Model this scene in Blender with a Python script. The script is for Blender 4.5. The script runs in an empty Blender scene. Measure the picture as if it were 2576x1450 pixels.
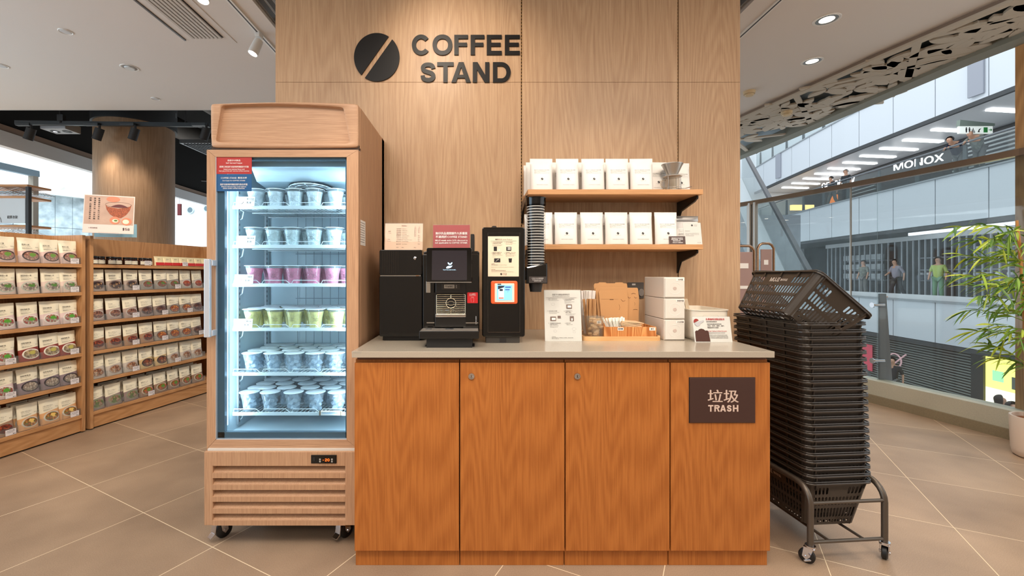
import bpy, bmesh, math, random
from mathutils import Vector, Matrix
R = math.radians
D = bpy.data
COL = bpy.context.scene.collection
sc = bpy.context.scene
random.seed(7)

# ------------------------------------------------------------------ camera, world, big lights, exposure
F, H, CX, CY = 1107.0, 1.232, 1205.0, 692.0
cam_d = D.cameras.new('camera'); cam = D.objects.new('camera', cam_d); COL.objects.link(cam)
cam.location = (0, 0, H); cam.rotation_euler = (R(90), 0, 0)
cam_d.sensor_width = 36; cam_d.lens = 36*F/2576
cam_d.shift_x = (1288-CX)/2576; cam_d.shift_y = -(725-CY)/2576
cam_d.clip_start = .05; cam_d.clip_end = 200
sc.camera = cam
def X(px, Y): return (px-CX)/F*Y
def Z(py, Y): return H-(py-CY)/F*Y

w = D.worlds.new('daylight'); sc.world = w; w.use_nodes = True
bg = w.node_tree.nodes['Background']
bg.inputs[0].default_value = (.86, .94, 1.0, 1); bg.inputs[1].default_value = 1.15
sc.view_settings.view_transform = 'Standard'; sc.view_settings.look = 'None'
sc.view_settings.exposure = 0.38; sc.view_settings.gamma = 1
sc.view_settings.use_curve_mapping = False
sc.cycles.max_bounces = 6; sc.cycles.diffuse_bounces = 3; sc.cycles.glossy_bounces = 3
sc.cycles.transmission_bounces = 4; sc.cycles.transparent_max_bounces = 14
sc.cycles.caustics_reflective = False; sc.cycles.caustics_refractive = False
sc.cycles.use_denoising = True; sc.cycles.use_adaptive_sampling = True; sc.cycles.adaptive_threshold = .02; sc.cycles.sample_clamp_indirect = 5

WARM = (1.0, .86, .70); NEUT = (1.0, .93, .84); COOL = (.72, .88, 1.0)
def area(name, loc, sx, sy, power, col, rot=(0,0,0), spread=180):
    l = D.lights.new(name, 'AREA'); l.shape = 'RECTANGLE'; l.size = sx; l.size_y = sy
    l.energy = power; l.color = col; l.spread = R(spread)
    o = D.objects.new(name, l); COL.objects.link(o); o.location = loc; o.rotation_euler = rot
    return o
def spot(name, loc, tgt, power, col, ang=60, blend=.6, rad=.04, parent=None):
    l = D.lights.new(name, 'SPOT'); l.energy = power; l.color = col
    l.spot_size = R(ang); l.spot_blend = blend; l.shadow_soft_size = rad
    o = D.objects.new(name, l); COL.objects.link(o); o.location = loc
    o.rotation_euler = (Vector(tgt)-Vector(loc)).to_track_quat('-Z', 'Y').to_euler()
    return o
# general ceiling panels behind and above the camera (the shop's own lighting)
area('ceiling_panel_light', (-1.2, .2, 3.02), 1.6, 1.6, 36, NEUT)
area('ceiling_panel_light', (1.4, .2, 3.02), 1.6, 1.6, 36, NEUT)
area('ceiling_panel_light', (-3.6, 1.4, 3.02), 1.2, 1.6, 30, NEUT)
area('ceiling_panel_light', (0, -2.2, 3.02), 3.0, 1.2, 45, NEUT)
# track spots just above the frame
spot('track_spot_sign', (-.32, 1.5, 2.98), (-.12, 2.57, 2.38), 34, WARM, 62, .9, .05)
spot('track_spot_shelf', (.75, 1.25, 2.98), (.72, 2.4, 1.25), 44, WARM, 52, .8, .04)
spot('track_spot_machine', (-.55, 1.0, 2.98), (-.1, 2.2, 1.1), 36, WARM, 50, .8, .04)
spot('track_spot_counter', (.2, .3, 2.98), (.3, 1.85, .5), 40, WARM, 70, .9, .06)
spot('track_spot_cabinets', (-.6, .2, 2.98), (-.9, 1.95, .9), 30, WARM, 60, .9, .06)
spot('track_spot_side', (1.7, 1.35, 2.98), (1.5, 2.2, .8), 38, WARM, 60, .9, .05)
spot('track_spot_rack', (-1.65, 2.3, 2.98), (-3.0, 3.6, .7), 75, WARM, 75, .9, .05)
spot('track_spot_rack', (-1.65, 2.75, 2.98), (-2.85, 4.4, .8), 60, WARM, 60, .9, .05)
spot('track_spot_rack', (-1.65, 1.3, 2.98), (-3.2, 2.8, .6), 60, WARM, 70, .9, .05)
spot('track_spot_floor', (2.7, 2.2, 2.98), (2.7, 3.0, 0), 60, WARM, 100, 1, .06)
area('mall_fill', (-5.85, .4, 1.5), 5.0, 2.4, 84, (.54, .79, 1.0), (R(90), 0, R(-90)))  # added cool fill panel out of view, for daylight entering from the mall
area('atrium_fill', (4.6, .2, 1.9), 4.0, 2.4, 26, (.90, .95, 1.0), (R(90), 0, R(90)))  # unseen fill panel added on the atrium side
# atrium skylight beyond the balustrade
area('atrium_skylight', (10.5, 14, 16), 12, 24, 850, (.95, .97, 1.0))
area('mall_skylight', (-10.5, 9, 7.5), 6, 12, 2400, (.86, .95, 1.0))

# ------------------------------------------------------------------ materials
def lin(c):
    return tuple(((v/255)/12.92 if v/255 <= .04045 else ((v/255+.055)/1.055)**2.4) for v in c) + (1,)
def nt(name):
    m = D.materials.new(name); m.use_nodes = True
    return m, m.node_tree, m.node_tree.nodes['Principled BSDF']
MATS = {}
def mat(name, col, rough=.5, metal=0, spec=.5, emit=0, alpha=1, coat=0, bump=0, bscale=60, var=0, vscale=8):
    if name in MATS: return MATS[name]
    m, t, b = nt(name); c = lin(col)
    b.inputs['Base Color'].default_value = c; b.inputs['Roughness'].default_value = rough
    b.inputs['Metallic'].default_value = metal; b.inputs['Specular IOR Level'].default_value = spec
    b.inputs['Alpha'].default_value = alpha; b.inputs['Coat Weight'].default_value = coat
    if emit:
        b.inputs['Emission Color'].default_value = c; b.inputs['Emission Strength'].default_value = emit
    if bump or var:
        tc = t.nodes.new('ShaderNodeTexCoord'); n = t.nodes.new('ShaderNodeTexNoise')
        t.links.new(tc.outputs['Object'], n.inputs['Vector']); n.inputs['Scale'].default_value = bscale if bump else vscale
        n.inputs['Detail'].default_value = 3
        if bump:
            bp = t.nodes.new('ShaderNodeBump'); bp.inputs['Strength'].default_value = bump; bp.inputs['Distance'].default_value = .01
            t.links.new(n.outputs['Fac'], bp.inputs['Height']); t.links.new(bp.outputs['Normal'], b.inputs['Normal'])
        if var:
            r = t.nodes.new('ShaderNodeValToRGB'); r.color_ramp.elements[0].position = .3; r.color_ramp.elements[1].position = .7
            r.color_ramp.elements[0].color = tuple(v*(1-var) for v in c[:3])+(1,); r.color_ramp.elements[1].color = tuple(min(1, v*(1+var)) for v in c[:3])+(1,)
            n2 = n
            if bump:
                n2 = t.nodes.new('ShaderNodeTexNoise'); n2.inputs['Scale'].default_value = vscale
                t.links.new(tc.outputs['Object'], n2.inputs['Vector'])
            t.links.new(n2.outputs['Fac'], r.inputs['Fac']); t.links.new(r.outputs['Color'], b.inputs['Base Color'])
    MATS[name] = m
    return m
def wood(name, c1, c2, axis='Z', scale=1.0, rough=.42, rings=9.0, fine=.5, seed=0.0):
    m, t, b = nt(name); N, L = t.nodes, t.links
    tc = N.new('ShaderNodeTexCoord')
    def mp(cross, grain):
        q = N.new('ShaderNodeMapping'); s = [cross*scale]*3; s['XYZ'.index(axis)] = grain*scale
        q.inputs['Scale'].default_value = s; q.inputs['Location'].default_value = (seed, seed*.7, seed*.3)
        L.new(tc.outputs['Object'], q.inputs['Vector']); return q
    n1 = N.new('ShaderNodeTexNoise'); n1.inputs['Scale'].default_value = 1; n1.inputs['Detail'].default_value = 1; n1.inputs['Distortion'].default_value = .2
    L.new(mp(3.6, .42).outputs[0], n1.inputs['Vector'])
    mu = N.new('ShaderNodeMath'); mu.operation = 'MULTIPLY'; mu.inputs[1].default_value = rings*4.2*6.283; L.new(n1.outputs['Fac'], mu.inputs[0])
    si = N.new('ShaderNodeMath'); si.operation = 'SINE'; L.new(mu.outputs[0], si.inputs[0])
    pw = N.new('ShaderNodeMapRange'); pw.inputs['From Min'].default_value = -1; L.new(si.outputs[0], pw.inputs['Value'])
    n2 = N.new('ShaderNodeTexNoise'); n2.inputs['Scale'].default_value = 1; n2.inputs['Detail'].default_value = 4; n2.inputs['Roughness'].default_value = .7
    L.new(mp(230, 4.5).outputs[0], n2.inputs['Vector'])
    mr = N.new('ShaderNodeMapRange'); mr.inputs['From Min'].default_value = .34; mr.inputs['From Max'].default_value = .66; L.new(n2.outputs['Fac'], mr.inputs['Value'])
    n3 = N.new('ShaderNodeTexNoise'); n3.inputs['Scale'].default_value = 1; n3.inputs['Detail'].default_value = 2
    L.new(mp(16, .6).outputs[0], n3.inputs['Vector'])
    a = N.new('ShaderNodeMix'); a.inputs[0].default_value = fine; L.new(pw.outputs[0], a.inputs[2]); L.new(mr.outputs[0], a.inputs[3])
    a2 = N.new('ShaderNodeMix'); a2.inputs[0].default_value = .22; L.new(a.outputs[0], a2.inputs[2]); L.new(n3.outputs['Fac'], a2.inputs[3])
    r = N.new('ShaderNodeValToRGB'); e = r.color_ramp.elements
    e[0].position = .16; e[0].color = lin(c1); e[1].position = .80; e[1].color = lin(c2)
    L.new(a2.outputs[0], r.inputs['Fac']); L.new(r.outputs['Color'], b.inputs['Base Color'])
    b.inputs['Roughness'].default_value = rough; b.inputs['Specular IOR Level'].default_value = .35
    MATS[name] = m
    return m
def glass(name, tint=(235, 245, 245), refl=1.0, veil=0.0, veilc=(200, 220, 230), rough=.01):
    m = D.materials.new(name); m.use_nodes = True; t = m.node_tree; N, L = t.nodes, t.links; N.clear()
    o = N.new('ShaderNodeOutputMaterial'); tr = N.new('ShaderNodeBsdfTransparent'); gl = N.new('ShaderNodeBsdfGlossy')
    tr.inputs[0].default_value = lin(tint); gl.inputs['Roughness'].default_value = rough
    fr = N.new('ShaderNodeLayerWeight'); fr.inputs[0].default_value = .5
    p5 = N.new('ShaderNodeMath'); p5.operation = 'POWER'; p5.inputs[1].default_value = 5; L.new(fr.outputs['Facing'], p5.inputs[0])
    mu = N.new('ShaderNodeMath'); mu.operation = 'MULTIPLY_ADD'; mu.inputs[1].default_value = .8*refl; mu.inputs[2].default_value = .04*refl; L.new(p5.outputs[0], mu.inputs[0])
    mx = N.new('ShaderNodeMixShader'); L.new(mu.outputs[0], mx.inputs[0]); L.new(tr.outputs[0], mx.inputs[1]); L.new(gl.outputs[0], mx.inputs[2])
    last = mx
    if veil:
        df = N.new('ShaderNodeBsdfDiffuse'); df.inputs[0].default_value = lin(veilc)
        m2 = N.new('ShaderNodeMixShader'); m2.inputs[0].default_value = veil; L.new(mx.outputs[0], m2.inputs[1]); L.new(df.outputs[0], m2.inputs[2]); last = m2
    L.new(last.outputs[0], o.inputs[0]); MATS[name] = m
    return m

oak_wall = wood('oak_laminate_wall', (180, 142, 108), (206, 170, 134), 'Z', 1.0, .38, 7, .72)
oak_shelf = wood('oak_shelf', (192, 140, 94), (212, 160, 112), 'X', 1.2, .4, 3, .75, 3)
oak_rack = wood('oak_rack', (166, 118, 76), (198, 150, 104), 'Z', 1.3, .45, 5, .6, 5)
oak_rack_h = wood('oak_rack_board', (176, 126, 80), (204, 154, 106), 'Y', 1.3, .45, 5, .6, 6)
oak_col = wood('oak_column', (142, 112, 84), (172, 140, 110), 'Z', .9, .5, 6, .75, 2)
cherry = wood('cherry_veneer', (158, 90, 38), (186, 114, 54), 'Z', 1.1, .38, 6, .66, 1)
fridge_h = wood('freezer_wood_horizontal', (172, 132, 102), (199, 159, 127), 'X', 1.6, .42, 3, .85, 4)
fridge_v = wood('freezer_wood_vertical', (172, 131, 100), (197, 156, 122), 'Z', 1.6, .42, 3, .85, 8)
beech = wood('beech_wood', (214, 160, 104), (236, 188, 134), 'X', 2.0, .45, 4, .5, 9)
cedar = wood('cedar_wood', (176, 104, 50), (226, 162, 100), 'Z', 3.2, .5, 5, .15, 2)

def floor_mat():
    m, t, b = nt('floor_tiles'); N, L = t.nodes, t.links
    tc = N.new('ShaderNodeTexCoord')
    def axis(vec, off):
        d = N.new('ShaderNodeVectorMath'); d.operation = 'DOT_PRODUCT'; d.inputs[1].default_value = vec
        L.new(tc.outputs['Object'], d.inputs[0])
        s = N.new('ShaderNodeMath'); s.operation = 'SUBTRACT'; s.inputs[1].default_value = off; L.new(d.outputs['Value'], s.inputs[0])
        q = N.new('ShaderNodeMath'); q.operation = 'DIVIDE'; q.inputs[1].default_value = .604; L.new(s.outputs[0], q.inputs[0])
        f = N.new('ShaderNodeMath'); f.operation = 'FRACT'; L.new(q.outputs[0], f.inputs[0])
        a = N.new('ShaderNodeMath'); a.operation = 'SUBTRACT'; a.inputs[1].default_value = .5; L.new(f.outputs[0], a.inputs[0])
        c = N.new('ShaderNodeMath'); c.operation = 'ABSOLUTE'; L.new(a.outputs[0], c.inputs[0])
        g = N.new('ShaderNodeMath'); g.operation = 'GREATER_THAN'; g.inputs[1].default_value = .4972; L.new(c.outputs[0], g.inputs[0])
        fl = N.new('ShaderNodeMath'); fl.operation = 'FLOOR'; L.new(q.outputs[0], fl.inputs[0])
        return g, fl
    g1, f1 = axis((.8791, -.4766, 0), -.800); g2, f2 = axis((.4766, .8791, 0), 1.175)
    mx = N.new('ShaderNodeMath'); mx.operation = 'MAXIMUM'; L.new(g1.outputs[0], mx.inputs[0]); L.new(g2.outputs[0], mx.inputs[1])
    cb = N.new('ShaderNodeCombineXYZ'); L.new(f1.outputs[0], cb.inputs[0]); L.new(f2.outputs[0], cb.inputs[1])
    wn = N.new('ShaderNodeTexWhiteNoise'); L.new(cb.outputs[0], wn.inputs['Vector'])
    n = N.new('ShaderNodeTexNoise'); n.inputs['Scale'].default_value = 260; n.inputs['Detail'].default_value = 2; L.new(tc.outputs['Object'], n.inputs['Vector'])
    nb = N.new('ShaderNodeTexNoise'); nb.inputs['Scale'].default_value = 2.5; nb.inputs['Detail'].default_value = 3; L.new(tc.outputs['Object'], nb.inputs['Vector'])
    r = N.new('ShaderNodeValToRGB'); r.color_ramp.elements[0].color = lin((126, 104, 86)); r.color_ramp.elements[1].color = lin((188, 160, 133))
    r.color_ramp.elements[0].position = .25; r.color_ramp.elements[1].position = .75
    s1 = N.new('ShaderNodeMix'); s1.inputs[0].default_value = .55; L.new(n.outputs['Fac'], s1.inputs[2]); L.new(nb.outputs['Fac'], s1.inputs[3])
    s2 = N.new('ShaderNodeMix'); s2.inputs[0].default_value = .08; L.new(s1.outputs[0], s2.inputs[2]); L.new(wn.outputs['Value'], s2.inputs[3])
    L.new(s2.outputs[0], r.inputs['Fac'])
    c = N.new('ShaderNodeMix'); c.data_type = 'RGBA'; L.new(mx.outputs[0], c.inputs[0]); L.new(r.outputs['Color'], c.inputs[6]); c.inputs[7].default_value = lin((236, 216, 184))
    L.new(c.outputs[2], b.inputs['Base Color']); b.inputs['Roughness'].default_value = .42; b.inputs['Specular IOR Level'].default_value = .4
    return m
floor_m = floor_mat()

ceil_m = mat('ceiling_paint', (228, 222, 217), .85, bump=.05, bscale=120)
white_p = mat('white_plastic', (238, 236, 232), .4)
white_m = mat('white_metal', (236, 240, 242), .3)
white_e = mat('white_wall', (240, 244, 246), .7)
stone = mat('quartz_stone', (176, 164, 148), .18, bump=0, var=.10, vscale=400)
black_g = mat('black_gloss', (6, 5, 5), .06, spec=.5)
black_s = mat('black_satin', (16, 15, 15), .3)
black_m = mat('black_matte', (24, 22, 22), .6)
dark_m = mat('dark_ceiling_void', (20, 19, 18), .9)
grey_d = mat('dark_grey_metal', (52, 54, 58), .45, metal=.3)
grey_m = mat('grey_metal', (120, 124, 128), .4, metal=.4)
chrome = mat('chrome', (210, 210, 214), .12, metal=1)
steel = mat('brushed_steel', (176, 172, 166), .28, metal=1)
bronze = mat('bronze_steel', (176, 142, 116), .25, metal=1)
alu = mat('silver_handle', (206, 210, 218), .3, metal=.35)
paper_w = mat('white_paper', (242, 236, 228), .6)
paper_c = mat('cream_paper', (242, 222, 196), .6)
paper_p = mat('peach_paper', (246, 206, 176), .6)
red_card = mat('red_card', (184, 42, 46), .4)
red_stk = mat('red_sticker', (204, 30, 36), .4)
blue_stk = mat('blue_sticker', (28, 86, 138), .45)
ink = mat('black_ink', (34, 30, 30), .6)
ink_b = mat('brown_ink', (70, 52, 44), .6)
ink_w = mat('white_ink', (250, 246, 242), .5)
ink_r = mat('red_ink', (190, 36, 40), .5)
ink_g = mat('grey_ink', (130, 122, 116), .6)
sign_blk = mat('sign_letters_black', (20, 17, 16), .40, spec=.25)
kraft = mat('kraft_board', (198, 148, 98), .75, bump=.03, bscale=90)
kraft_d = mat('kraft_straw', (196, 148, 100), .7)
basket_m = mat('dark_brown_plastic', (58, 50, 43), .30)
trolley_m = mat('bronze_grey_paint', (92, 82, 72), .35, metal=.5)
rubber = mat('black_rubber', (14, 13, 13), .45)
led_w = mat('freezer_led', (214, 240, 255), emit=2.0)
frz_in = mat('freezer_liner', (184, 204, 214), .35)
wire_w = mat('freezer_wire', (232, 240, 244), .35)
silver_bag = mat('silver_foil', (176, 172, 168), .3, metal=.7)
bag_w = mat('white_kraft_bag', (240, 236, 230), .48, bump=.12, bscale=26)
clear = glass('clear_acrylic', (250, 251, 251), .5, .04, (240, 240, 240))
frost = glass('frosted_cup_plastic', (244, 249, 251), .7, .16, (230, 240, 246), .1)
glass_f = glass('freezer_door_glass', (230, 242, 248), .9, .0)
glass_b = glass('balustrade_glass', (236, 240, 240), 1.0, .03, (196, 200, 202))

# ------------------------------------------------------------------ mesh builder
FONT = None
try:                              # Blender's own bundled grotesque face; the built-in face is used if it is absent
    import os
    fp = os.path.join(bpy.utils.system_resource('DATAFILES'), 'fonts', 'Inter.woff2')
    if os.path.exists(fp): FONT = D.fonts.load(fp)
except Exception:
    FONT = None
def text_mesh(body, bold, res=1):
    grot = FONT is not None and all(ord(c) < 0x2000 for c in body)
    cu = D.curves.new('t', 'FONT'); cu.body = body; cu.size = 1; cu.resolution_u = res
    if grot: cu.font = FONT
    cu.offset = 0
    cu.align_x = 'LEFT'; ob = D.objects.new('t', cu); me = D.meshes.new_from_object(ob)
    D.objects.remove(ob); D.curves.remove(cu)
    if me is not None and grot:
        for v in me.vertices: v.co *= GK
    return me
GK = 1.0
def _cap():
    m1 = text_mesh('E', 0); h = max(v.co.y for v in m1.vertices); D.meshes.remove(m1); return h
if FONT: GK = .73/_cap()
class MB:
    def __init__(s): s.b = bmesh.new()
    def face(s, pts):
        vs = [s.b.verts.new(p) for p in pts]
        try: return s.b.faces.new(vs)
        except ValueError: return None
    def box(s, x0, x1, y0, y1, z0, z1, bev=0, seg=2):
        vs = [s.b.verts.new((x, y, z)) for x in (x0, x1) for y in (y0, y1) for z in (z0, z1)]
        fs = [s.b.faces.new([vs[i] for i in q]) for q in ((0,1,3,2),(4,6,7,5),(0,4,5,1),(2,3,7,6),(0,2,6,4),(1,5,7,3))]
        if bev:
            es = list({e for f in fs for e in f.edges})
            bmesh.ops.bevel(s.b, geom=es, offset=bev, segments=seg, affect='EDGES', profile=.5)
        return s
    def prism(s, poly, a0, a1, plane='xz', bev=0):
        """poly of 2-D points pushed between a0 and a1 on the third axis"""
        def P(u, v, a): return {'xz': (u, a, v), 'xy': (u, v, a), 'yz': (a, u, v)}[plane]
        A = [s.b.verts.new(P(u, v, a0)) for u, v in poly]; B = [s.b.verts.new(P(u, v, a1)) for u, v in poly]
        n = len(poly); fs = []
        fs.append(s.b.faces.new(A)); fs.append(s.b.faces.new(B[::-1]))
        for i in range(n): fs.append(s.b.faces.new([A[i], B[i], B[(i+1) % n], A[(i+1) % n]]))
        if bev:
            es = list({e for f in fs[:2] for e in f.edges})
            bmesh.ops.bevel(s.b, geom=es, offset=bev, segments=2, affect='EDGES', profile=.5)
        return s
    def lathe(s, prof, c=(0,0,0), n=20, axis='z', closed=False, a0=0, a1=360):
        full = abs(a1-a0) >= 360; rings = []
        for k in range(n if full else n+1):
            a = R(a0+(a1-a0)*k/n); ca, sa = math.cos(a), math.sin(a); ring = []
            for r, h in prof:
                p = {'z': (r*ca, r*sa, h), 'y': (r*ca, h, r*sa), 'x': (h, r*ca, r*sa)}[axis]
                ring.append(s.b.verts.new((p[0]+c[0], p[1]+c[1], p[2]+c[2])))
            rings.append(ring)
        m = len(rings)
        for k in range(m if full else m-1):
            A, B = rings[k], rings[(k+1) % m]
            for i in range(len(prof)-1):
                try: s.b.faces.new([A[i], B[i], B[i+1], A[i+1]])
                except ValueError: pass
        return s
    def cyl(s, r, h0, h1, c=(0,0,0), n=16, axis='z', r2=None):
        r2 = r if r2 is None else r2
        return s.lathe([(0.0001, h0), (r, h0), (r2, h1), (0.0001, h1)], c, n, axis)
    def tube(s, pts, r, n=8, closed=False, cap=True):
        pts = [Vector(p) for p in pts]; m = len(pts); rings = []; up = None
        for i, p in enumerate(pts):
            if closed: d = (pts[(i+1) % m]-pts[i-1]).normalized()
            else: d = (pts[min(i+1, m-1)]-pts[max(i-1, 0)]).normalized()
            if up is None: up = Vector((0, 0, 1)) if abs(d.z) < .9 else Vector((1, 0, 0))
            a = d.cross(up); a = a.normalized() if a.length > 1e-6 else Vector((1, 0, 0)); b2 = a.cross(d).normalized(); up = b2
            rr = r[i] if isinstance(r, (list, tuple)) else r
            rings.append([s.b.verts.new(p+a*(rr*math.cos(2*math.pi*k/n))+b2*(rr*math.sin(2*math.pi*k/n))) for k in range(n)])
        for i in range(m if closed else m-1):
            A, B = rings[i], rings[(i+1) % m]
            for k in range(n): s.b.faces.new([A[k], A[(k+1) % n], B[(k+1) % n], B[k]])
        if cap and not closed: s.b.faces.new(rings[0][::-1]); s.b.faces.new(rings[-1])
        return s
    def bar(s, p, q, w, h):
        p, q = Vector(p), Vector(q); d = (q-p).normalized(); up = Vector((0,0,1)) if abs(d.z) < .95 else Vector((0,1,0))
        a = d.cross(up).normalized()*w/2; c = a.cross(d).normalized()*h/2
        A = [s.b.verts.new(p+i*a+j*c) for i, j in ((-1,-1),(1,-1),(1,1),(-1,1))]; B = [s.b.verts.new(q+i*a+j*c) for i, j in ((-1,-1),(1,-1),(1,1),(-1,1))]
        s.b.faces.new(A[::-1]); s.b.faces.new(B)
        for k in range(4): s.b.faces.new([A[k], A[(k+1) % 4], B[(k+1) % 4], B[k]])
        return s
    def strip(s, path, z0, z1, th=.02, off=(0, 0)):
        """vertical curved slab along plan path [(x,y)..]"""
        n = len(path); nr = []
        for i in range(n):
            a, b2 = Vector(path[max(i-1, 0)]), Vector(path[min(i+1, n-1)]); d = (b2-a).normalized(); nr.append(Vector((d.y, -d.x)))
        V = [[s.b.verts.new((path[i][0]+nr[i].x*o, path[i][1]+nr[i].y*o, z)) for o, z in ((0, z0), (th, z0), (th, z1), (0, z1))] for i in range(n)]
        for i in range(n-1):
            for k in range(4): s.b.faces.new([V[i][k], V[i+1][k], V[i+1][(k+1) % 4], V[i][(k+1) % 4]])
        s.b.faces.new(V[0]); s.b.faces.new(V[-1][::-1])
        return s
    def text(s, body, x, z, size=.02, fit=None, align='C', y=0, bold=0, ext=0, mat4=None, curve=None, maxw=None):
        me = text_mesh(body, bold, 4 if size > .03 else 1)
        if me is None or not me.vertices: return s
        xs = [v.co.x for v in me.vertices]; x0, x1 = min(xs), max(xs); wd = (x1-x0) or 1
        sx = size
        if fit: sx = fit/wd
        elif maxw and wd*size > maxw: sx = maxw/wd
        cxo = {'C': (x0+x1)/2, 'L': x0, 'R': x1}[align]
        d = bold*size*.9
        for kk, (du, dv) in enumerate(((-d, 0), (d, 0), (0, d*.6)) if bold and not curve else ((0, 0),)):
            if size > .03 and not curve:      # every filled triangle a hair apart, so none lie in one plane
                for i, f in enumerate(me.polygons):
                    q = [(x+(me.vertices[k].co.x-cxo)*sx+du, y-kk*.00015-(i % 11)*.00004, z+(me.vertices[k].co.y-.36)*size+dv) for k in f.vertices]
                    s.face([mat4 @ Vector(p) for p in q] if mat4 else q)
                continue
            nv = []
            for v in me.vertices:
                p = (x+(v.co.x-cxo)*sx+du, y-kk*max(.00015, size*.004), z+(v.co.y-.36)*size+dv)
                if curve: p = curve(*p)
                if mat4: p = mat4 @ Vector(p)
                nv.append(s.b.verts.new(p))
            for f in me.polygons:
                try: s.b.faces.new([nv[i] for i in f.vertices])
                except ValueError: continue
        D.meshes.remove(me)
        return s
    def xf(s, M):
        bmesh.ops.transform(s.b, matrix=M, verts=s.b.verts); return s
    def build(s, name, m, parent=None, smooth=None, loc=None, rot=None, recalc=True):
        if recalc: bmesh.ops.recalc_face_normals(s.b, faces=s.b.faces)
        me = D.meshes.new(name); s.b.to_mesh(me); s.b.free()
        if m: me.materials.append(m)
        o = D.objects.new(name, me); COL.objects.link(o)
        if smooth:
            me.polygons.foreach_set('use_smooth', [True]*len(me.polygons))
            me.set_sharp_from_angle(angle=R(smooth))
        if parent: o.parent = parent
        if loc: o.location = loc
        if rot: o.rotation_euler = rot
        return o
def ribbon(mb, path, wd, closed, y0, y1):
    n = len(path); L_ = []; R_ = []
    for i in range(n):
        a = Vector(path[(i-1) % n if closed else max(i-1, 0)]); b2 = Vector(path[(i+1) % n if closed else min(i+1, n-1)]); d = (b2-a).normalized(); nn = Vector((-d.y, d.x))*wd/2; p = Vector(path[i]); L_.append(p+nn); R_.append(p-nn)
    V = [[mb.b.verts.new((q.x, y, q.y)) for q, y in ((L_[i], y0), (R_[i], y0), (R_[i], y1), (L_[i], y1))] for i in range(n)]
    for i in range(n if closed else n-1):
        A, B = V[i], V[(i+1) % n]
        for k in range(4): mb.b.faces.new([A[k], B[k], B[(k+1) % 4], A[(k+1) % 4]])
    if not closed: mb.b.faces.new(V[0][::-1]); mb.b.faces.new(V[-1])
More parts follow.
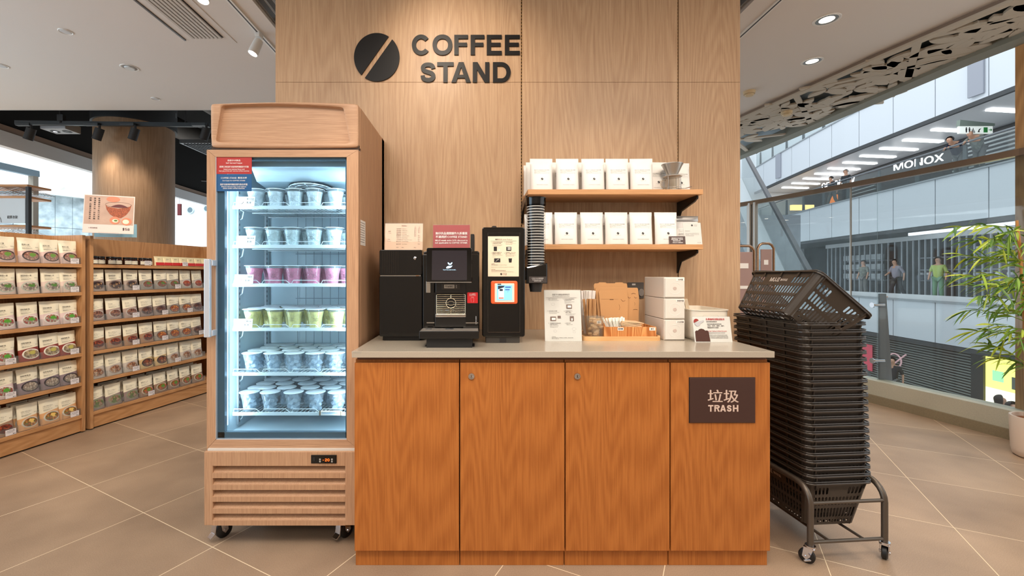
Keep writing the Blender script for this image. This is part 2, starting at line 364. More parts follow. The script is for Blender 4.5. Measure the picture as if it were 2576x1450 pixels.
def glyph(ch, w, h, s, m, ox, oz, y0, y1):
    """bold grotesque capitals: box w x h, stroke s, origin lower left"""
    P_ = lambda pts: m.prism([(ox+x, oz+z) for x, z in pts], y0, y1)
    R2 = lambda pts, wd, cl: ribbon(m, [(ox+x, oz+z) for x, z in pts], wd, cl, y0, y1)
    v = s*.92
    if ch in 'EF':
        pts = [(0, 0), (0, h), (w, h), (w, h-v), (s, h-v), (s, h*.5+v*.55), (w*.93, h*.5+v*.55), (w*.93, h*.5-v*.4), (s, h*.5-v*.4)]
        P_(pts+([(s, v), (w, v), (w, 0)] if ch == 'E' else [(s, 0)]))
    elif ch == 'T': P_([(w/2-s/2, 0), (w/2-s/2, h-v), (0, h-v), (0, h), (w, h), (w, h-v), (w/2+s/2, h-v), (w/2+s/2, 0)])
    elif ch == 'N': P_([(0, 0), (0, h), (s*1.12, h), (w-s, s*1.75), (w-s, h), (w, h), (w, 0), (w-s*1.12, 0), (s, h-s*1.75), (s, 0)])
    elif ch == 'A': P_([(0, 0), (w/2-s*.58, h), (w/2+s*.58, h), (w, 0), (w-s*1.1, 0), (w-s*1.1-w*.075, h*.21), (s*1.1+w*.075, h*.21), (s*1.1+w*.075+.0001, h*.21+.0001), (s*1.1+w*.135, h*.37), (w-s*1.1-w*.135, h*.37), (w/2, h-s*1.15), (s*1.1, 0)])
    elif ch == 'H': P_([(0, 0), (0, h), (s, h), (s, h*.5+v*.5), (w-s, h*.5+v*.5), (w-s, h), (w, h), (w, 0), (w-s, 0), (w-s, h*.5-v*.5), (s, h*.5-v*.5), (s, 0)])
    elif ch == 'K': P_([(0, 0), (0, h), (s, h), (s, h*.58), (w-s*1.25, h), (w, h), (s*1.9, h*.5), (w, 0), (w-s*1.3, 0), (s*1.25, h*.40), (s, h*.36), (s, 0)])
    elif ch == 'R':
        r_ = h*.27
        P_([(0, 0), (0, h), (s, h), (s, 0)]); P_([(w*.45, h*.45), (w*.45+s*1.05, h*.45), (w, 0), (w-s*1.15, 0)])
        R2([(s*.9, h-v/2), (w*.55, h-v/2)]+[(w*.55+(w*.45-s/2)*math.cos(R(a)), h-r_-.0+(r_-v/2)*math.sin(R(a))) for a in range(72, -73, -18)]+[(w*.55, h-2*r_+v/2), (s*.9, h-2*r_+v/2)], s*.95, False)
    elif ch == 'O':
        R2([(w/2+(w-s)/2*abs(math.cos(t))**.92*math.copysign(1, math.cos(t)), h/2+(h+.03*h-s)/2*abs(math.sin(t))**.92*math.copysign(1, math.sin(t))) for t in [2*math.pi*k/44 for k in range(44)]], s, True)
    elif ch == 'C':
        R2([(w/2+(w-s)/2*math.cos(R(a)), h/2+(h+.03*h-s)/2*math.sin(R(a))) for a in range(38, 323, 9)]+[(w/2+(w-s)/2*math.cos(R(322)), h/2+(h+.03*h-s)/2*math.sin(R(322)))], s, False)
    elif ch == 'D':
        def lp(x0, x1, z0, z1): return [(x0, z0), (x0, z1), (w*.48, z1)]+[(w*.48+(x1-w*.48)*math.cos(R(a)), h/2+(z1-h/2)*math.sin(R(a))) for a in range(78, -79, -12)]+[(w*.48, z0)]
        O_, I_ = lp(0, w, 0, h), lp(s, w-s, v, h-v); nn_ = len(O_)
        V = [[m.b.verts.new((ox+q[0], y, oz+q[1])) for q, y in ((O_[i], y0), (I_[i], y0), (I_[i], y1), (O_[i], y1))] for i in range(nn_)]
        for i in range(nn_):
            A, B = V[i], V[(i+1) % nn_]
            for k in range(4): m.b.faces.new([A[k], B[k], B[(k+1) % 4], A[(k+1) % 4]])
    elif ch == 'S':
        c = [(.90, .72), (.84, .85), (.70, .93), (.50, .95), (.28, .92), (.13, .82), (.13, .68), (.24, .58), (.5, .51), (.76, .44), (.89, .32), (.87, .17), (.72, .07), (.50, .04), (.27, .07), (.13, .17), (.09, .31)]
        pts = [(s*.4+(w-s*.8)*x, h*(z*.84+.08)) for x, z in c]
        sm = [pts[0]]
        for i in range(len(pts)-1):
            p0, p1, p2, p3 = Vector(pts[max(i-1, 0)]), Vector(pts[i]), Vector(pts[i+1]), Vector(pts[min(i+2, len(pts)-1)])
            for t in (.33, .66, 1): sm.append(tuple(.5*((2*p1)+(p2-p0)*t+(2*p0-5*p1+4*p2-p3)*t*t+(3*p1-p0-3*p2+p3)*t**3)))
        R2(sm, s, False)
def tag(o, label=None, cat=None, group=None, kind=None):
    if label: o['label'] = label
    if cat: o['category'] = cat
    if group: o['group'] = group
    if kind: o['kind'] = kind
    return o
def thing(name, label, cat, loc=(0,0,0), rot=(0,0,0), group=None):
    o = D.objects.new(name, None); COL.objects.link(o); o.location = loc; o.rotation_euler = rot; o.empty_display_size = .05
    return tag(o, label, cat, group)
def st(o): o['kind'] = 'structure'; return o
def dup(root, loc, rot=None, label=None, group=None, scale=None):
    r = root.copy(); COL.objects.link(r); r.location = loc
    if rot is not None: r.rotation_euler = rot
    if scale: r.scale = scale
    if label: r['label'] = label
    if group: r['group'] = group
    for ch in list(root.children):
        c = ch.copy(); COL.objects.link(c); c.parent = r
        for g in list(ch.children):
            d = g.copy(); COL.objects.link(d); d.parent = c
    return r
ORD = ['first','second','third','fourth','fifth','sixth','seventh','eighth','ninth','tenth','eleventh','twelfth','thirteenth','fourteenth','fifteenth','sixteenth','seventeenth','eighteenth','nineteenth','twentieth','twenty-first','twenty-second','twenty-third','twenty-fourth']
def rrect(x0, x1, z0, z1, r, n=4):
    out = []
    for cx, cz, a in ((x1-r, z1-r, 0), (x0+r, z1-r, 90), (x0+r, z0+r, 180), (x1-r, z0+r, 270)):
        for k in range(n+1):
            t = R(a+90*k/n); out.append((cx+r*math.cos(t), cz+r*math.sin(t)))
    return out
def circle(cx, cz, rx, rz=None, n=24):
    rz = rz or rx
    return [(cx+rx*math.cos(2*math.pi*k/n), cz+rz*math.sin(2*math.pi*k/n)) for k in range(n)]
def bean(mb, cx, cz, r, y0, y1, a=52, gap=.085):
    """the round mark cut in two by a slanted gap"""
    for sgn in (1, -1):
        pts = []; g = gap*r; t0 = math.asin(gap)
        for k in range(31):
            t = t0+(math.pi-2*t0)*k/30; pts.append((r*math.cos(t), r*math.sin(t)*sgn))
        ca, sa = math.cos(R(a)), math.sin(R(a))
        pts = [(cx+(u*ca-v*sa)*.96, cz+(u*sa+v*ca)*1.02) for u, v in pts]
        if sgn < 0: pts = pts[::-1]
        mb.prism(pts, y0, y1)
    return mb
# ================================================================== THE SETTING
WY = 2.57                       # face of the oak wall
# floor: ends along the atrium edge
EDGE = [(4.10, 2.3), (4.03, 2.75), (3.955, 3.28), (3.86, 3.8), (3.765, 4.27), (3.62, 4.85), (3.42, 5.5), (3.12, 6.3), (2.6, 7.3), (1.6, 8.6), (0, 9.6)]
fl = [(-6.0, -4), (6.5, -4), (6.5, 2.3)]+EDGE+[(-6.0, 9.6)]
st(MB().prism(fl, -.30, 0, 'xy').build('floor', floor_m))
st(MB().box(-18, -6.0, -4, 24, -.1, -.002).build('floor_mall', mat('mall_floor', (190, 186, 180), .4)))
# ceiling, straight far edge at y=4.86 and slanted edge to the atrium
CZ = 3.05
ce = [(-9, -4), (4.1, -4), (3.62, 2.3), (3.467, 2.908), (3.288, 3.61), (3.04, 4.86), (2.9, 5.4), (1.9, 5.4), (1.9, 4.86), (-9, 4.86)]
def ceil_hole():
    mb = MB()
    # slabs round the dark slot above the oak wall (x -1.5..1.82, y 1.9..3.5)
    mb.box(-9, -1.5, -4, 4.86, CZ, CZ+.25)
    mb.box(-1.5, 1.82, -4, 1.9, CZ, CZ+.25); mb.box(-1.5, 1.82, 3.5, 4.86, CZ, CZ+.25)
    mb.prism([(1.82, -4), (4.1, -4), (3.62, 2.3), (3.467, 2.908), (3.288, 3.61), (3.04, 4.86), (2.86, 5.7), (2.4, 6.8), (1.82, 7.6)], CZ, CZ+.25, 'xy')
    return mb
st(ceil_hole().build('ceiling', ceil_m))
st(MB().strip([(-9, 4.86), (1.82, 4.86)], CZ-.001, CZ+.25, .012).build('trim_1', mat('ceiling_edge_trim', (150, 152, 152), .6)))
st(MB().strip([(4.0, 0), (3.62, 2.3), (3.467, 2.908), (3.288, 3.61), (3.04, 4.86), (2.86, 5.7), (2.4, 6.8)], CZ-.052, CZ+.02, -.03).build('trim_2', mat('brown_edge_band', (150, 130, 114), .6)))
# dark void over the slot
st(MB().box(-1.5, 1.82, 1.9, 3.5, CZ+.45, CZ+.5).build('ceiling_void', dark_m))
gr = MB()
for i in range(60):
    x = -1.49+i*.0565
    gr.box(x, x+.012, 1.9, 3.5, CZ+.02, CZ+.07)
for y in (2.2, 2.7, 3.2): gr.box(-1.5, 1.82, y, y+.015, CZ+.035, CZ+.06)
tag(gr.build('ceiling_grille', mat('grille_slats', (120, 118, 116), .5)), 'dark slatted grille in the ceiling slot above the oak wall', 'grille')

# oak wall block
wl = X(693, WY); wr = X(1862, WY); s1 = X(1312, WY); s2 = X(1706, WY); hz = Z(207, WY)
wb = MB()
wb.box(wl+.002, wr-.002, WY+.012, WY+.62, 0, CZ+.45)
for x0, x1 in ((wl, s1-.0035), (s1+.0035, s2-.0035), (s2+.0035, wr)):
    wb.box(x0, x1, WY, WY+.05, 0, hz-.0008, .0006, 1); wb.box(x0, x1, WY, WY+.05, hz+.0008, CZ+.45, .0006, 1)
st(wb.build('wall_back', oak_wall))
for k, sx in enumerate((s1, s2)):
    mb = MB(); z = .95
    while z < CZ+.2:
        mb.box(sx-.0022, sx+.0022, WY+.0088, WY+.0125, z, z+.011); z += .0195
    r = thing('shelf_standard', ('slotted shelf channel left of the coffee bag shelves', 'slotted shelf channel at the right end of the coffee bag shelves')[k], 'channel', (0, 0, 0), group='slotted channels in the oak wall')
    MB().box(sx-.0032, sx+.0032, WY+.0095, WY+.0105, .93, CZ+.3).build('channel', mat('brass_channel', (206, 164, 90), .5), r)
    mb.build('slot', mat('slot_dark', (40, 18, 8), .8), r)
# walls behind the camera
st(MB().box(-6.2, 6.6, -4.1, -4.0, 0, 3.3).build('wall_rear', mat('rear_wall_paint', (206, 190, 172), .7)))
st(MB().box(6.5, 6.6, -4, 2.3, 0, 3.3).build('wall_right', mat('right_wall_paint', (200, 184, 166), .7)))
# oak pier at the right edge of the view
pr = MB(); px0 = X(2553, 3.36)
pr.box(px0, px0+.7, 3.28, 3.36, -.3, 3.3, .003); 
st(pr.build('wall_pier', wood('oak_pier', (176, 128, 80), (212, 162, 108), 'Z', 1.0, .4, 6, .5, 7)))

# recessed ceiling things -------------------------------------------------------
r = thing('linear_air_diffuser', 'long slatted air diffuser set in the ceiling, upper left', 'vent', (0, 0, CZ))
mb = MB(); mb.box(-2.255, -1.895, 1.9, 3.445, -.004, .01); mb.build('frame', ceil_m, r)
mb = MB()
for i in range(8): mb.box(-2.19+i*.03, -2.183+i*.03+.012, 1.9, 3.36, -.016, -.004)
mb.build('slat', mat('diffuser_slats', (206, 198, 190), .5), r)
mb = MB()
for i in range(8): mb.box(-2.171+i*.03, -2.16+i*.03, 1.9, 3.36, -.0052, -.0042)
mb.build('slot', black_m, r)
MB().box(-2.275, -2.262, 1.9, 3.40, -.01, -.001).build('rail', grey_m, r)
def downlight(px, py, rad, label, kind):
    Y = (CZ-H)*F/(CY-py); c = (X(px, Y), Y, CZ); r = thing('ceiling_downlight', label, 'light', c, group=None)
    MB().lathe([(rad*.86, -.002), (rad, -.006), (rad*1.07, -.004), (rad*1.08, -.0005)], n=28).build('trim_ring', white_p, r, 60)
    if kind == 'lit':
        MB().lathe([(.0001, -.0022), (rad*.87, -.0022)], n=24).build('diffuser', mat('downlight_glow', (255, 238, 214), emit=2.6), r)
        MB().lathe([(rad*.6, -.0026), (rad*.87, -.0026)], n=24).build('reflector', steel, r)
    elif kind == 'gimbal':
        MB().lathe([(.0001, -.0022), (rad*.86, -.0022)], n=24).build('reflector', mat('gimbal_recess', (150, 150, 150), .5), r)
        MB().lathe([(.0001, -.012), (rad*.55, -.012), (rad*.6, -.002)], n=20).build('lamp', mat('lamp_white', (220, 226, 228), .4), r)
    else:
        MB().lathe([(.0001, -.007), (rad*.7, -.006), (rad*.86, -.002)], n=20).build('cover', mat('speaker_white', (206, 208, 210), .6), r)
    return c
downlight(165, 79, .042, 'small flush ceiling disc, upper left near the frame corner', 'disc')
downlight(391, 248, .038, 'small flush ceiling disc nearest the ceiling edge over the shelves', 'disc')
downlight(2, 165, .05, 'ceiling disc cut by the left frame edge', 'disc')
downlight(326, 170, .065, 'unlit tilting downlight in the ceiling left of the diffuser', 'gimbal')
a = downlight(2080, 49, .078, 'glowing round downlight, nearer of the two on the right', 'lit')
b = downlight(2043, 154, .075, 'glowing round downlight, farther of the two on the right', 'lit')
spot('downlight_lamp', (a[0], a[1], CZ-.02), (a[0], a[1], 0), 40, WARM, 110, .8, .05)
spot('downlight_lamp', (b[0], b[1], CZ-.02), (b[0], b[1], 0), 40, WARM, 110, .8, .05)
for px, py, z0, lb in ((1885, 236, CZ, 'small cream smoke detector on the plain ceiling'), (1979, 287, CZ-.05, 'small cream smoke detector on the cut-out leaf ceiling')):
    Y = (z0-H)*F/(CY-py+6); r = thing('smoke_detector', lb, 'smoke detector', (X(px, Y), Y, z0))
    MB().lathe([(.0001, -.045), (.035, -.045), (.045, -.03), (.05, -.03), (.055, 0)], n=20).build('housing', mat('detector_cream', (222, 200, 160), .5), r, 40)
    MB().lathe([(.0455, -.032), (.0465, -.022)], n=20).build('vent_ring', mat('detector_slot', (120, 90, 60), .6), r)
# white ceiling tracks + spotlights
for k, (x, y1, lb) in enumerate(((-1.65, 3.70, 'white lighting track on the ceiling left of the oak wall'), (1.985, 3.42, 'white lighting track on the ceiling right of the oak wall'))):
    r = thing('ceiling_track', lb, 'track', (x, 1.9, CZ))
    MB().box(-.018, .018, 0, y1-1.9, -.010, 0).build('rail', white_p, r)
    MB().box(-.005, .005, 0, y1-1.9, -.0108, -.0098).build('groove', grey_d, r)
def white_spot(x, y, rot, lb, glow=True):
    r = thing('track_spotlight', lb, 'spotlight', (x, y, CZ-.01))
    MB().box(-.018, .018, -.03, .03, -.03, 0, .003).build('adapter', white_p, r)
    M = Matrix.Translation((0, 0, -.05)) @ Matrix.Rotation(R(rot), 4, 'Y') @ Matrix.Rotation(R(-14), 4, 'X')
    MB().lathe([(.0001, 0), (.03, 0), (.033, -.03), (.036, -.12), (.031, -.121)], n=24).xf(M).build('housing', white_p, r, 40)
    MB().lathe([(.0001, -.113), (.0315, -.118)], n=20).xf(M).build('lamp', mat('spot_glow', (255, 240, 220), emit=14), r)
white_spot(-1.65, 3.30, 16, 'white spotlight on the track beside the oak wall, lamp glowing')
white_spot(-1.65, 2.66, 0, 'white spotlight cut by the top frame edge, glowing end visible')

# decorative leaf ceiling along the atrium ---------------------------------------
inner = [(3.62, 2.3), (3.467, 2.908), (3.288, 3.61), (3.04, 4.86), (2.86, 5.7), (2.4, 6.8)]
outer = [(4.25, 2.3), (4.16, 2.908), (4.06, 3.61), (4.02, 4.86), (4.0, 5.9), (3.9, 7.2)]
DZ = CZ-.05
mb = MB(); poly = inner+outer[::-1]
mb.prism([(x, y) for x, y in poly], DZ+.08, DZ+.12, 'xy')
st(mb.build('ceiling_backing', mat('blue_grey_backing', (160, 176, 186), .6)))
st(MB().strip(outer, DZ-.03, DZ+.3, -.15).build('trim_3', mat('grey_green_edge', (132, 132, 120), .6)))
deco_m = mat('cream_cutout_panel', (196, 186, 170), .7)
def lerp_in(t, u):
    n = len(inner)-1; i = min(int(t*n), n-1); f = t*n-i
    a = Vector(inner[i]).lerp(Vector(inner[i+1]), f); b = Vector(outer[i]).lerp(Vector(outer[i+1]), f)
    return a.lerp(b, u)
rd = random.Random(5); lf = MB()
def leaf(cx, cy, L, W, ang, z):
    n = 7; pts = []
    for k in range(n): t = k/n; pts.append((L*(t-.5), W*.5*math.sin(math.pi*t)**.8))
    for k in range(n): t = 1-k/n; pts.append((L*(t-.5), -W*.5*math.sin(math.pi*t)**.8))
    ca, sa = math.cos(ang), math.sin(ang)
    q = []
    for u, v in pts:
        x, y = cx+u*ca-v*sa, cy+u*sa+v*ca; q.append((x, y))
    lf.prism(q, z, z+.018, 'xy')
k = 0
for fi in range(80):                        # flower heads of pointed leaves
    t = rd.random()*.98; u = .12+.76*rd.random(); c = lerp_in(t, u)
    npet = rd.choice((4, 5, 6)); a0 = rd.random()*6; Lr = .12+.12*rd.random()
    for p in range(npet):
        a = a0+p*2*math.pi/npet+rd.uniform(-.2, .2); L = Lr*rd.uniform(.8, 1.5)
        leaf(c.x+math.cos(a)*L*.55, c.y+math.sin(a)*L*.55, L, L*.42, a, DZ+(k % 7)*.0006); k += 1
for t in (.05, .22, .41, .6, .8):           # crossing ribs
    for d in (.16, -.16):
        a = lerp_in(max(t-d/2, 0), 0); b = lerp_in(min(max(t+d/2, 0), 1), 1)
        lf.bar((a.x, a.y, DZ+.01), (b.x, b.y, DZ+.01), .05, .02)
lf.strip([(x+.01, y) for x, y in inner], DZ-.003, DZ+.017, -.06)
tag(lf.build('leaf_cutout_ceiling', deco_m), 'cream ceiling screen with cut-out leaf shapes along the atrium', 'ceiling screen')

# atrium edge: kerb, glass, rail --------------------------------------------------
ed = EDGE[:9]
kb = thing('glass_balustrade', 'tall curved glass balustrade with flat bronze rail on a stone kerb', 'balustrade')
MB().strip(ed, 0, .078, .02).build('kerb_skirting', mat('olive_stone', (140, 126, 100), .4, var=.08, vscale=90), kb)
MB().strip([(x+.02, y) for x, y in ed], .0, .215, .16).build('kerb', mat('pale_stone', (190, 186, 168), .5, var=.05, vscale=120), kb)
gx = [(x+.09, y) for x, y in ed]
def at_px(px):                 # point of the glass line seen at picture column px
    for i in range(len(gx)-1):
        fa = gx[i][0]-(px-CX)/F*gx[i][1]; fb = gx[i+1][0]-(px-CX)/F*gx[i+1][1]
        if fa*fb <= 0: s = fa/(fa-fb); return Vector(gx[i]).lerp(Vector(gx[i+1]), s)
joints = [at_px(2140), at_px(2206)]
pane1 = [p for p in gx if p[1] < joints[1].y]+[tuple(joints[1])]
pane2 = [tuple(joints[1]), tuple(joints[0])]
pane3 = [tuple(joints[0])]+[p for p in gx if p[1] > joints[0].y]
for pn in (pane1, pane3): MB().strip(pn, .19, 2.15, .012).build('glass_pane', glass_b, kb)
MB().strip(pane2, .19, 2.15, .012).build('glass_pane', glass_b, kb)
mb = MB(); j = joints[0]; mb.box(j.x-.006, j.x+.006, j.y-.006, j.y+.006, .9, 2.15); mb.build('joint_strip', steel, kb)
MB().strip([(x-.02, y) for x, y in gx], 2.125, 2.175, .05).build('handrail', bronze, kb)
j = joints[1]
mb = MB(); mb.prism([(j.x+.03, .2), (j.x+.15, .2), (j.x+.09, 1.05), (j.x+.03, 1.05)], j.y, j.y+.02, 'xz'); mb.build('support_fin', grey_m, kb)
for zz in (.94, .40):
    MB().lathe([(.0001, -.10), (.026, -.10), (.026, -.09), (.014, -.088), (.014, .02)], (j.x+.05, j.y, zz), 16, 'x').build('glass_clamp', chrome, kb, 40)
for px in (1886, 1899):
    p = at_px(px)
    if p: tag(MB().box(p.x-.022, p.x+.022, p.y-.03, p.y+.03, 0, 2.15, .005).build('steel_post', steel), ('bright steel post by the oak wall, left of its pair', 'bright steel post by the oak wall, right of its pair')[px > 1890], 'post', 'steel posts by the oak wall')
# security gates
for k, (px0, px1, Y, top) in enumerate(((1835, 1897, 4.3, 619), (1906, 1946, 4.55, 613))):
    x0, x1 = X(px0, Y), X(px1, Y); zt = Z(top, Y)
    r = thing('security_gate', ('bronze tube security gate half hidden by the oak wall', 'bronze tube security gate with pinkish panel, the fully visible one')[k], 'gate', ((x0+x1)/2, Y, 0), group='security gates at the entrance')
    hw = (x1-x0)/2; pts = [(-hw, 0, 0), (-hw, 0, zt-.05), (-hw+.02, 0, zt-.015), (-hw+.05, 0, zt), (hw-.05, 0, zt), (hw-.02, 0, zt-.015), (hw, 0, zt-.05), (hw, 0, 0)]
    MB().tube(pts, .013, 10).build('frame', bronze, r, 50)
    MB().box(-hw+.03, hw-.02, -.006, .006, .12, zt-.06, .003).build('panel', mat('pink_grey_panel', (168, 138, 132), .4), r)
    MB().box(-hw+.04, hw-.035, -.0085, -.0062, zt-.42, zt-.39).box(-hw+.06, hw-.06, -.0085, -.0062, zt-.22, zt-.17).build('print', ink_w, r)
# ================================================================== ATRIUM BEYOND THE GLASS
FAC = [(16.2, 5), (16.5, 10), (17.0, 14), (17.3, 16.6), (17.9, 21.5), (18.4, 24.5), (19.1, 28), (20.0, 32)]
def facx(Y):
    for (xa, ya), (xb, yb) in zip(FAC, FAC[1:]):
        if ya <= Y <= yb: return xa+(xb-xa)*(Y-ya)/(yb-ya)
    return FAC[0][0] if Y < FAC[0][1] else FAC[-1][0]
def fpath(y0, y1, off=0, n=14): return [(facx(y0+(y1-y0)*i/n)+off, y0+(y1-y0)*i/n) for i in range(n+1)]
fas_m = mat('fascia_panel', (206, 212, 218), .45); gap_m = mat('fascia_joint', (110, 114, 118), .7)
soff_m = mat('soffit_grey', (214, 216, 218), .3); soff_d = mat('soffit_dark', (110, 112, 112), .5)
LV = [(7.24, 8.92), (3.15, 4.85), (-1.34, .185)]
names = ['upper', 'middle', 'lower']
for k, (z0, z1) in enumerate(LV):
    r = thing('balcony', 'curved pale grey panelled balcony front across the atrium, %s level' % names[k], 'balcony', group=None)
    mb = MB(); y = 5.0
    while y < 31.9:
        y2 = min(y+1.95, 32); p = fpath(y+.02, y2-.02, 0, 2); mb.strip(p, z0, z1, .06); y = y2
    mb.build('panel', fas_m, r)
    MB().strip(fpath(5, 31.9, .05), z0+.02, z1-.02, .1).build('backing', gap_m, r)
    MB().strip(fpath(5, 31.9, -.05), z1, z1+.06, .25).build('coping', mat('coping', (150, 156, 160), .5), r)
    MB().strip(fpath(5, 31.9, -.03), z0-.16, z0-.02, .12).build('drip_edge', mat('dark_drip', (60, 62, 64), .6), r)
    # slab and soffit behind
    sp = fpath(5, 31.9, .1)+[(x+9, y) for x, y in fpath(5, 31.9, 0)][::-1]
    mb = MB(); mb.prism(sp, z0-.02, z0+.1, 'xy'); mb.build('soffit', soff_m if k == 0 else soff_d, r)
    mb = MB(); mb.prism(sp, z1-.3, z1-.05, 'xy'); mb.build('floor_slab', soff_m, r)
    if k < 2:
        MB().strip(fpath(5, 31.9, .12), z1+.06, z1+1.02, .02).build('glass_rail', glass_b, r)
        mb = MB(); mb.tube([(x, y, z1+1.1) for x, y in fpath(5, 31.9, .12)], .035, 6); mb.build('handrail', grey_m, r)
        mb = MB(); y = 6.0
        while y < 31.5:
            x = facx(y)+.18; mb.prism([(y-.09, z1), (y+.09, z1), (y+.05, z1+1.05), (y-.05, z1+1.05)], x, x+.05, 'yz'); y += 1.95
        mb.build('post', mat('rail_post', (96, 100, 102), .5), r)
    if k == 0:
        for yy, hh in ((27.9, 1.5), (15.05, 1.4)):
            MB().box(facx(yy)-.09, facx(yy)-.03, yy-.18, yy+.3, z0+.15, z0+.15+hh).build('grille', mat('fascia_grille', (150, 154, 164), .6), r)
st(MB().box(19.0, 34, 32.0, 32.4, -5, 14).build('wall_far', mat('far_white', (226, 232, 236), .6)))
st(MB().box(3, 20.2, 33.5, 33.8, -5, 14).build('wall_far_end', mat('far_white2', (200, 206, 212), .6)))
MB_end = MB().box(18.0, 18.9, 31.9, 31.98, 7.24, 8.92).build('balcony_end', mat('far_white3', (236, 240, 242), .5)); tag(MB_end, 'white return face closing the far end of the upper balcony', 'balcony')
st(MB().box(5.0, 34, 2.0, 34, -3.75, -3.62).build('floor_lower', mat('lower_floor', (150, 150, 150), .4)))
# soffit strip lights
n = 0
for y in (15.9, 18.1, 19.5, 20.8, 22.1, 23.4, 24.7, 26.0, 27.3, 28.7, 30.1):
    x = facx(y)+1.2; r = MB().bar((x, y, 7.2), (x+1.9, y+.25, 7.2), .2, .03).build('strip_light', mat('strip_glow', (244, 248, 250), emit=7))
    tag(r, 'white strip light under the upper balcony, %s from the right' % ORD[n], 'light', 'strip lights under the upper balcony'); n += 1
# shopfronts set back on three levels
slat_m = mat('louvre_slats', (168, 172, 172), .4); dk = mat('shop_dark', (26, 26, 28), .5)
r = thing('shopfront', 'dark shopfront with horizontal louvres on the level of the leaning people', 'shop')
MB().strip(fpath(8, 31.9, 3.6), 4.86, 7.21, .3).build('wall', dk, r)
mb = MB()
for i in range(12):
    z = 4.95+i*.17; mb.strip(fpath(15.6, 19.6, 3.4, 4), z, z+.07, .08)
for i in range(9):
    z = 4.95+i*.2; mb.strip(fpath(24.2, 26.6, 3.4, 3), z, z+.05, .08)
mb.build('louvre', slat_m, r)
MB().strip(fpath(13.0, 14.9, 3.3, 3), 4.9, 7.0, .1).build('pillar', mat('shop_grey', (120, 124, 128), .5), r)
pa = MB().box(facx(15.2)+3.1, facx(15.2)+3.25, 14.55, 15.4, 5.0, 6.55); pa.build('poster', mat('lit_poster', (236, 238, 242), emit=.9), r)
MB().box(facx(15.2)+3.05, facx(15.2)+3.09, 14.8, 15.15, 5.35, 6.0).build('poster_picture', mat('poster_grey', (90, 80, 84), .5), r)
M = Matrix.Translation((facx(20.9)+3.1, 21.0, 6.60)) @ Matrix.Rotation(R(-78), 4, 'Z')
MB().text('MONOX', 0, 0, .46, fit=2.0, bold=.03).xf(M).build('sign_letters', mat('sign_glow', (255, 255, 255), emit=2.5), r)
M = Matrix.Translation((facx(27)+3.1, 27.0, 6.85)) @ Matrix.Rotation(R(-78), 4, 'Z')
MB().text('GEROROW', 0, 0, .5, fit=2.0, bold=.03).xf(M).build('sign_letters', mat('sign_glow', (255, 255, 255), emit=2.5), r)
MB().box(facx(30)+1.5, facx(30)+3, 29.6, 29.8, 5.6, 5.95).build('menu_light', mat('amber_glow', (255, 206, 130), emit=2.5), r)
MB().box(facx(27)+2.6, facx(27)+2.8, 26.6, 27.1, 5.3, 6.1).build('display_screen', mat('orange_screen', (220, 120, 50), emit=1.2), r)
# hanging direction sign
yb = 16.2; xb = facx(yb)+.9
r = thing('direction_sign', 'white hanging direction sign with toilet and exit pictograms under the upper balcony', 'sign', (X(2451, 15.6), 15.6, 0))
MB().box(-.58, .62, -.04, .04, Z(337, 15.6), Z(318, 15.6), .02).build('board', mat('sign_white', (226, 232, 226), emit=.35), r)
MB().prism([(-.58, Z(318, 15.6)), (.66, Z(318, 15.6)), (.66, Z(312, 15.6)), (-.56, Z(303, 15.6))], -.06, .06).build('bracket', mat('sign_green_grey', (120, 132, 122), .5), r)
mb = MB(); zc = Z(328, 15.6)
for dx in (-.33, -.22): mb.prism(circle(dx, zc+.07, .022), -.046, -.042); mb.prism([(dx-.03, zc+.045), (dx+.03, zc+.045), (dx+.018, zc-.09), (dx-.018, zc-.09)], -.046, -.042)
mb.prism(circle(-.09, zc-.03, .04), -.046, -.042); mb.prism([(-.11, zc), (-.09, zc+.08), (-.07, zc)], -.046, -.042)
mb.prism([(.07, zc-.08), (.12, zc+.03), (.2, zc+.06), (.13, zc-.02), (.14, zc-.08)], -.046, -.042)
mb.build('pictogram', ink, r)
mb = MB(); mb.box(.28, .42, -.047, -.042, zc-.09, zc+.09); mb.prism([(.46, zc-.01), (.53, zc-.01), (.53, zc-.05), (.58, zc), (.53, zc+.05), (.53, zc+.01), (.46, zc+.01)], -.047, -.042)
mb.build('exit_symbol', mat('exit_green', (40, 140, 60), .5), r)
# middle shop: slatted glazing, jars and their shelves built from reflections in the glass
r = thing('shopfront', 'shop with tall vertical slats and pale display shelves behind the middle balcony', 'shop')
MB().strip(fpath(6, 31.9, 3.6), .14, 3.12, .3).build('wall', mat('shop_mid_dark', (44, 46, 50), .5), r)
mb = MB(); y = 12.5
while y < 25.5:
    x = facx(y)+1.5; mb.box(x, x+.05, y, y+.045, .19, 2.75); y += .30 if y < 20 else .38
mb.build('slat', mat('pale_slat', (170, 176, 182), .4), r)
MB().strip(fpath(12.5, 25.5, 1.48), 2.75, 2.95, .1).build('head_rail', soff_m, r)
MB().strip(fpath(6, 26, .6), .19, .42, .1).build('low_wall', soff_m, r)
mb = MB()
for (ya, yb2, zz) in ((13.2, 20.2, 2.02), (13.2, 20.2, 1.48), (13.2, 20.2, 1.0), (22.2, 25, 2.0), (22.2, 25, 1.5), (22.2, 25, 1.0)): mb.strip(fpath(ya, yb2, 2.4), zz-.05, zz, .5)
mb.build('display_shelf', mat('shop_shelf', (150, 156, 164), .4), r)
mb = MB()
for i in range(3):
    for j in range(8): y = 22.3+j*.36; mb.box(facx(y)+2.3, facx(y)+2.5, y, y+.25, 1.02+i*.5, 1.3+i*.5)
mb.build('display_goods', mat('shop_goods', (190, 196, 200), .5), r)
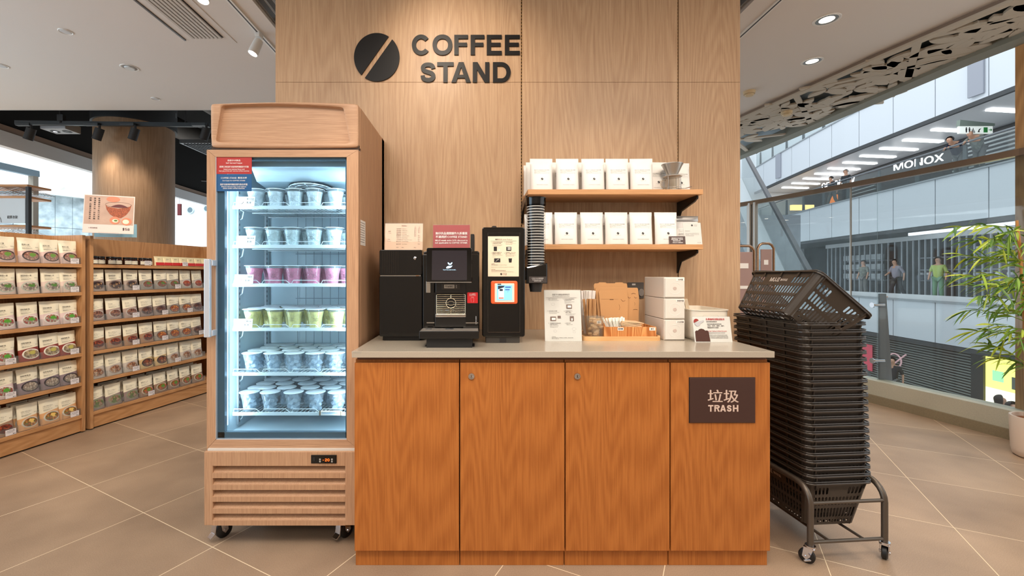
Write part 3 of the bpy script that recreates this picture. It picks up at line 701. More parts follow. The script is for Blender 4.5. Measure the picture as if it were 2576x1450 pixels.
MB().bar((facx(13.4)+1.0, 13.4, 2.98), (facx(19.0)+1.0, 19.0, 2.98), .12, .12).build('glowing_bar', mat('bar_glow', (226, 232, 240), emit=1.6), r)  # pale glowing bar along the soffit
for px, py, rr in ((2270, 660, .02), (2313, 662, .02), (2321, 661, .02), (2370, 661, .02), (2240, 665, .02), (2205, 664, .02)):
    Yp = 17.0; 
jar = thing('reflected_jar', 'reflected white-capped clear jar', 'jar', group='reflected white-capped jars across the atrium')  # solid jars made in place of reflections in the glass
MB().lathe([(.0001, 0), (.13, 0), (.14, .03), (.14, .2), (.1, .24)], n=12).build('body', mat('jar_body', (120, 128, 140), .2), jar, 50)
MB().lathe([(.1, .24), (.1, .31), (.09, .33), (.0001, .33)], n=12).build('cap', mat('jar_cap', (236, 240, 246), .4), jar, 50)
first = True
for row, (ya, yb2, zz, nn) in enumerate(((13.6, 17.2, 2.02, 10), (13.6, 19.8, 1.0, 16))):
    for i in range(nn):
        y = ya+(yb2-ya)*i/(nn-1); loc = (facx(y)+2.2, y, zz)
        lb = 'reflected white-capped jar on the %s shelf across the atrium, %s from the right' % (('upper', 'lower')[row], ORD[i])
        if first: jar.location = loc; jar['label'] = lb; first = False
        else: dup(jar, loc, label=lb)
# ground shop
r = thing('shopfront', 'ground level shop with closed roller shutter and bright yellow screen', 'shop')
MB().strip(fpath(5, 31.9, .5), -3.62, -1.34, .3).build('wall', dk, r)
mb = MB(); z = -3.5
while z < -1.45: mb.strip(fpath(15.7, 31, .4), z, z+.05, .06); z += .1
mb.build('shutter', mat('shutter_grey', (128, 134, 128), .5), r)
ya, yb2 = 14.55, 15.25
MB().strip(fpath(13.7, 15.2, .36, 2), -3.4, -1.42, .08).build('screen', mat('yellow_screen', (250, 246, 120), emit=1.6), r)
mb = MB(); mb.strip(fpath(13.72, 15.18, .34, 2), -3.35, -2.62, .012); mb.build('screen_picture', mat('cream_screen', (255, 250, 220), emit=1.7), r)
mb = MB(); mb.strip(fpath(14.1, 14.35, .33, 1), -2.5, -2.1, .012); mb.build('screen_picture', mat('screen_jug', (110, 120, 110), .5), r)
mb = MB(); mb.strip(fpath(14.6, 14.95, .33, 1), -2.35, -2.0, .012); mb.build('screen_picture', mat('screen_green', (150, 226, 160), emit=1.2), r)
MB().strip(fpath(15.22, 15.65, .3, 1), -3.5, -1.36, .15).build('pillar', mat('dark_pillar', (48, 50, 48), .5), r)
MB().strip(fpath(20.2, 21.6, .3, 1), -3.2, -2.0, .02).build('red_sign', mat('pink_red_sign', (190, 74, 90), emit=.4), r)
mb = MB(); mb.tube([(facx(19)+.26, 18.9+.3*math.cos(R(a)), -2.45+.3*math.sin(R(a))) for a in range(0, 360, 24)], .03, 5, True); mb.tube([(facx(19)+.26, 18.4, -2.1), (facx(19)+.26, 19.5, -3.1)], .03, 5)
mb.build('neon_emblem', mat('grey_pink_neon', (200, 160, 164), emit=.5), r)
# escalator
r = thing('escalator', 'escalator side with glass balustrade rising behind the oak wall edge', 'escalator')
A = Vector((X(1868, 11.5), 11.5, 3.85)); B = Vector((X(1992, 7.8), 7.8, Z(700, 7.8))); C = B+(B-A)*.9
def para(mb, lo, hi, th):
    n = Vector((th, 0, 0)); q = [A+Vector((0,0,lo)), C+Vector((0,0,lo)), C+Vector((0,0,hi)), A+Vector((0,0,hi))]
    v = [mb.b.verts.new(p) for p in q]+[mb.b.verts.new(p+n) for p in q]
    for f in ((0,1,2,3),(7,6,5,4),(0,4,5,1),(1,5,6,2),(2,6,7,3),(3,7,4,0)): mb.b.faces.new([v[i] for i in f])
    return mb
para(MB(), -.75, -.1, -.4).build('side_panel', mat('escalator_panel', (186, 192, 196), .35), r)
para(MB(), -.1, .72, -.02).build('balustrade', glass_b, r)
para(MB(), .72, .8, -.08).build('handrail', grey_d, r)
# grey wall under the escalator
st(MB().box(3.2, 9.5, 13.0, 13.2, -3, 3.0).build('wall_escalator', mat('grey_wall_far', (128, 134, 140), .5)))
# ================================================================== COUNTER CABINETS
DY = 1.845; TOPZ = .914; TF = 1.825
cx = [X(888, DY), X(1156, DY), X(1421.5, DY), X(1686, DY), X(1948, TF)]
cx[0] = X(885, TF)+.003; cx[4] = cx[4]-.002
dz0, dz1 = Z(1387, DY), Z(913, DY)
labs = ['cherry wood cabinet beside the freezer, plain door without lock', 'cherry wood cabinet with round lock, second from the freezer', 'cherry wood cabinet with round lock, next to the trash cabinet', 'cherry wood trash cabinet with brown plaque on its door']
for i in range(4):
    x0, x1 = cx[i]+.0015, cx[i+1]-.0015; r = thing('cabinet', labs[i], 'cabinet', (x0, DY, 0), group=None); W = x1-x0
    MB().box(0, W, .021, .70, .0 if i == 0 else .0, .875, .001).build('body', cherry, r)
    MB().box(.001, W-.001, 0, .019, dz0, dz1, .0012).build('door', cherry, r)
    MB().box(0, W, .05, .06, .005, dz0-.002).build('plinth', cherry, r)
    if i == 3:
        MB().box(W-.022, W, .03, .05, 0, dz0-.003).build('side_leg', cherry, r)
        MB().box(.003, W-.024, .045, .052, 0, .012).build('floor_gap', black_m, r)
    if i in (1, 2):
        lx = X((1186, 1452)[i-1], DY)-x0; lz = Z(947, DY)
        lk = MB().lathe([(.0001, -.004), (.0075, -.004), (.0085, -.0055), (.0125, -.0055), (.0135, -.002), (.0135, 0)], (lx, 0, lz), 24, 'y').build('lock', chrome, r, 40)
        MB().box(lx-.0012, lx+.0012, -.0056, -.0045, lz-.005, lz+.005).build('keyhole', black_m, lk)
    if i == 3:
        a, b2, c, d = X(1734, DY)-x0, X(1898, DY)-x0, Z(1063, DY), Z(951, DY)
        pl = MB().box(a, b2, -.006, .0005, c, d, .0012).build('plaque', mat('dark_brown_plaque', (70, 46, 40), .45, metal=.2), r)
        MB().box(a-.002, b2+.002, -.002, .0008, c-.002, d+.002).build('plaque_rim', black_m, pl)
        m = MB(); S = F/DY
        m.text('垃圾', (X(1817, DY)-x0), Z(997, DY), .058, fit=77/S, y=-.0066, bold=.018)
        for ch, pa, pb in (('T', 1779.5, 1792.5), ('R', 1795, 1808.5), ('A', 1809.5, 1824), ('S', 1826, 1838.5), ('H', 1841.5, 1855)):
            glyph(ch, (pb-pa)/S, 16.5/S, 3.6/S, m, X(pa, DY)-x0, Z(1035, DY), -.0070, -.0060)
        m.build('plaque_lettering', mat('beige_lettering', (214, 188, 172), .5), pl)
ct = thing('worktop', 'grey-beige stone worktop over the cherry cabinets', 'worktop', (0, 0, 0))
MB().box(X(885, TF), X(1949, TF), TF, WY-.001, TOPZ-.026, TOPZ, .0015).build('slab', stone, ct)
MB().box(cx[0]+.01, cx[4]-.012, TF+.035, TF+.055, TOPZ-.040, TOPZ-.026).build('shadow_strip', mat('cherry_shadow', (96, 52, 26), .5), ct)  # shadow under the slab, painted as a darker cherry strip
MB().box(X(885, TF)-.002, X(885, TF)+.04, TF-.002, TF+.03, TOPZ-.008, TOPZ+.0025, .002).build('corner_guard', clear, ct)

# ================================================================== FREEZER
FY = 1.995; fx0, fx1 = X(527, 2.02), X(903, 2.02); fz = thing('display_freezer', 'tall oak-look upright display freezer with lit glass door and louvred base', 'freezer')
hy = 2.02
# body shell
mb = MB(); zt = Z(262, hy)
mb.box(fx1-.045, fx1, hy+.03, WY-.01, .46, zt-.003, .006); mb.box(fx0, fx0+.045, hy+.03, WY-.01, .46, zt-.003, .006)
mb.box(fx0, fx1, 2.50, WY-.01, .46, zt-.003); mb.box(fx0+.01, fx1-.01, hy+.06, WY-.01, zt-.03, zt-.004)
mb.box(fx0, fx1, hy-.01, WY-.01, .40, .462, .004)
mb.build('cabinet_shell', fridge_v, fz)
# header: rounded slab with a recessed trapezoid panel
W = fx1-fx0; hz0, hz1 = Z(371, hy), Z(260, hy); cxm = (fx0+fx1)/2
out = []
for k in range(13):
    t = k/12; out.append((fx0+.012+(W-.024)*t, hz1+.008*math.sin(math.pi*t)))
out = [(fx0+.004, hz0+.012), (fx0+.002, hz1-.02), (fx0+.004, hz1-.006)]+out+[(fx1-.004, hz1-.008), (fx1-.001, hz1-.02), (fx1-.001, hz0+.012), (fx1-.008, hz0+.002)]
for k in range(9): t = 1-k/8; out.append((fx0+.014+(W-.03)*t, hz0-.004*math.sin(math.pi*t)))
def pxz(px, py): return (X(px, hy), Z(py, hy))
ins = []
c4 = [pxz(557, 266), pxz(862, 270), pxz(879, 359), pxz(543, 356)]
for a, b2, arc in ((0, 1, .010), (1, 2, 0), (2, 3, .006), (3, 0, 0)):
    for k in range(8):
        t = k/8; p = (c4[a][0]+(c4[b2][0]-c4[a][0])*t, c4[a][1]+(c4[b2][1]-c4[a][1])*t+arc*math.sin(math.pi*t)*(1 if a == 0 else -.6)); ins.append(p)
# face ring between outline and inset
def chaikin(p, it=2):
    for _ in range(it): p = [q for k in range(len(p)) for q in ((p[k][0]*.8+p[(k+1) % len(p)][0]*.2, p[k][1]*.8+p[(k+1) % len(p)][1]*.2), (p[k][0]*.2+p[(k+1) % len(p)][0]*.8, p[k][1]*.2+p[(k+1) % len(p)][1]*.8))]
    return p
def ring_mesh(mb, o, i_, y0, y1, yi):
    def res(poly, n):
        L = [0]
        for k in range(len(poly)): L.append(L[-1]+(Vector(poly[(k+1) % len(poly)])-Vector(poly[k])).length)
        r = []
        cxx = sum(p[0] for p in poly)/len(poly); czz = sum(p[1] for p in poly)/len(poly)
        for j in range(n):
            a = 2*math.pi*j/n; d = Vector((math.cos(a), math.sin(a)*.3)); best = None
            for k in range(len(poly)):
                p, q = Vector(poly[k])-Vector((cxx, czz)), Vector(poly[(k+1) % len(poly)])-Vector((cxx, czz)); e = q-p
                den = d.x*e.y-d.y*e.x
                if abs(den) < 1e-9: continue
                t = (p.x*e.y-p.y*e.x)/den; u = (p.x*d.y-p.y*d.x)/den
                if t > 0 and -1e-6 <= u <= 1+1e-6: best = t if best is None else max(best, t)
            best = best or .1; r.append((cxx+d.x*best, czz+d.y*best))
        return r
    n = 260; o, i_ = chaikin(o, 1), chaikin(i_, 3); O, I = res(o, n), res(i_, n); cc = (sum(p[0] for p in i_)/len(i_), sum(p[1] for p in i_)/len(i_))
    def loop(poly, y, s=1.0, c=cc, sh=0): return [mb.b.verts.new((c[0]+(p[0]-c[0])*s, y, c[1]+(p[1]-c[1])*s)) for p in poly]
    def inset(poly, y, d):
        r = []
        for k in range(n):
            a, b3 = Vector(poly[k-1]), Vector(poly[(k+1) % n]); t = (b3-a).normalized(); nn = Vector((-t.y, t.x)); r.append(mb.b.verts.new((poly[k][0]+nn.x*d, y, poly[k][1]+nn.y*d)))
        return r
    Ls = [loop(O, y1), loop(O, y0+.012), inset(O, y0+.003, .003), inset(O, y0, .008), inset(I, y0, -.006), inset(I, y0+.003, -.002), loop(I, yi-.004), inset(I, yi, .003)]
    for A, B in zip(Ls, Ls[1:]):
        for k in range(n): mb.b.faces.new([A[k], A[(k+1) % n], B[(k+1) % n], B[k]])
    mb.b.faces.new(Ls[-1])
mb = MB(); ring_mesh(mb, out, ins, hy, hy+.09, hy+.022); mb.build('header', fridge_h, fz, 40)
MB().box(fx1-.003, fx1+.0005, hy+.02, hy+.09, hz0, hz1-.012).build('header_side', fridge_v, fz)
# door
gx0, gx1, gz0, gz1 = X(542, FY), X(872, FY), Z(1107, FY), Z(395, FY)
dx0, dx1, dzb, dzt = X(520, FY), X(901.5, FY), Z(1131, FY), Z(377, FY)
def mitre(mb, x0, x1, z0, z1, a0, a1, b0, b1, y0, y1, which):
    if which in 'tb':
        for (zo, zi) in ((z1, b1),) if which == 't' else ((z0, b0),):
            mb.prism([(x0+.0006, zo), (x1-.0006, zo), (a1-.0006, zi), (a0+.0006, zi)], y0, y1)
    if 'v' in which:
        for (xo, xi) in ((x0, a0), (x1, a1)):
            mb.prism([(xo, z0+.0006), (xi, b0+.0006), (xi, b1-.0006), (xo, z1-.0006)], y0, y1)
mb = MB(); mitre(mb, dx0, dx1, dzb, dzt, gx0, gx1, gz0, gz1, FY, FY+.035, 'v'); door = mb.build('door', fridge_v, fz)
for wh in 'tb': mb = MB(); mitre(mb, dx0, dx1, dzb, dzt, gx0, gx1, gz0, gz1, FY, FY+.035, wh); mb.build('door_rail', fridge_h, door)
mb = MB(); i1 = .030
for a, b2, c, d in ((gx0, gx0+.034, gz0, gz1), (gx1-.010, gx1, gz0, gz1), (gx0, gx1, gz0, gz0+.030), (gx0, gx1, gz1-.012, gz1)): mb.box(a, b2, FY+.014, FY+.034, c, d, .001)
mb.build('spacer_frame', mat('blue_grey_spacer', (108, 132, 148), .25, metal=.4), door)
mb = MB()
for a, b2, c, d in ((gx0-.0006, gx0+.003, gz0, gz1), (gx0, gx1, gz0-.001, gz0+.0035)): mb.box(a, b2, FY+.001, FY+.014, c, d)
mb.build('glazing_bead', alu, door)
MB().box(gx0, gx1, FY+.006, FY+.011, gz0, gz1).build('door_glass', glass_f, door)
hx0, hx1, ha, hb = X(513, FY-.05), X(529, FY-.05), Z(849, FY-.04), Z(652, FY-.04)
mb = MB(); mb.box(hx0, hx1-.004, FY-.052, FY-.032, ha, hb, .003); mb.box(hx0+.012, hx1+.001, FY-.036, FY, ha+.004, ha+.03, .002); mb.box(hx0+.012, hx1+.001, FY-.036, FY, hb-.03, hb-.004, .002)
mb.build('handle', alu, door)
# stickers on the glass
S = F/FY
def sticker(nm, px0, px1, py0, py1, m, lines):
    x0, x1, z0, z1 = X(px0, FY), X(px1, FY), Z(py1, FY), Z(py0, FY)
    o = MB().box(x0, x1, FY+.0035, FY+.0058, z0, z1).build(nm, m, fz)
    t = MB()
    for s, py, sz, wd in lines: t.text(s, (x0+x1)/2, Z(py, FY), sz/S, fit=wd/S, y=FY+.0032, bold=.012)
    t.build('print', ink_w, o)
sticker('red_sticker', 543.5, 632, 394.5, 437.5, mat('red_sticker2', (178, 50, 46), .45), [('自助沙冰飲品', 403.5, 5.2, 32), ('Self Served Frappe', 410, 4.6, 41), ('選擇口味並於自助咖啡機進行付款', 419.5, 5.2, 74), ('Select your desired flavor and', 425.6, 4, 53), ('then pay at the self-service coffee machine', 430, 3.8, 76)])
sticker('blue_sticker', 543, 631.5, 438, 481, blue_stk, [('COFFEE STAND 專用冰杯', 447.5, 5.4, 66), ('Ice Cups for COFFEE STAND', 454.2, 4, 57), ('放於自助咖啡機前請先除去杯蓋', 464, 5.2, 69), ('Please remove the cover before', 469.6, 4.2, 62), ('place under coffee machine', 473.8, 4.2, 54)])
# liner
lx0, lx1, ly1 = fx0+.046, fx1-.046, 2.497; lz0, lz1 = .475, Z(372, FY)
mb = MB()
mb.box(lx0, lx0+.004, FY+.04, ly1, lz0, lz1); mb.box(lx1-.004, lx1, FY+.04, ly1, lz0, lz1); mb.box(lx0, lx1, ly1-.004, ly1, lz0, lz1)
mb.box(lx0, lx1, FY+.04, ly1, lz0, lz0+.006); mb.box(lx0, lx1, FY+.04, ly1, lz1-.004, lz1)
mb.build('liner', frz_in, fz)
mb = MB()
for x0, x1 in ((fx0+.002, lx0+.002), (lx1-.002, fx1-.002)): mb.box(x0, x1, FY+.036, hy+.032, .462, lz1)
mb.box(fx0+.002, fx1-.002, FY+.036, hy+.032, .445, .478); 
mb.build('inner_frame', frz_in, fz)
MB().box(fx0+.002, fx1-.002, FY+.036, hy+.032, lz1-.002, hz0+.012).build('top_gap', mat('gap_brown', (60, 42, 30), .7), fz)
# light bars
for x, rot in ((lx0+.012, 1), (lx1-.012, -1)):
    MB().box(x-.008, x+.008, FY+.046, FY+.062, .53, 1.72, .003).build('light_bar', led_w, fz)
area('freezer_light', (lx0+.03, FY+.075, 1.12), .03, 1.15, 3.6, (.86, .95, 1.0), (R(90), 0, R(-40)))
area('freezer_light', (lx1-.03, FY+.075, 1.12), .03, 1.15, 3.2, (.86, .95, 1.0), (R(90), 0, R(40)))
area('freezer_light', ((lx0+lx1)/2, FY+.08, 1.72), .5, .03, .35, (.86, .95, 1.0), (R(25), 0, 0))
# evaporator cover with fan grille
ev = MB().prism([(2.10, 1.755), (2.49, 1.755), (2.49, 1.64), (2.16, 1.69)], lx0+.10, lx1-.02, 'yz').build('evaporator_cover', frz_in, fz)
M = Matrix.Translation(((lx0+lx1)/2+.045, 2.245, 1.668)) @ Matrix.Rotation(R(-8), 4, 'X')
MB().lathe([(.0001, .004), (.112, .004)], n=32).xf(M).build('fan_opening', mat('fan_dark', (40, 60, 72), .6), ev)
mb = MB()
for rr in (.112, .085, .058, .03): mb.tube([(rr*math.cos(R(a)), rr*math.sin(R(a)), -.006) for a in range(0, 360, 15)], .0022, 6, True)
for a in range(-5, 6):
    y = a*.02; hw = math.sqrt(max(.0126-y*y, 0)); mb.tube([(-hw, y, -.004), (hw, y, -.004)], .0016, 6)
mb.tube([(0, -.112, -.007), (0, .112, -.007)], .002, 6)
mb.xf(M).build('fan_grille', wire_w, ev)
MB().box(lx0+.004, lx1-.004, FY+.05, FY+.075, 1.735, 1.765).build('light_canopy', frz_in, fz)
# rear guard rods, shelf standards
mb = MB()
for i in range(9): x = lx0+.17+i*.046; mb.tube([(x, 2.478, .52), (x, 2.478, 1.62)], .0018, 5)
for z in (.82, 1.10, 1.35): mb.tube([(lx0+.16, 2.475, z), (lx1-.02, 2.475, z)], .0018, 5)
mb.build('rear_guard', mat('guard_grey', (130, 146, 158), .4), fz)
mb = MB()
for x in (lx0+.010, lx1-.010):
    for y in (2.16, 2.44): mb.box(x-.005, x+.005, y-.008, y+.008, .50, 1.66)
mb.build('shelf_standard', mat('standard_grey', (170, 180, 186), .35, metal=.5), fz)
mb = MB()
for x in (lx0+.0158, lx1-.0158):
    for y in (2.16, 2.44):
        for k in range(44): mb.box(x-.0006, x+.0006, y-.003, y+.003, .51+k*.026, .522+k*.026)
mb.build('standard_slot', mat('slot_grey', (60, 70, 78), .6), fz)
# shelves
SZ = [Z(520, 2.11), Z(618, 2.11), Z(715, 2.11), Z(826, 2.11), Z(938, 2.11), Z(1038, 2.11)]
sx0, sx1 = lx0+.014, lx1-.014; sy0, sy1 = 2.105, 2.465
for k, z in enumerate(SZ):
    mb = MB(); n = 30
    for i in range(n): x = sx0+.006+(sx1-sx0-.012)*i/(n-1); mb.tube([(x, sy0, z-.004), (x, sy1, z-.004)], .0016, 5)
    for y in (sy0+.01, (sy0+sy1)/2, sy1-.01): mb.tube([(sx0, y, z-.0075), (sx1, y, z-.0075)], .003, 6)
    sh = mb.build('wire_shelf', wire_w, fz)
    MB().box(sx0, sx1, sy0-.004, sy0+.002, z-.013, z+.003, .001).build('front_strip', mat('clear_white_strip', (226, 238, 244), .25), sh)
    mb = MB(); pts = [(sx0+.004, sy0-.001, z)]; m4 = 4; wx = (sx1-sx0)/m4
    for i in range(m4):
        a = sx0+i*wx; zt2 = z+.018
        pts += [(a+.006, sy0-.001, zt2), (a+wx-.03, sy0-.001, zt2), (a+wx-.012, sy0-.001, z+.003), (a+wx-.002, sy0-.001, z+.003)]
    mb.tube(pts, .0016, 5); mb.build('front_wire', wire_w, sh)
    mb = MB()
    for x in (sx0, sx1): mb.tube([(x, 2.17, z-.008), (x, 2.20, z-.012), (x, 2.185, z-.05), (x, 2.168, z-.055)], .003, 5)
    mb.build('bracket', wire_w, sh)
# thermometer on the bottom shelf
t = thing('thermometer', 'small white thermometer clipped to the lowest freezer shelf', 'thermometer', (X(833, 2.10), 2.096, Z(1039, 2.10)))
MB().box(-.055, .055, -.004, .004, -.011, .011, .003).build('case', white_p, t)
MB().box(-.04, .04, -.0052, -.004, -.001, .002).build('scale_strip', mat('blue_scale', (150, 190, 220), .4), t)
mb = MB()
for i in range(16): mb.box(-.04+i*.005, -.0395+i*.005, -.0055, -.0045, .003, .007)
mb.build('scale_marks', ink, t)
mb = MB(); mb.box(-.055, -.046, -.006, .005, -.011, .011, .002); mb.box(.046, .055, -.006, .005, -.011, .011, .002); mb.build('clip', mat('brown_clip', (120, 106, 90), .4), t)
# louvred base
GY = 1.975; gz_t, gz_b = Z(1137, GY), Z(1323, GY); ga, gb2 = X(513, GY), fx1
la, lb2 = X(535, GY), X(868, GY)
mb = MB(); mb.box(ga, la, GY, GY+.04, gz_b, gz_t, .003); mb.box(lb2, gb2, GY, GY+.04, gz_b, gz_t, .003)
lz_t = Z(1174, GY); mb.box(la-.002, lb2+.002, GY, GY+.04, lz_t, gz_t, .003)
base = mb.build('base_panel', fridge_v, fz)
mb = MB(); nl = 5; hl = (lz_t-gz_b)/nl
for i in range(nl):
    z0 = gz_b+i*hl; zf = z0+hl*.42
    pr = [(GY, z0), (GY, zf)]+[(GY+.006+.004*math.sin(R(a)), zf+.006-.004+.006*math.sin(R(a))) for a in (0, 45)]+[(GY+.012, z0+hl*.55), (GY+.05, z0+hl*.98), (GY+.05, z0)]
    mb.prism(pr, la-.001, lb2+.001, 'yz')
mb.build('louvre', fridge_v, base)
MB().box(ga+.02, gb2-.02, GY+.052, GY+.06, gz_b, gz_t-.01).build('backing', dark_m, base)
MB().box(ga+.01, gb2-.01, GY+.06, WY-.03, gz_b+.005, .42).build('machine_box', mat('freezer_grey', (120, 116, 110), .5), base)
MB().box(ga+.01, gb2-.005, GY+.01, hy, gz_t-.004, .447).build('top_ledge', mat('ledge_white', (214, 208, 200), .5), base)
# digital thermostat
a, b2, c, d = X(783, GY), X(847, GY), Z(1166, GY), Z(1145, GY)
th = MB().box(a, b2, GY-.004, GY+.005, c, d, .0015).build('thermostat', black_s, fz)
MB().box(X(801, GY), X(846, GY), GY-.0055, GY-.004, c+.001, d-.001, .001).build('display_bezel', black_g, th)
MB().text('-20', X(821.5, GY), Z(1156.5, GY), 9/(F/GY), fit=17/(F/GY), y=GY-.006, bold=.012).build('display_digits', mat('orange_led', (255, 92, 24), emit=3), th)
mb = MB()
for px in (806, 836):
    for py in (1155, 1160.5): mb.box(X(px-2, GY), X(px+2, GY), GY-.006, GY-.0054, Z(py+2, GY), Z(py-2, GY))
mb.build('button', mat('button_grey', (170, 166, 160), .5), th)
MB().box(X(788, GY), X(794, GY), GY-.0055, GY-.004, Z(1160, GY), Z(1150, GY), .001).build('rocker_switch', black_m, th)
# compliance label on the freezer side
mb = MB(); y0, y1 = 2.02, 2.12
lab = MB().box(fx1, fx1+.0012, y0+.005, y1+.01, Z(617, 2.06), Z(554, 2.06)).build('side_label', paper_w, fz)
mb = MB()
for k in range(9): mb.box(fx1+.0012, fx1+.0016, y0+.015, y1-.005*(k % 3), Z(560+k*6, 2.06), Z(561.4+k*6, 2.06))
mb.build('print', ink_g, lab)
# door hinge, castors
MB().box(dx1-.05, dx1, FY+.01, FY+.05, dzb-.008, dzb).build('hinge', black_s, fz)
def castor(parent, x, y, z_top, r=.032, brake=True, rot=0, w=.022, nm='castor', plate=True):
    mb = MB()
    for s in (-1, 1):
        mb.prism([(-.014, z_top-.01), (.02, z_top-.01), (.026, r), (.012, r-.012), (-.002, r+.004)], s*(w/2+.003), s*(w/2+.005), 'yz')
    mb.box(-w/2-.006, w/2+.006, -.018, .022, z_top-.012, z_top-.008)
    if plate: mb.cyl(.02, z_top-.009, z_top, n=16)
    mb.cyl(.006, -w/2-.008, w/2+.008, (0, .012, r), 12, 'x'); c = mb.build(nm, chrome, parent, loc=(x, y, 0), rot=(0, 0, R(rot)))
    MB().lathe([(.0001, -w/2), (r*.8, -w/2), (r, -w/2+.004), (r, w/2-.004), (r*.8, w/2), (.0001, w/2)], (0, .012, r), 24, 'x').build('wheel', rubber, c, 40)
    if brake:
        mb = MB(); pr = [(-.018, z_top-.012), (-.026, z_top-.02), (-.032, .030), (-.052, .020), (-.054, .025), (-.035, .037), (-.029, z_top-.014), (-.020, z_top-.006)]
        mb.prism(pr, -.016, .016, 'yz', .001); mb.build('brake_pedal', chrome, c)
    return c
for x, y, bk in ((X(556, 2.06), 2.06, True), (X(868, 2.06)-.006, 2.06, True), (fx0+.06, 2.46, False), (fx1-.06, 2.46, False)): castor(fz, x, y, gz_b+.006, .036, bk, -34, .026)
mb = MB(); mb.cyl(.022, .05, .106, (X(648, 2.15), 2.15, 0), 16); mb.cyl(.022, .05, .106, (X(805, 2.15), 2.15, 0), 16); mb.build('levelling_foot', black_m, fz)

# ================================================================== CUPS IN THE FREEZER
def cone(r0, z0, r1, z1): return lambda x, y, z: ((r0+(r1-r0)*(z-z0)/(z1-z0)+.0008)*math.sin(x/.040), -(r0+(r1-r0)*(z-z0)/(z1-z0)+.0008)*math.cos(x/.040), z)
CUPH = .096
KINDS = {
 'coconut': dict(c=(238, 244, 246), t=('フラッペ', 'ココナッツ', 'Coconut Frappe', 'net 150g'), d='white coconut frappe'),
 'yuzu': dict(c=(226, 238, 238), t=('フラッペ', 'ゆず', 'Yuzu Frappe', 'net 150g'), d='pale yuzu frappe'),
 'strawberry': dict(c=(226, 96, 140), t=('フラッペ', 'いちご', 'Strawberry Frappe', 'net 150g'), d='pink strawberry frappe'),
 'mango': dict(c=(240, 220, 110), t=('フラッペ', 'マンゴー', 'Mango Frappe', 'net 150g'), d='yellow mango frappe'),
 'ice': dict(c=(214, 230, 240), t=None, d='clear ice cubes')}
def make_cup(k):
    q = KINDS[k]; r = thing('frappe_cup' if k != 'ice' else 'ice_cup', 'x', 'cup')
    MB().lathe([(.0001, .0005), (.027, .0005), (.028, .003), (.033, .05), (.0385, .070), (.0415, .088), (.0445, .0885), (.0445, .0905), (.0415, .0905)], n=20).build('cup', frost, r, 35)
    MB().lathe([(.0001, .0925), (.043, .0920), (.0465, .0905), (.0470, .0888), (.0455, .0885)], n=20).build('lid', mat('film_lid', (232, 240, 244), .3), r, 35)
    mb = MB(); rr = random.Random(k)
    m = mat('content_'+k, q['c'], .55 if k != 'ice' else .15, bump=.9, bscale=70, var=.14, vscale=60)
    if k == 'ice':
        for i in range(16):
            z = .010+.066*(i/16); rad = .012+.010*rr.random(); a = i*2.4; s = .012
            M = Matrix.Translation((rad*math.cos(a), rad*math.sin(a), z)) @ Matrix.Rotation(rr.random()*3, 4, 'X') @ Matrix.Rotation(rr.random()*3, 4, 'Y')
            t = MB().box(-s, s, -s*.8, s*.8, -s*.7, s*.7, .003, 1).xf(M); me = D.meshes.new('t'); t.b.to_mesh(me); t.b.free(); mb.b.from_mesh(me); D.meshes.remove(me)
        mb.build('ice', glass_ice, r)
    else:
        mb.lathe([(.0001, .0015), (.0262, .0015), (.0320, .05), (.0370, .070), (.038, .078), (.0001, .080)], n=18); mb.build('filling', m, r, 50)
        tb = MB(); cf = cone(.028, .003, .033, .05)
        for s, z, sz, wd in ((q['t'][0], .0520, .0040, .010), (q['t'][1], .0450, .0090, None), (q['t'][2], .0370, .0040, .024), (q['t'][3], .0320, .0034, .013)):
            tb.text(s, 0, z, sz, fit=wd, curve=cf, bold=.02, maxw=.030)
        tb.build('print', ink, r)
    return r
glass_ice = glass('ice_clear', (226, 238, 246), 1.0, .45, (220, 234, 244), .1)
order = ['coconut', 'yuzu', 'strawberry', 'mango', 'ice', 'ice']
frontpx = [[645, 694, 743, 793, 846], [640, 690, 738, 790, 842], [640, 692, 740, 788, 836], [636, 693, 742, 794, 846], [636, 690, 742, 793, 844], [627, 679, 738, 795, 850]]
cups = {}
for s, z in enumerate(SZ):
    k = order[s]; used = k in cups
    if not used: cups[k] = make_cup(k)
    nrow = 3 if s < 3 else 4
    for row in range(nrow):
        y = 2.155+row*.086
        for i in range(5):
            x = X(frontpx[s][i], 2.155)+(.047 if row % 2 else 0)+random.uniform(-.003, .003)
            if x > sx1-.048: x = sx0+.05 if row % 2 else x
            wrap = row % 2 and X(frontpx[s][i], 2.155)+.047 > sx1-.048
            lb = '%s cup, %s, %s row, %s freezer shelf down' % (KINDS[k]['d'], 'at the left end' if wrap else ORD[i]+' from the left', 'front' if row == 0 else ORD[row], ORD[s])
            rz = random.uniform(-.5, .5); g = 'frozen drink cups in the freezer'
            if not used: cups[k].location = (x, y, z-.002); cups[k].rotation_euler = (0, 0, rz*.3); cups[k]['label'] = lb; cups[k]['group'] = g; used = True
            else: dup(cups[k], (x, y, z-.002), (0, 0, rz), lb, g)
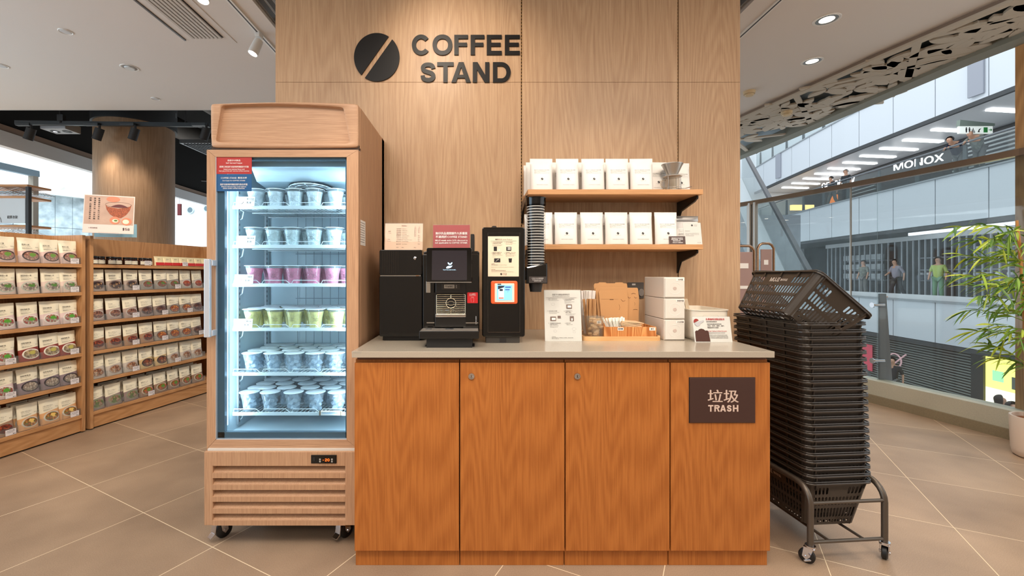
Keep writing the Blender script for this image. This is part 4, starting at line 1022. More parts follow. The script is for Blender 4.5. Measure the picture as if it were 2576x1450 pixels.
# price cards in the freezer
for s, (pc, nm, en, dc) in enumerate((((240, 240, 236), '椰子沙冰', 'Coconut Frappe', 'coconut'), ((240, 240, 220), '柚子沙冰', 'Yuzu Frappe', 'yuzu'), ((200, 50, 60), '士多啤梨沙冰', 'Strawberry Frappe', 'strawberry'), ((244, 214, 90), '芒果沙冰', 'Mango Frappe', 'mango'))):
    z = SZ[s]; y = 2.098; px = (618, 619, 614, 612)[s]
    r = thing('price_card', 'small white %s price card reading $28, %s freezer shelf' % (dc, ORD[s]), 'price card', (X(px, y), y-.003, z), (R(-8), 0, 0), 'price cards in the freezer')
    MB().box(-.046, .044, -.001, .001, 0, .046, .0008).build('card', paper_w, r)
    m = MB(); m.text(nm, .022, .034, .0085, maxw=.034, y=-.0016, bold=.02); m.text(en, .022, .026, .0055, maxw=.036, y=-.0016); m.text('$28', .016, .017, .0115, y=-.0016, bold=.02); m.build('print', ink, r)
    if s == 0: MB().prism([(-.022+.014*math.cos(R(a)), .022+.014*math.sin(R(a))) for a in range(180, 361, 20)]+[(-.022+.011*math.cos(R(a)), .022+.009*math.sin(R(a))) for a in range(360, 179, -20)], -.0018, -.0012).build('picture', ink_b, r)
    else:
        MB().prism(circle(-.022, .02, .011, .012), -.0016, -.0011).build('picture', mat('fruit_'+dc, pc, .5), r)
        if s == 2: MB().prism([(-.03, .03), (-.022, .038), (-.014, .03), (-.022, .032)], -.0017, -.0012).build('picture_leaf', mat('leaf_green_print', (70, 130, 50), .5), r)
# ================================================================== ON THE WORKTOP
T = TOPZ
# --- milk cooler (left black unit)
Y = 2.13; r = thing('milk_cooler', 'glossy black milk cooler with a lock, beside the freezer', 'cooler', (X(1008, Y-.02), 2.11, T))
w = X(1063, 2.11)-X(955, 2.11); hw = w/2; zt = Z(629, 2.11)-T; zs = Z(694, 2.11)-T; zb = Z(847, 2.11)-T
MB().box(-hw+.012, hw-.012, .02, .38, .0, zb+.01, .004).build('foot_base', black_m, r)
MB().box(-hw, hw, .012, .40, zb, zt-.002, .010).build('body', black_g, r)
MB().prism(rrect(-hw, hw, zb, zs-.0015, .008), 0, .02, 'xz', .002).build('door', black_g, r)
MB().prism(rrect(-hw+.001, hw, zs+.0015, zt, .009), -.002, .02, 'xz', .002).build('upper_panel', black_g, r)
mb = MB(); m = .010
for i in range(8):
    x = -hw+.016+i*.0105; mb.prism(rrect(x, x+.0035, zs+.012, zt-.008, .0015, 2), -.0034, -.0018)
mb.build('ribs', mat('brown_black', (26, 20, 16), .2), r)
MB().box(-hw+.004, hw-.006, -.001, .012, zs-.0018, zs+.0018).build('seam_strip', steel, r)
lk = MB().lathe([(.0001, -.007), (.006, -.007), (.0085, -.005), (.0095, -.002)], (X(1044.5, 2.11)-X(1008, Y-.02), 0, Z(650, 2.11)-T), 20, 'y').build('lock', chrome, r, 40)
MB().box(hw-.030, hw-.015, -.0045, -.003, zs-.002, zs+.002).build('badge', bronze, r)
# --- stand-up cards
def stand(nm, label, cat, px0, px1, py0, py1, Y, pm, lines, inkm=ink, lean=-6, base=None, yaw=0, group=None, frame=True, bold=.0):
    S = F/Y; w = (px1-px0)/S; h = (py1-py0)/S/math.cos(R(lean)); cxp = (px0+px1)/2
    r = thing(nm, label, cat, (X(cxp, Y), Y, Z(py1, Y) if base is None else base), (R(lean), 0, R(yaw)), group)
    MB().box(-w/2, w/2, 0, .0012, 0, h, .0004, 1).build('card', pm, r)
    if frame:
        MB().box(-w/2-.001, w/2+.001, -.0016, -.0006, 0, h+.003).build('acrylic_front', clear, r)
        mb = MB(); mb.prism([(0, 0), (.0016, 0), (.07, -math.tan(R(-lean))*.0), (.07, .002), (.003, .004)], -w/2, w/2, 'yz'); mb.build('acrylic_foot', clear, r)
    m = MB()
    for L in lines:
        s, px, py, sz, wd = L[:5]; al = L[5] if len(L) > 5 else 'C'
        m.text(s, (px-cxp)/S, h-(py-py0)/S/math.cos(R(lean)), sz/S, fit=(wd/S if wd else None), align=al, y=-.0020, bold=bold)
    if lines: m.build('print', inkm, r)
    return r, S, w, h
MY = 2.115; topm = Z(629, 2.11)
items = [('美式咖啡', 'Americano', 575.2, '$22', '$24'), ('鮮奶咖啡', 'Caffe Latte', 579.8, '$22', '$25'), ('泡沫咖啡', 'Cappuccino', 584.3, '$22', '$25'), ('澳白咖啡', 'Flat White', 588.6, '$22', '-'), ('拿鐵咖啡', 'Latte Macchiato', 593, '$22', '$25'), ('芒果沙冰', 'Mango Frappe', 598, '-', '$28'), ('士多啤梨沙冰', 'Strawberry Frappe', 603, '-', '$28'), ('椰子沙冰', 'Coconut Frappe', 607.5, '-', '$28'), ('柚子沙冰', 'Yuzu Frappe', 613.8, '-', '$28'), ('牛奶', 'Milk', 622.5, '$12', '-')]
L = [('MENU', 1016, 567.2, 4.6, 12), ('咖啡', 979, 581.5, 3.4, 6.5), ('Coffee', 979.5, 586, 2.6, 7.5), ('沙冰', 978, 602, 3.4, 6.5), ('Frappe', 978.6, 606.5, 2.6, 8.5), ('熱', 1044, 569.8, 2.6, 2), ('凍', 1054, 569.8, 2.6, 2), ('Hot', 1044, 572.3, 1.7, 3), ('Iced', 1054, 572.3, 1.7, 4)]
for zh, en, py, p1, p2 in items:
    L += [(zh, 996.5, py, 3.0, len(zh)*2.9, 'L'), (en, 996.5+max(len(zh), 4)*2.9+2.4, py, 2.5, len(en)*1.18, 'L'), (p1, 1044, py, 3.1, 5 if p1 != '-' else 1.2), (p2, 1053.5, py, 3.1, 5 if p2 != '-' else 1.2)]
stand('menu_card', 'peach coloured coffee menu card standing on the milk cooler', 'menu', 967.5, 1063, 561.5, 628.5, MY, paper_p, L, ink_b, -7, topm)
# --- coffee machine
Y = 1.985; cxm2 = X(1133, Y); r = thing('coffee_machine', 'black bean-to-cup coffee machine with a tilted touch screen', 'coffee machine', (cxm2, Y, T))
def l(px): return X(px, Y)-cxm2
def lz(py): return Z(py, Y)-T
MB().prism(rrect(l(1063), l(1206), lz(842), lz(631), .010), .035, .50, 'xz', .004).build('body', black_g, r)
mb = MB(); mb.prism(rrect(l(1165), l(1205), lz(842), lz(640), .006), 0, .06, 'xz', .003); mb.build('front_panel_right', black_g, r)
mb = MB(); mb.prism(rrect(l(1063), l(1093), lz(836), lz(640), .006), .008, .06, 'xz', .003); mb.build('front_panel_left', black_g, r)
MB().box(l(1072), l(1083), -.001, .02, lz(737), lz(708), .001).build('side_strip', steel, r)
MB().prism(rrect(l(1096), l(1172), lz(738), lz(700), .006), -.012, .08, 'xz', .003).build('outlet_head', black_s, r)
bd = MB().box(l(1112), l(1158), -.0155, -.012, lz(729), lz(713), .001).build('name_plate', mat('name_plate_dark', (44, 38, 34), .3), r)
MB().box(l(1118), l(1143.5), -.0172, -.0155, lz(725.3), lz(716.5)).build('badge', steel, bd)
m = MB()
for k, ch in enumerate('FRANKE'): glyph(ch, 3.0/(F/Y), 5.2/(F/Y), .95/(F/Y), m, l(1120.2)+k*3.65/(F/Y), lz(723.5), -.0176, -.0171)
m.build('badge_lettering', black_m, bd)
M = Matrix.Translation((l(1148.5), -.0165, lz(721))) @ Matrix.Rotation(R(90), 4, 'Y')
MB().text('A600', 0, 0, 4/(F/Y), fit=8/(F/Y), bold=.02).xf(M).build('badge_model', steel, bd)
# tilted screen
sx = (l(1072)+l(1187))/2; sw = (X(1187, 1.93)-X(1072, 1.93)); 
M = Matrix.Translation((X(1129.5, 1.93)-cxm2, 1.93-Y, Z(711, 1.93)-T)) @ Matrix.Rotation(R(-6), 4, 'X')
sh = (711-622.5)/(F/1.93)
scr = MB().prism(rrect(-sw/2, sw/2, 0, sh, .008), 0, .022, 'xz', .002).xf(M).build('screen_housing', black_g, r)
MB().prism(rrect(-sw/2+.001, sw/2-.001, -.0006, .002, .001), -.0005, .022).xf(M).build('screen_edge', steel, scr)
sm, t_, b_ = nt('screen_display'); MATS['screen_display'] = sm
b_.inputs['Base Color'].default_value = lin((36, 32, 36)); b_.inputs['Roughness'].default_value = .06; b_.inputs['Emission Color'].default_value = lin((74, 66, 72)); b_.inputs['Emission Strength'].default_value = .12
S3 = F/1.93
MB().box(-43.5/S3, 45/S3, -.0012, 0, .010, sh-.0125).xf(M).build('display', sm, scr)
mb = MB()
def q(px, py): return ((px-1129.5)/S3, (711-py)/S3)
mb.prism([q(1122, 674), q(1124.5, 670.5), q(1129, 669), q(1132, 669.8), q(1136, 668.5), q(1138, 669), q(1134, 673.5), q(1130, 675), q(1125, 675.8), q(1122.6, 675)], -.002, -.0012)
for a, s in ((1, 1), (-1, -1)):
    mb.prism([q(1131.8, 666.5), q(1131.8+s*.8, 663), q(1131.8+s*5.4, 659.5), q(1131.8+s*5.6, 663), q(1131.8+s*3, 666)], -.002, -.0012)
mb.box(q(1131.6, 0)[0], q(1132.1, 0)[0], -.002, -.0012, q(0, 668.5)[1], q(0, 665)[1])
mb.text('Touch the screen to start...', q(1131, 0)[0], q(0, 679)[1], 3.4/S3, fit=34/S3, y=-.0016)
mb.xf(M).build('display_icon', mat('icon_pale_blue', (176, 216, 240), emit=1.2), scr)
# grille of the cup area
gy = -.004
MB().box(l(1092), l(1173), .010, .05, lz(824), lz(736)).build('cup_bay', black_m, r)
mb = MB(); g0, g1, ga2, gb3 = l(1098.5), l(1170.5), lz(790), lz(741.5)
fr = [(x, gy, z) for x, z in rrect(g0, g1, ga2, gb3, .004, 3)]; mb.tube(fr, .0013, 6, True)
gc, gcz = l(1134.5), lz(763)
for k in range(9):
    z = gb3-(k+1)*(gb3-ga2)/10; d = abs(z-gcz); rr = .0222
    if d < rr and k in (3, 4):
        hw = math.sqrt(rr*rr-d*d); sg = 1 if z > gcz else -1
        mb.tube([(g0, gy, z), (gc-.012, gy, z), (gc-.006, gy, z+sg*.004), (gc+.006, gy, z+sg*.004), (gc+.012, gy, z), (g1, gy, z)], .0011, 5)
    elif d < rr:
        hw = math.sqrt(rr*rr-d*d); mb.tube([(g0, gy, z), (gc-hw, gy, z)], .0011, 5); mb.tube([(gc+hw, gy, z), (g1, gy, z)], .0011, 5)
    else: mb.tube([(g0, gy, z), (g1, gy, z)], .0011, 5)
mb.tube([(gc+.0222*math.cos(R(a)), gy, gcz+.0222*math.sin(R(a))) for a in range(0, 360, 15)], .0014, 6, True)
mb.tube([(gc, gy, gb3), (gc, gy, gcz+.0222)], .0014, 5); mb.tube([(gc, gy, ga2), (gc, gy, gcz-.0222)], .0014, 5)
mb.build('wire_grille', mat('champagne_wire', (190, 176, 150), .3, metal=.9), r)
MB().box(l(1096), l(1172), -.010, .04, lz(798), lz(790), .002).build('drip_shelf', steel, r)
MB().box(l(1095), l(1172), -.003, .05, lz(822), lz(799), .002).build('lower_front', black_s, r)
mb = MB(); mb.box(l(1166), l(1203), -.002, .03, lz(814), lz(811.5)); mb.box(l(1073), l(1092), .004, .03, lz(814), lz(811.5)); mb.build('trim_strip', steel, r)
stk = MB().prism(rrect(l(1175.5), l(1202), lz(763), lz(736), .003), -.0012, 0).build('warning_sticker', red_stk, r)
mb = MB(); mb.text('小心燙手!', l(1188.5), lz(740.5), 3.4/(F/Y), fit=16/(F/Y), y=-.0018, bold=.02); mb.text('Caution HOT!', l(1188.5), lz(744), 2.6/(F/Y), fit=16/(F/Y), y=-.0018, bold=.02)
mb.tube([(l(a), -.0016, lz(b)) for a, b in ((1184.5, 750.5), (1192.5, 750.5), (1191.3, 760.5), (1185.7, 760.5))], .0003, 4, True); mb.box(l(1185), l(1192), -.0018, -.001, lz(748.5), lz(748)); mb.build('print', ink_w, stk)
M = Matrix.Translation((l(1197.5), -.0014, lz(806))) @ Matrix.Rotation(R(-90), 4, 'Y')
MB().text('SWISS MADE', 0, 0, 3.2/(F/Y), fit=20/(F/Y), bold=.02).xf(M).build('side_lettering', mat('pale_lettering', (200, 200, 204), .4), r)
# drip tray in front
ty = 1.90-Y; t0, t1 = X(1054, 1.90)-cxm2, X(1205, 1.90)-cxm2; tz0, tz1 = Z(853, 1.90)-T, Z(833, 1.90)-T
tr = MB().box(t0, t1, ty, .06, tz0, tz1, .003).build('drip_tray', black_s, r)
MB().box(t0+.006, t1-.004, ty+.006, .055, tz1-.001, tz1+.001).build('tray_top', mat('bright_steel', (216, 206, 196), .35, metal=.8), tr)
mb = MB()
for px, rr in ((1077, .012), (1130, .016)):
    for q_ in (rr, rr*.6): mb.tube([(X(px, 1.93)-cxm2+q_*math.cos(R(a))*1.1, -.03+q_*math.sin(R(a))*.8, tz1+.0015) for a in range(0, 360, 20)], .0018, 5, True)
mb.build('drain_ring', grey_d, tr)
MB().box(t0+.03, t1-.03, ty+.02, .30, .0, tz0+.006).build('foot_base', black_m, r)
mb = MB(); mb.box(l(1096), l(1168), ty+.012, .1, tz0-.006, tz0); mb.build('tray_lip', black_m, tr)
MB().box(t0+.02, t1-.02, ty+.055, ty+.12, -.0, .004).build('feet', rubber, r)
# bean hopper behind
tag(MB().prism(rrect(X(1184, 2.3), X(1193.5, 2.3), Z(640, 2.3), Z(590, 2.3), .004), 2.28, 2.40, 'xz', .002).build('bean_canister', mat('dark_mesh', (40, 36, 34), .5, bump=.5, bscale=300)), 'narrow dark box standing behind the red discount sign', 'box')
stand('discount_sign', 'red discount sign with white letters on top of the coffee machine', 'sign', 1089, 1182, 565.5, 634.5, 2.10, red_card,
  [('無印良品週間額外九折優惠', 1135.5, 587, 7.2, 80), ('不適用於COFFEE STAND', 1135.5, 595.8, 7.2, 80), ('MUJI week extra 10% discount is', 1135.5, 604.9, 5.4, 81), ('not applicable to COFFEE STAND.', 1135.5, 611, 5.4, 82)], ink_w, -5, Z(631, 1.985)-.001, bold=.025)
# --- ordering kiosk
Y = 2.045; c0 = X(1266.5, Y); r = thing('payment_kiosk', 'tall glossy black payment kiosk with order instructions and orange card reader', 'kiosk', (c0, Y, T))
MB().prism(rrect(l2 := X(1213, Y)-c0, X(1320.5, Y)-c0, Z(848, Y)-T, Z(572, Y)-T, .010), 0, .15, 'xz', .004).build('body', black_g, r)
def l(px): return X(px, Y)-c0
def lz(py): return Z(py, Y)-T
fr = MB(); fa, fb, fc, fd = l(1228), l(1307), lz(836), lz(587)
for a in ((fa-.0025, fa, fc, fd), (fb, fb+.0025, fc, fd), (fa-.0025, fb+.0025, fc-.0015, fc), (fa-.0025, fb+.0025, fd, fd+.0015)): fr.box(a[0], a[1], -.002, .001, a[2], a[3])
fr.build('inner_frame', mat('frame_black_edge', (40, 36, 32), .25), r)
MB().box(fa, fb, -.0012, .001, fc-.0006, fc+.0004).build('bottom_edge', bronze, r)
S4 = F/Y
pn = MB().box(l(1227.5), l(1305), -.0026, -.0014, lz(696), lz(595)).build('order_sheet', paper_c, r)
m = MB()
for s, px, py, sz, wd, al in (('購買方法 Order Method', 1267, 603, 4.2, 42, 'C'), ('1', 1235.5, 610, 3, 1.2, 'L'), ('2', 1268.5, 610, 3, 1.2, 'L'), ('3', 1235.5, 637, 3, 1.4, 'L'), ('4', 1268.5, 637, 3, 1.4, 'L'), ('在熱飲或凍飲機前選擇', 1238.6, 609.8, 2.4, 25, 'L'), ('於螢幕選取飲品種類', 1238.6, 613, 2.4, 22, 'L'), ('The use of order screen', 1238.6, 616.2, 1.8, 25, 'L'), ('and pick from choices', 1238.6, 618.6, 1.8, 22, 'L'), ('將杯放到機器內。', 1272, 609.8, 2.4, 19, 'L'), ('Place your container or cup', 1272, 612.8, 1.8, 25, 'L'), ('under machine', 1272, 615.2, 1.8, 16, 'L'), ('選擇付款方式讀取及付款', 1238.6, 636, 2.4, 23, 'L'), ('螢幕顯示付款完成', 1238.6, 639, 2.4, 21, 'L'), ('Select payment options', 1238.6, 642.2, 1.8, 25, 'L'), ('and pay', 1238.6, 646.8, 1.8, 8, 'L'), ('取出飲品，請小心熱', 1272, 636, 2.4, 25, 'L'), ('請小心拿好杯子。', 1272, 639, 2.4, 25, 'L'), ('Please be careful when you', 1272, 642.2, 1.8, 25, 'L'), ('take out your drink', 1272, 645, 1.8, 21, 'L'), ('注意事項', 1236, 664.5, 2, 8, 'L'), ('請向職員查詢 10:00am-10:00pm', 1236, 667, 2, 39, 'L'), ('Please contact our staff for any enquiries or assistance', 1236, 672.6, 1.6, 56, 'L'), ('如需協助', 1236, 678.5, 2, 10, 'L'), ('如有任何問題請與我們聯絡查詢', 1236, 681.5, 2, 36, 'L'), ('Shop hotline and customer service during opening hours', 1236, 684.5, 1.6, 55, 'L'), ('COFFEE', 1270, 688.5, 2.8, 10, 'C'), ('STAND', 1270, 691.6, 2.8, 9, 'C')):
    m.text(s, l(px), lz(py), sz/S4, fit=wd/S4, align=al, y=-.0030)
m.box(l(1234), l(1299), -.0031, -.0027, lz(606.8), lz(606.4))
bean(m, l(1260.8), lz(690), 2.6/S4, -.0032, -.0027)
m.box(l(1242), l(1250), -.0032, -.0027, lz(632), lz(621)); m.box(l(1273.5), l(1286), -.0032, -.0027, lz(631.5), lz(621.5)); m.box(l(1243), l(1258.5), -.0032, -.0027, lz(660.5), lz(650.5))
m.prism([(l(1279), lz(650.5)), (l(1288), lz(650.5)), (l(1286.7), lz(661)), (l(1280.3), lz(661))], -.0032, -.0027)
m.build('print', ink, pn)
m = MB()
for i in range(3):
    for j in range(2): m.box(l(1277+i*2.6), l(1279+i*2.6), -.0036, -.0032, lz(629-j*3.6), lz(626.4-j*3.6))
m.tube([(l(a), -.0035, lz(b)) for a, b in ((1246, 659), (1249, 657), (1252, 653), (1255, 652), (1254, 654), (1249, 655))], .0005, 4); m.prism(circle(l(1256), lz(629.5), 2.2/S4), -.0032, -.0027); m.build('print_highlight', paper_w, pn)
rd_ = MB().prism(rrect(l(1234.5), l(1301), lz(764.5), lz(707), .009), -.022, 0, 'xz', .004).build('card_reader', mat('orange_plastic', (236, 98, 48), .4), r)
MB().prism(rrect(l(1244), l(1293), lz(760), lz(713), .004), -.0245, -.021, 'xz', .001).build('reader_bezel', mat('reader_white', (240, 226, 210), .4), rd_)
MB().box(l(1249), l(1287.5), -.0256, -.0242, lz(755), lz(717)).build('reader_screen', mat('reader_blue', (120, 180, 236), emit=.75), rd_)
m = MB(); m.prism(rrect(l(1253), l(1267), lz(752), lz(724), .001, 2), -.0266, -.0256); m.build('reader_picture', mat('reader_pale', (214, 226, 240), emit=.4), rd_)
m = MB(); m.box(l(1256), l(1264), -.0272, -.0266, lz(732), lz(727)); m.prism([(l(1252), lz(719)), (l(1269), lz(719)), (l(1266), lz(723)), (l(1252), lz(728))], -.0270, -.0256); m.tube([(l(1277)+.0025*math.cos(R(a)), -.0262, lz(734)+.0025*math.sin(R(a))) for a in range(0, 300, 30)], .0003, 4); m.build('reader_icon', mat('reader_dark', (40, 54, 66), .4), rd_)
MB().box(l(1254), l(1266), -.0272, -.0266, lz(751), lz(748)).build('reader_button', mat('reader_orange', (226, 130, 110), .4), rd_)
m = MB(); m.box(l(1270), l(1284), -.0262, -.0256, lz(724), lz(721)); m.box(l(1270), l(1281), -.0262, -.0256, lz(730), lz(727.5)); m.build('reader_lines', mat('reader_line_blue', (70, 110, 190), .4), rd_)
MB().prism(rrect(l(1251), l(1260), lz(716.4), lz(714), .001, 2), -.0256, -.024).build('reader_sensor', black_g, rd_)
mb = MB(); mb.box(l(1222), l(1308), .01, .14, 0, lz(846), .002); mb.build('foot_base', mat('base_grey', (56, 52, 48), .5), r)
MB().box(l(1257), l(1274), .008, .02, .002, lz(852)).build('base_slot', black_m, r)
MB().prism([(l(1236), lz(571)), (l(1250), lz(571)), (l(1248), lz(567.5)), (l(1240), lz(567.5))], .02, .05).build('cable_gland', black_m, r)
# --- cup dispenser on the kiosk side
Y = 2.06; c0 = X(1350, Y); r = thing('cup_dispenser', 'clear tube cup dispenser with black holder on the kiosk side', 'dispenser', (c0, Y+.035, 0))
def lz(py): return Z(py, Y)
rt = 25.0/F*Y
MB().lathe([(rt, lz(671)), (rt, lz(497))], n=32).build('tube', glass('dispenser_tube', (240, 242, 243), .7, .0, (220, 224, 228)), r, 60)
MB().lathe([(rt+.001, lz(514)), (rt+.0012, lz(500)), (rt+.003, lz(496)), (rt+.002, lz(495)), (.0001, lz(495.5))], n=32).build('top_cap', black_g, r, 40)
mb = MB(); mb.prism([(-rt*1.05, lz(672)), (rt*1.06, lz(662)), (rt*1.06, lz(714)), (-rt*1.05, lz(714))], -rt*1.02, rt, 'xz', .006); mb.build('holder', black_g, r)
pl = MB().box(-.8*rt, rt*.95, -rt*1.02-.0015, -rt*1.02, lz(712), lz(696)).build('holder_label', mat('label_dark', (60, 54, 52), .4), r)
mb = MB()
for s, py, wd in (('COFFEE STAND專用熱飲杯', 700.5, 30), ('Hot Beverage Cups for', 704.3, 26), ('COFFEE STAND', 707.6, 18)): mb.text(s, .05*rt, lz(py), .0046, fit=wd/F*Y, y=-rt*1.02-.002)
mb.build('print', ink_w, pl)
MB().box(-rt-.045, -rt*.9, -.01, .03, lz(705), lz(680)).build('mounting_arm', black_s, r)
cup = thing('paper_cup', 'x', 'cup', group='stacked black paper cups')
MB().lathe([(.0001, .001), (.027, .001), (.0395, .086)], n=24).build('body', mat('cup_black', (34, 32, 32), .5), cup, 40)
MB().tube([(.0405*math.cos(R(a)), .0405*math.sin(R(a)), .0865) for a in range(0, 360, 15)], .0019, 6, True).build('rim', mat('cup_rim_white', (240, 234, 226), .5), cup, 60)
zb = lz(733)
for i in range(23):
    z = zb-.005 if i == 0 else lz(666)-.0865+(i-1)*(lz(515)-lz(666))/21.5
    lb = 'black paper cup with white rim, %s from the bottom in the dispenser tube' % ORD[i] if i else 'black paper cup hanging below the dispenser holder'
    if i == 0: cup.location = (c0, Y+.035, z+.0); cup['label'] = lb; cup.rotation_euler = (R(180), 0, 0) if 0 else (0, 0, 0)
    else: dup(cup, (c0, Y+.035, z), label=lb)
# --- instructions sheet
L = [('自助沙冰飲品使用指示', 1414, 740.5, 4.6, 44), ('Self Served Frappe Instructions', 1414, 745, 2.8, 44)]
def para_(px, py, zh, en, n, pyn): 
    out = [(n, px-3.6, py, 3.2, 1.5, 'L')]
    for i, s in enumerate(zh): out.append((s, px, py+i*3.4, 2.7, len(s)*2.55, 'L'))
    for i, s in enumerate(en): out.append((s, px+.6, py+len(zh)*3.4+i*2.8, 2.0, len(s)*1.05, 'L'))
    return out
L += para_(1381, 752, ['選擇沙冰飲品並完成'], ['Take Frappe and pay first'], '1', 0)+para_(1422, 752, ['於自助結帳機選擇飲品', '並付款完成交易'], ['Select the self-checkout', 'machine then pay'], '2', 0)
L += para_(1382.5, 782, ['將飲品放入沙冰機'], ['Remove the lid and place', 'cup in the machine'], '3', 0)+para_(1424, 782, ['於螢幕選擇沙冰', '輕觸「開始」'], ['Tap the screen to choose', 'drink and press start'], '4', 0)
L += para_(1384, 812.5, ['待機器攪拌完成取出飲品', '將蓋子放好在杯上'], ['Wait for the machine', 'then take your cup'], '5', 0)+para_(1426, 812.5, ['即可享用'], ['Ready to drink'], '6', 0)
L += [('注意事項', 1388, 846, 2, 10, 'L'), ('自助沙冰機於早上十時至晚上十時開放，請按指示使用', 1388, 848.6, 2.1, 54, 'L'), ('請小心熱水', 1388, 851.2, 2, 18, 'L')]
r, S5, w5, h5 = stand('instruction_sheet', 'white frappe instruction sheet in a slanted acrylic holder', 'sign', 1371, 1464, 729, 857, 2.11, paper_w, L, ink_b, -8, T)
c5 = 1417.5
def ip(px, py): return ((px-c5)/S5, h5-(py-729)/S5/math.cos(R(8)))
m = MB()
for (a, b2, c, d) in ((1427, 1441, 765.5, 776), (1385.5, 1400, 796, 806.5), (1435, 1445, 795, 807), (1404, 1412, 794, 800)):
    p0 = ip(a, d); p1 = ip(b2, c); m.box(p0[0], p1[0], -.0022, -.0013, p0[1], p1[1])
m.box(ip(1376, 0)[0], ip(1454, 0)[0], -.0021, -.0013, ip(0, 748.6)[1], ip(0, 748.2)[1])
m.build('print_picture', mat('print_taupe', (120, 100, 92), .6), r)
for (a, b2, c, d) in ((1430, 1439, 768, 773.5), (1389, 1398.5, 799, 804.5), (1438.5, 1442, 800, 806)):
    p0 = ip(a, d); p1 = ip(b2, c); MB().box(p0[0], p1[0], -.0026, -.0022, p0[1], p1[1]).build('print_highlight', paper_w, r)
m = MB()
for px, py, rr in ((1393, 765, 4.5), (1397, 832, 4), (1445, 827, 5), (1445, 834, 3.5)):
    x0, z0 = ip(px, py); m.tube([(x0+rr/S5*math.cos(R(a)), -.0018, z0+rr*.7/S5*math.sin(R(a))) for a in range(0, 360, 30)], .0002, 4, True)
m.build('print_drawing', ink_g, r)
# --- tray with its contents
TY = 2.115; x0, x1 = X(1466, TY), X(1667, TY)
tr = thing('serving_tray', 'pale beech serving tray with rounded corners on the worktop', 'tray', (0, 0, 0))
yb3 = TY+.245
def rr2(x0, x1, y0, y1, r, n=5): return rrect(x0, x1, y0, y1, r, n)
mb = MB(); mb.prism(rr2(x0+.003, x1-.003, TY+.003, yb3-.003, .032), T+.0, T+.010, 'xy'); tray = mb.build('base', beech, tr)
mb = MB(); o = rr2(x0, x1, TY, yb3, .035, 6); i_ = rr2(x0+.008, x1-.008, TY+.008, yb3-.008, .027, 6)
V = [[mb.b.verts.new((p[0], p[1], z)) for p in poly] for poly, z in ((o, T+.0002), (o, T+.021), (i_, T+.021), (i_, T+.009))]
for A, B in zip(V, V[1:]):
    for k in range(len(A)): mb.b.faces.new([A[k], A[(k+1) % len(A)], B[(k+1) % len(A)], B[k]])
mb.build('rim', beech, tr, 30)
tz = T+.0105
# wooden compartment box
BY = 2.155; bx0, bx1 = X(1519, BY), X(1651, BY); bh = Z(823, BY)-tz; bd2 = .150
bx = thing('wooden_box', 'striped cedar box with low divider standing on the beech tray', 'box', (bx0, BY, tz)); BW = bx1-bx0
for y in (0, bd2-.007): MB().box(0, BW, y, y+.007, 0, bh, .001).build('long_side', cedar, bx)
for x in (0, BW-.007): MB().box(x, x+.007, .007, bd2-.007, 0, bh, .001).build('short_side', cedar, bx)
MB().box(.007, BW-.007, .007, bd2-.007, 0, .005).build('bottom', cedar, bx)
MB().box(BW*.40, BW*.40+.006, .007, bd2-.007, .005, bh-.003).build('divider', cedar, bx)
for s, px, nm in (('咖啡糖', 1561, 'a'), ('紙巾', 1641, 'b')):
    xx = X(px, BY)-bx0; t = MB().box(xx-.0145, xx+.0145, -.001, 0, Z(832, BY)-tz, Z(824.5, BY)-tz).build('label', paper_w, bx)
    MB().text(s, xx, Z(828, BY)-tz, .0085, maxw=.022, y=-.0014, bold=.02).build('print', ink, t)
# napkin stack
nk = thing('napkin_stack', 'stack of folded kraft paper napkins in the cedar box', 'napkins', (X(1595, 2.2), BY+.075, tz+.006), (0, 0, 0))
rr_ = random.Random(3)
for i in range(13):
    z = i*.0048; mb = MB(); dx = .010*math.sin(i*.5)-.012; w0 = .052
    mb.box(-w0+dx, w0+dx+.004*math.sin(i*1.7), -.055, .055, z, z+.0040, .0015)
    mb.b.verts.ensure_lookup_table()
    for v in mb.b.verts: v.co.z += .010*(v.co.x/w0)**2*(i/13)-.004*abs(v.co.y)/.05*(i/13)
    mb.build('napkin', mat('napkin_kraft', (226, 190, 150), .8), nk)
# sugar sticks (white sachets fan)
sg = thing('sugar_stick', 'x', 'sugar stick', group='white sugar sticks in the cedar box')
MB().box(-.0055, .0055, -.0022, .0022, 0, .088, .0015).build('sachet', mat('sachet_white', (244, 240, 228), .6), sg)
MB().box(-.0028, .0028, -.0026, -.0021, .018, .070).build('print', mat('sachet_print', (200, 196, 184), .6), sg)
spec = [(-.052, 6, -18), (-.046, 2, -14), (-.040, 4, -10), (-.034, 0, -9), (-.028, 3, -6), (-.022, 1, -5), (-.014, 4, -2), (-.008, 0, 0), (-.001, 3, 2), (.005, 1, 3), (-.044, 16, -24), (.010, 8, 5)]
for i, (dx, dy, an) in enumerate(spec):
    loc = (X(1554, 2.2)+dx*.9+.020, BY+.030+dy*.003+(.03 if i > 9 else 0), tz+.007); rot = (R(-8), R(an), 0)
    lb = 'white paper sugar stick, %s from the left of the bundle in the cedar box' % ORD[sorted(range(12), key=lambda k: spec[k][0]).index(i)]
    if i == 0: sg.location = loc; sg.rotation_euler = rot; sg['label'] = lb
    else: dup(sg, loc, rot, lb)
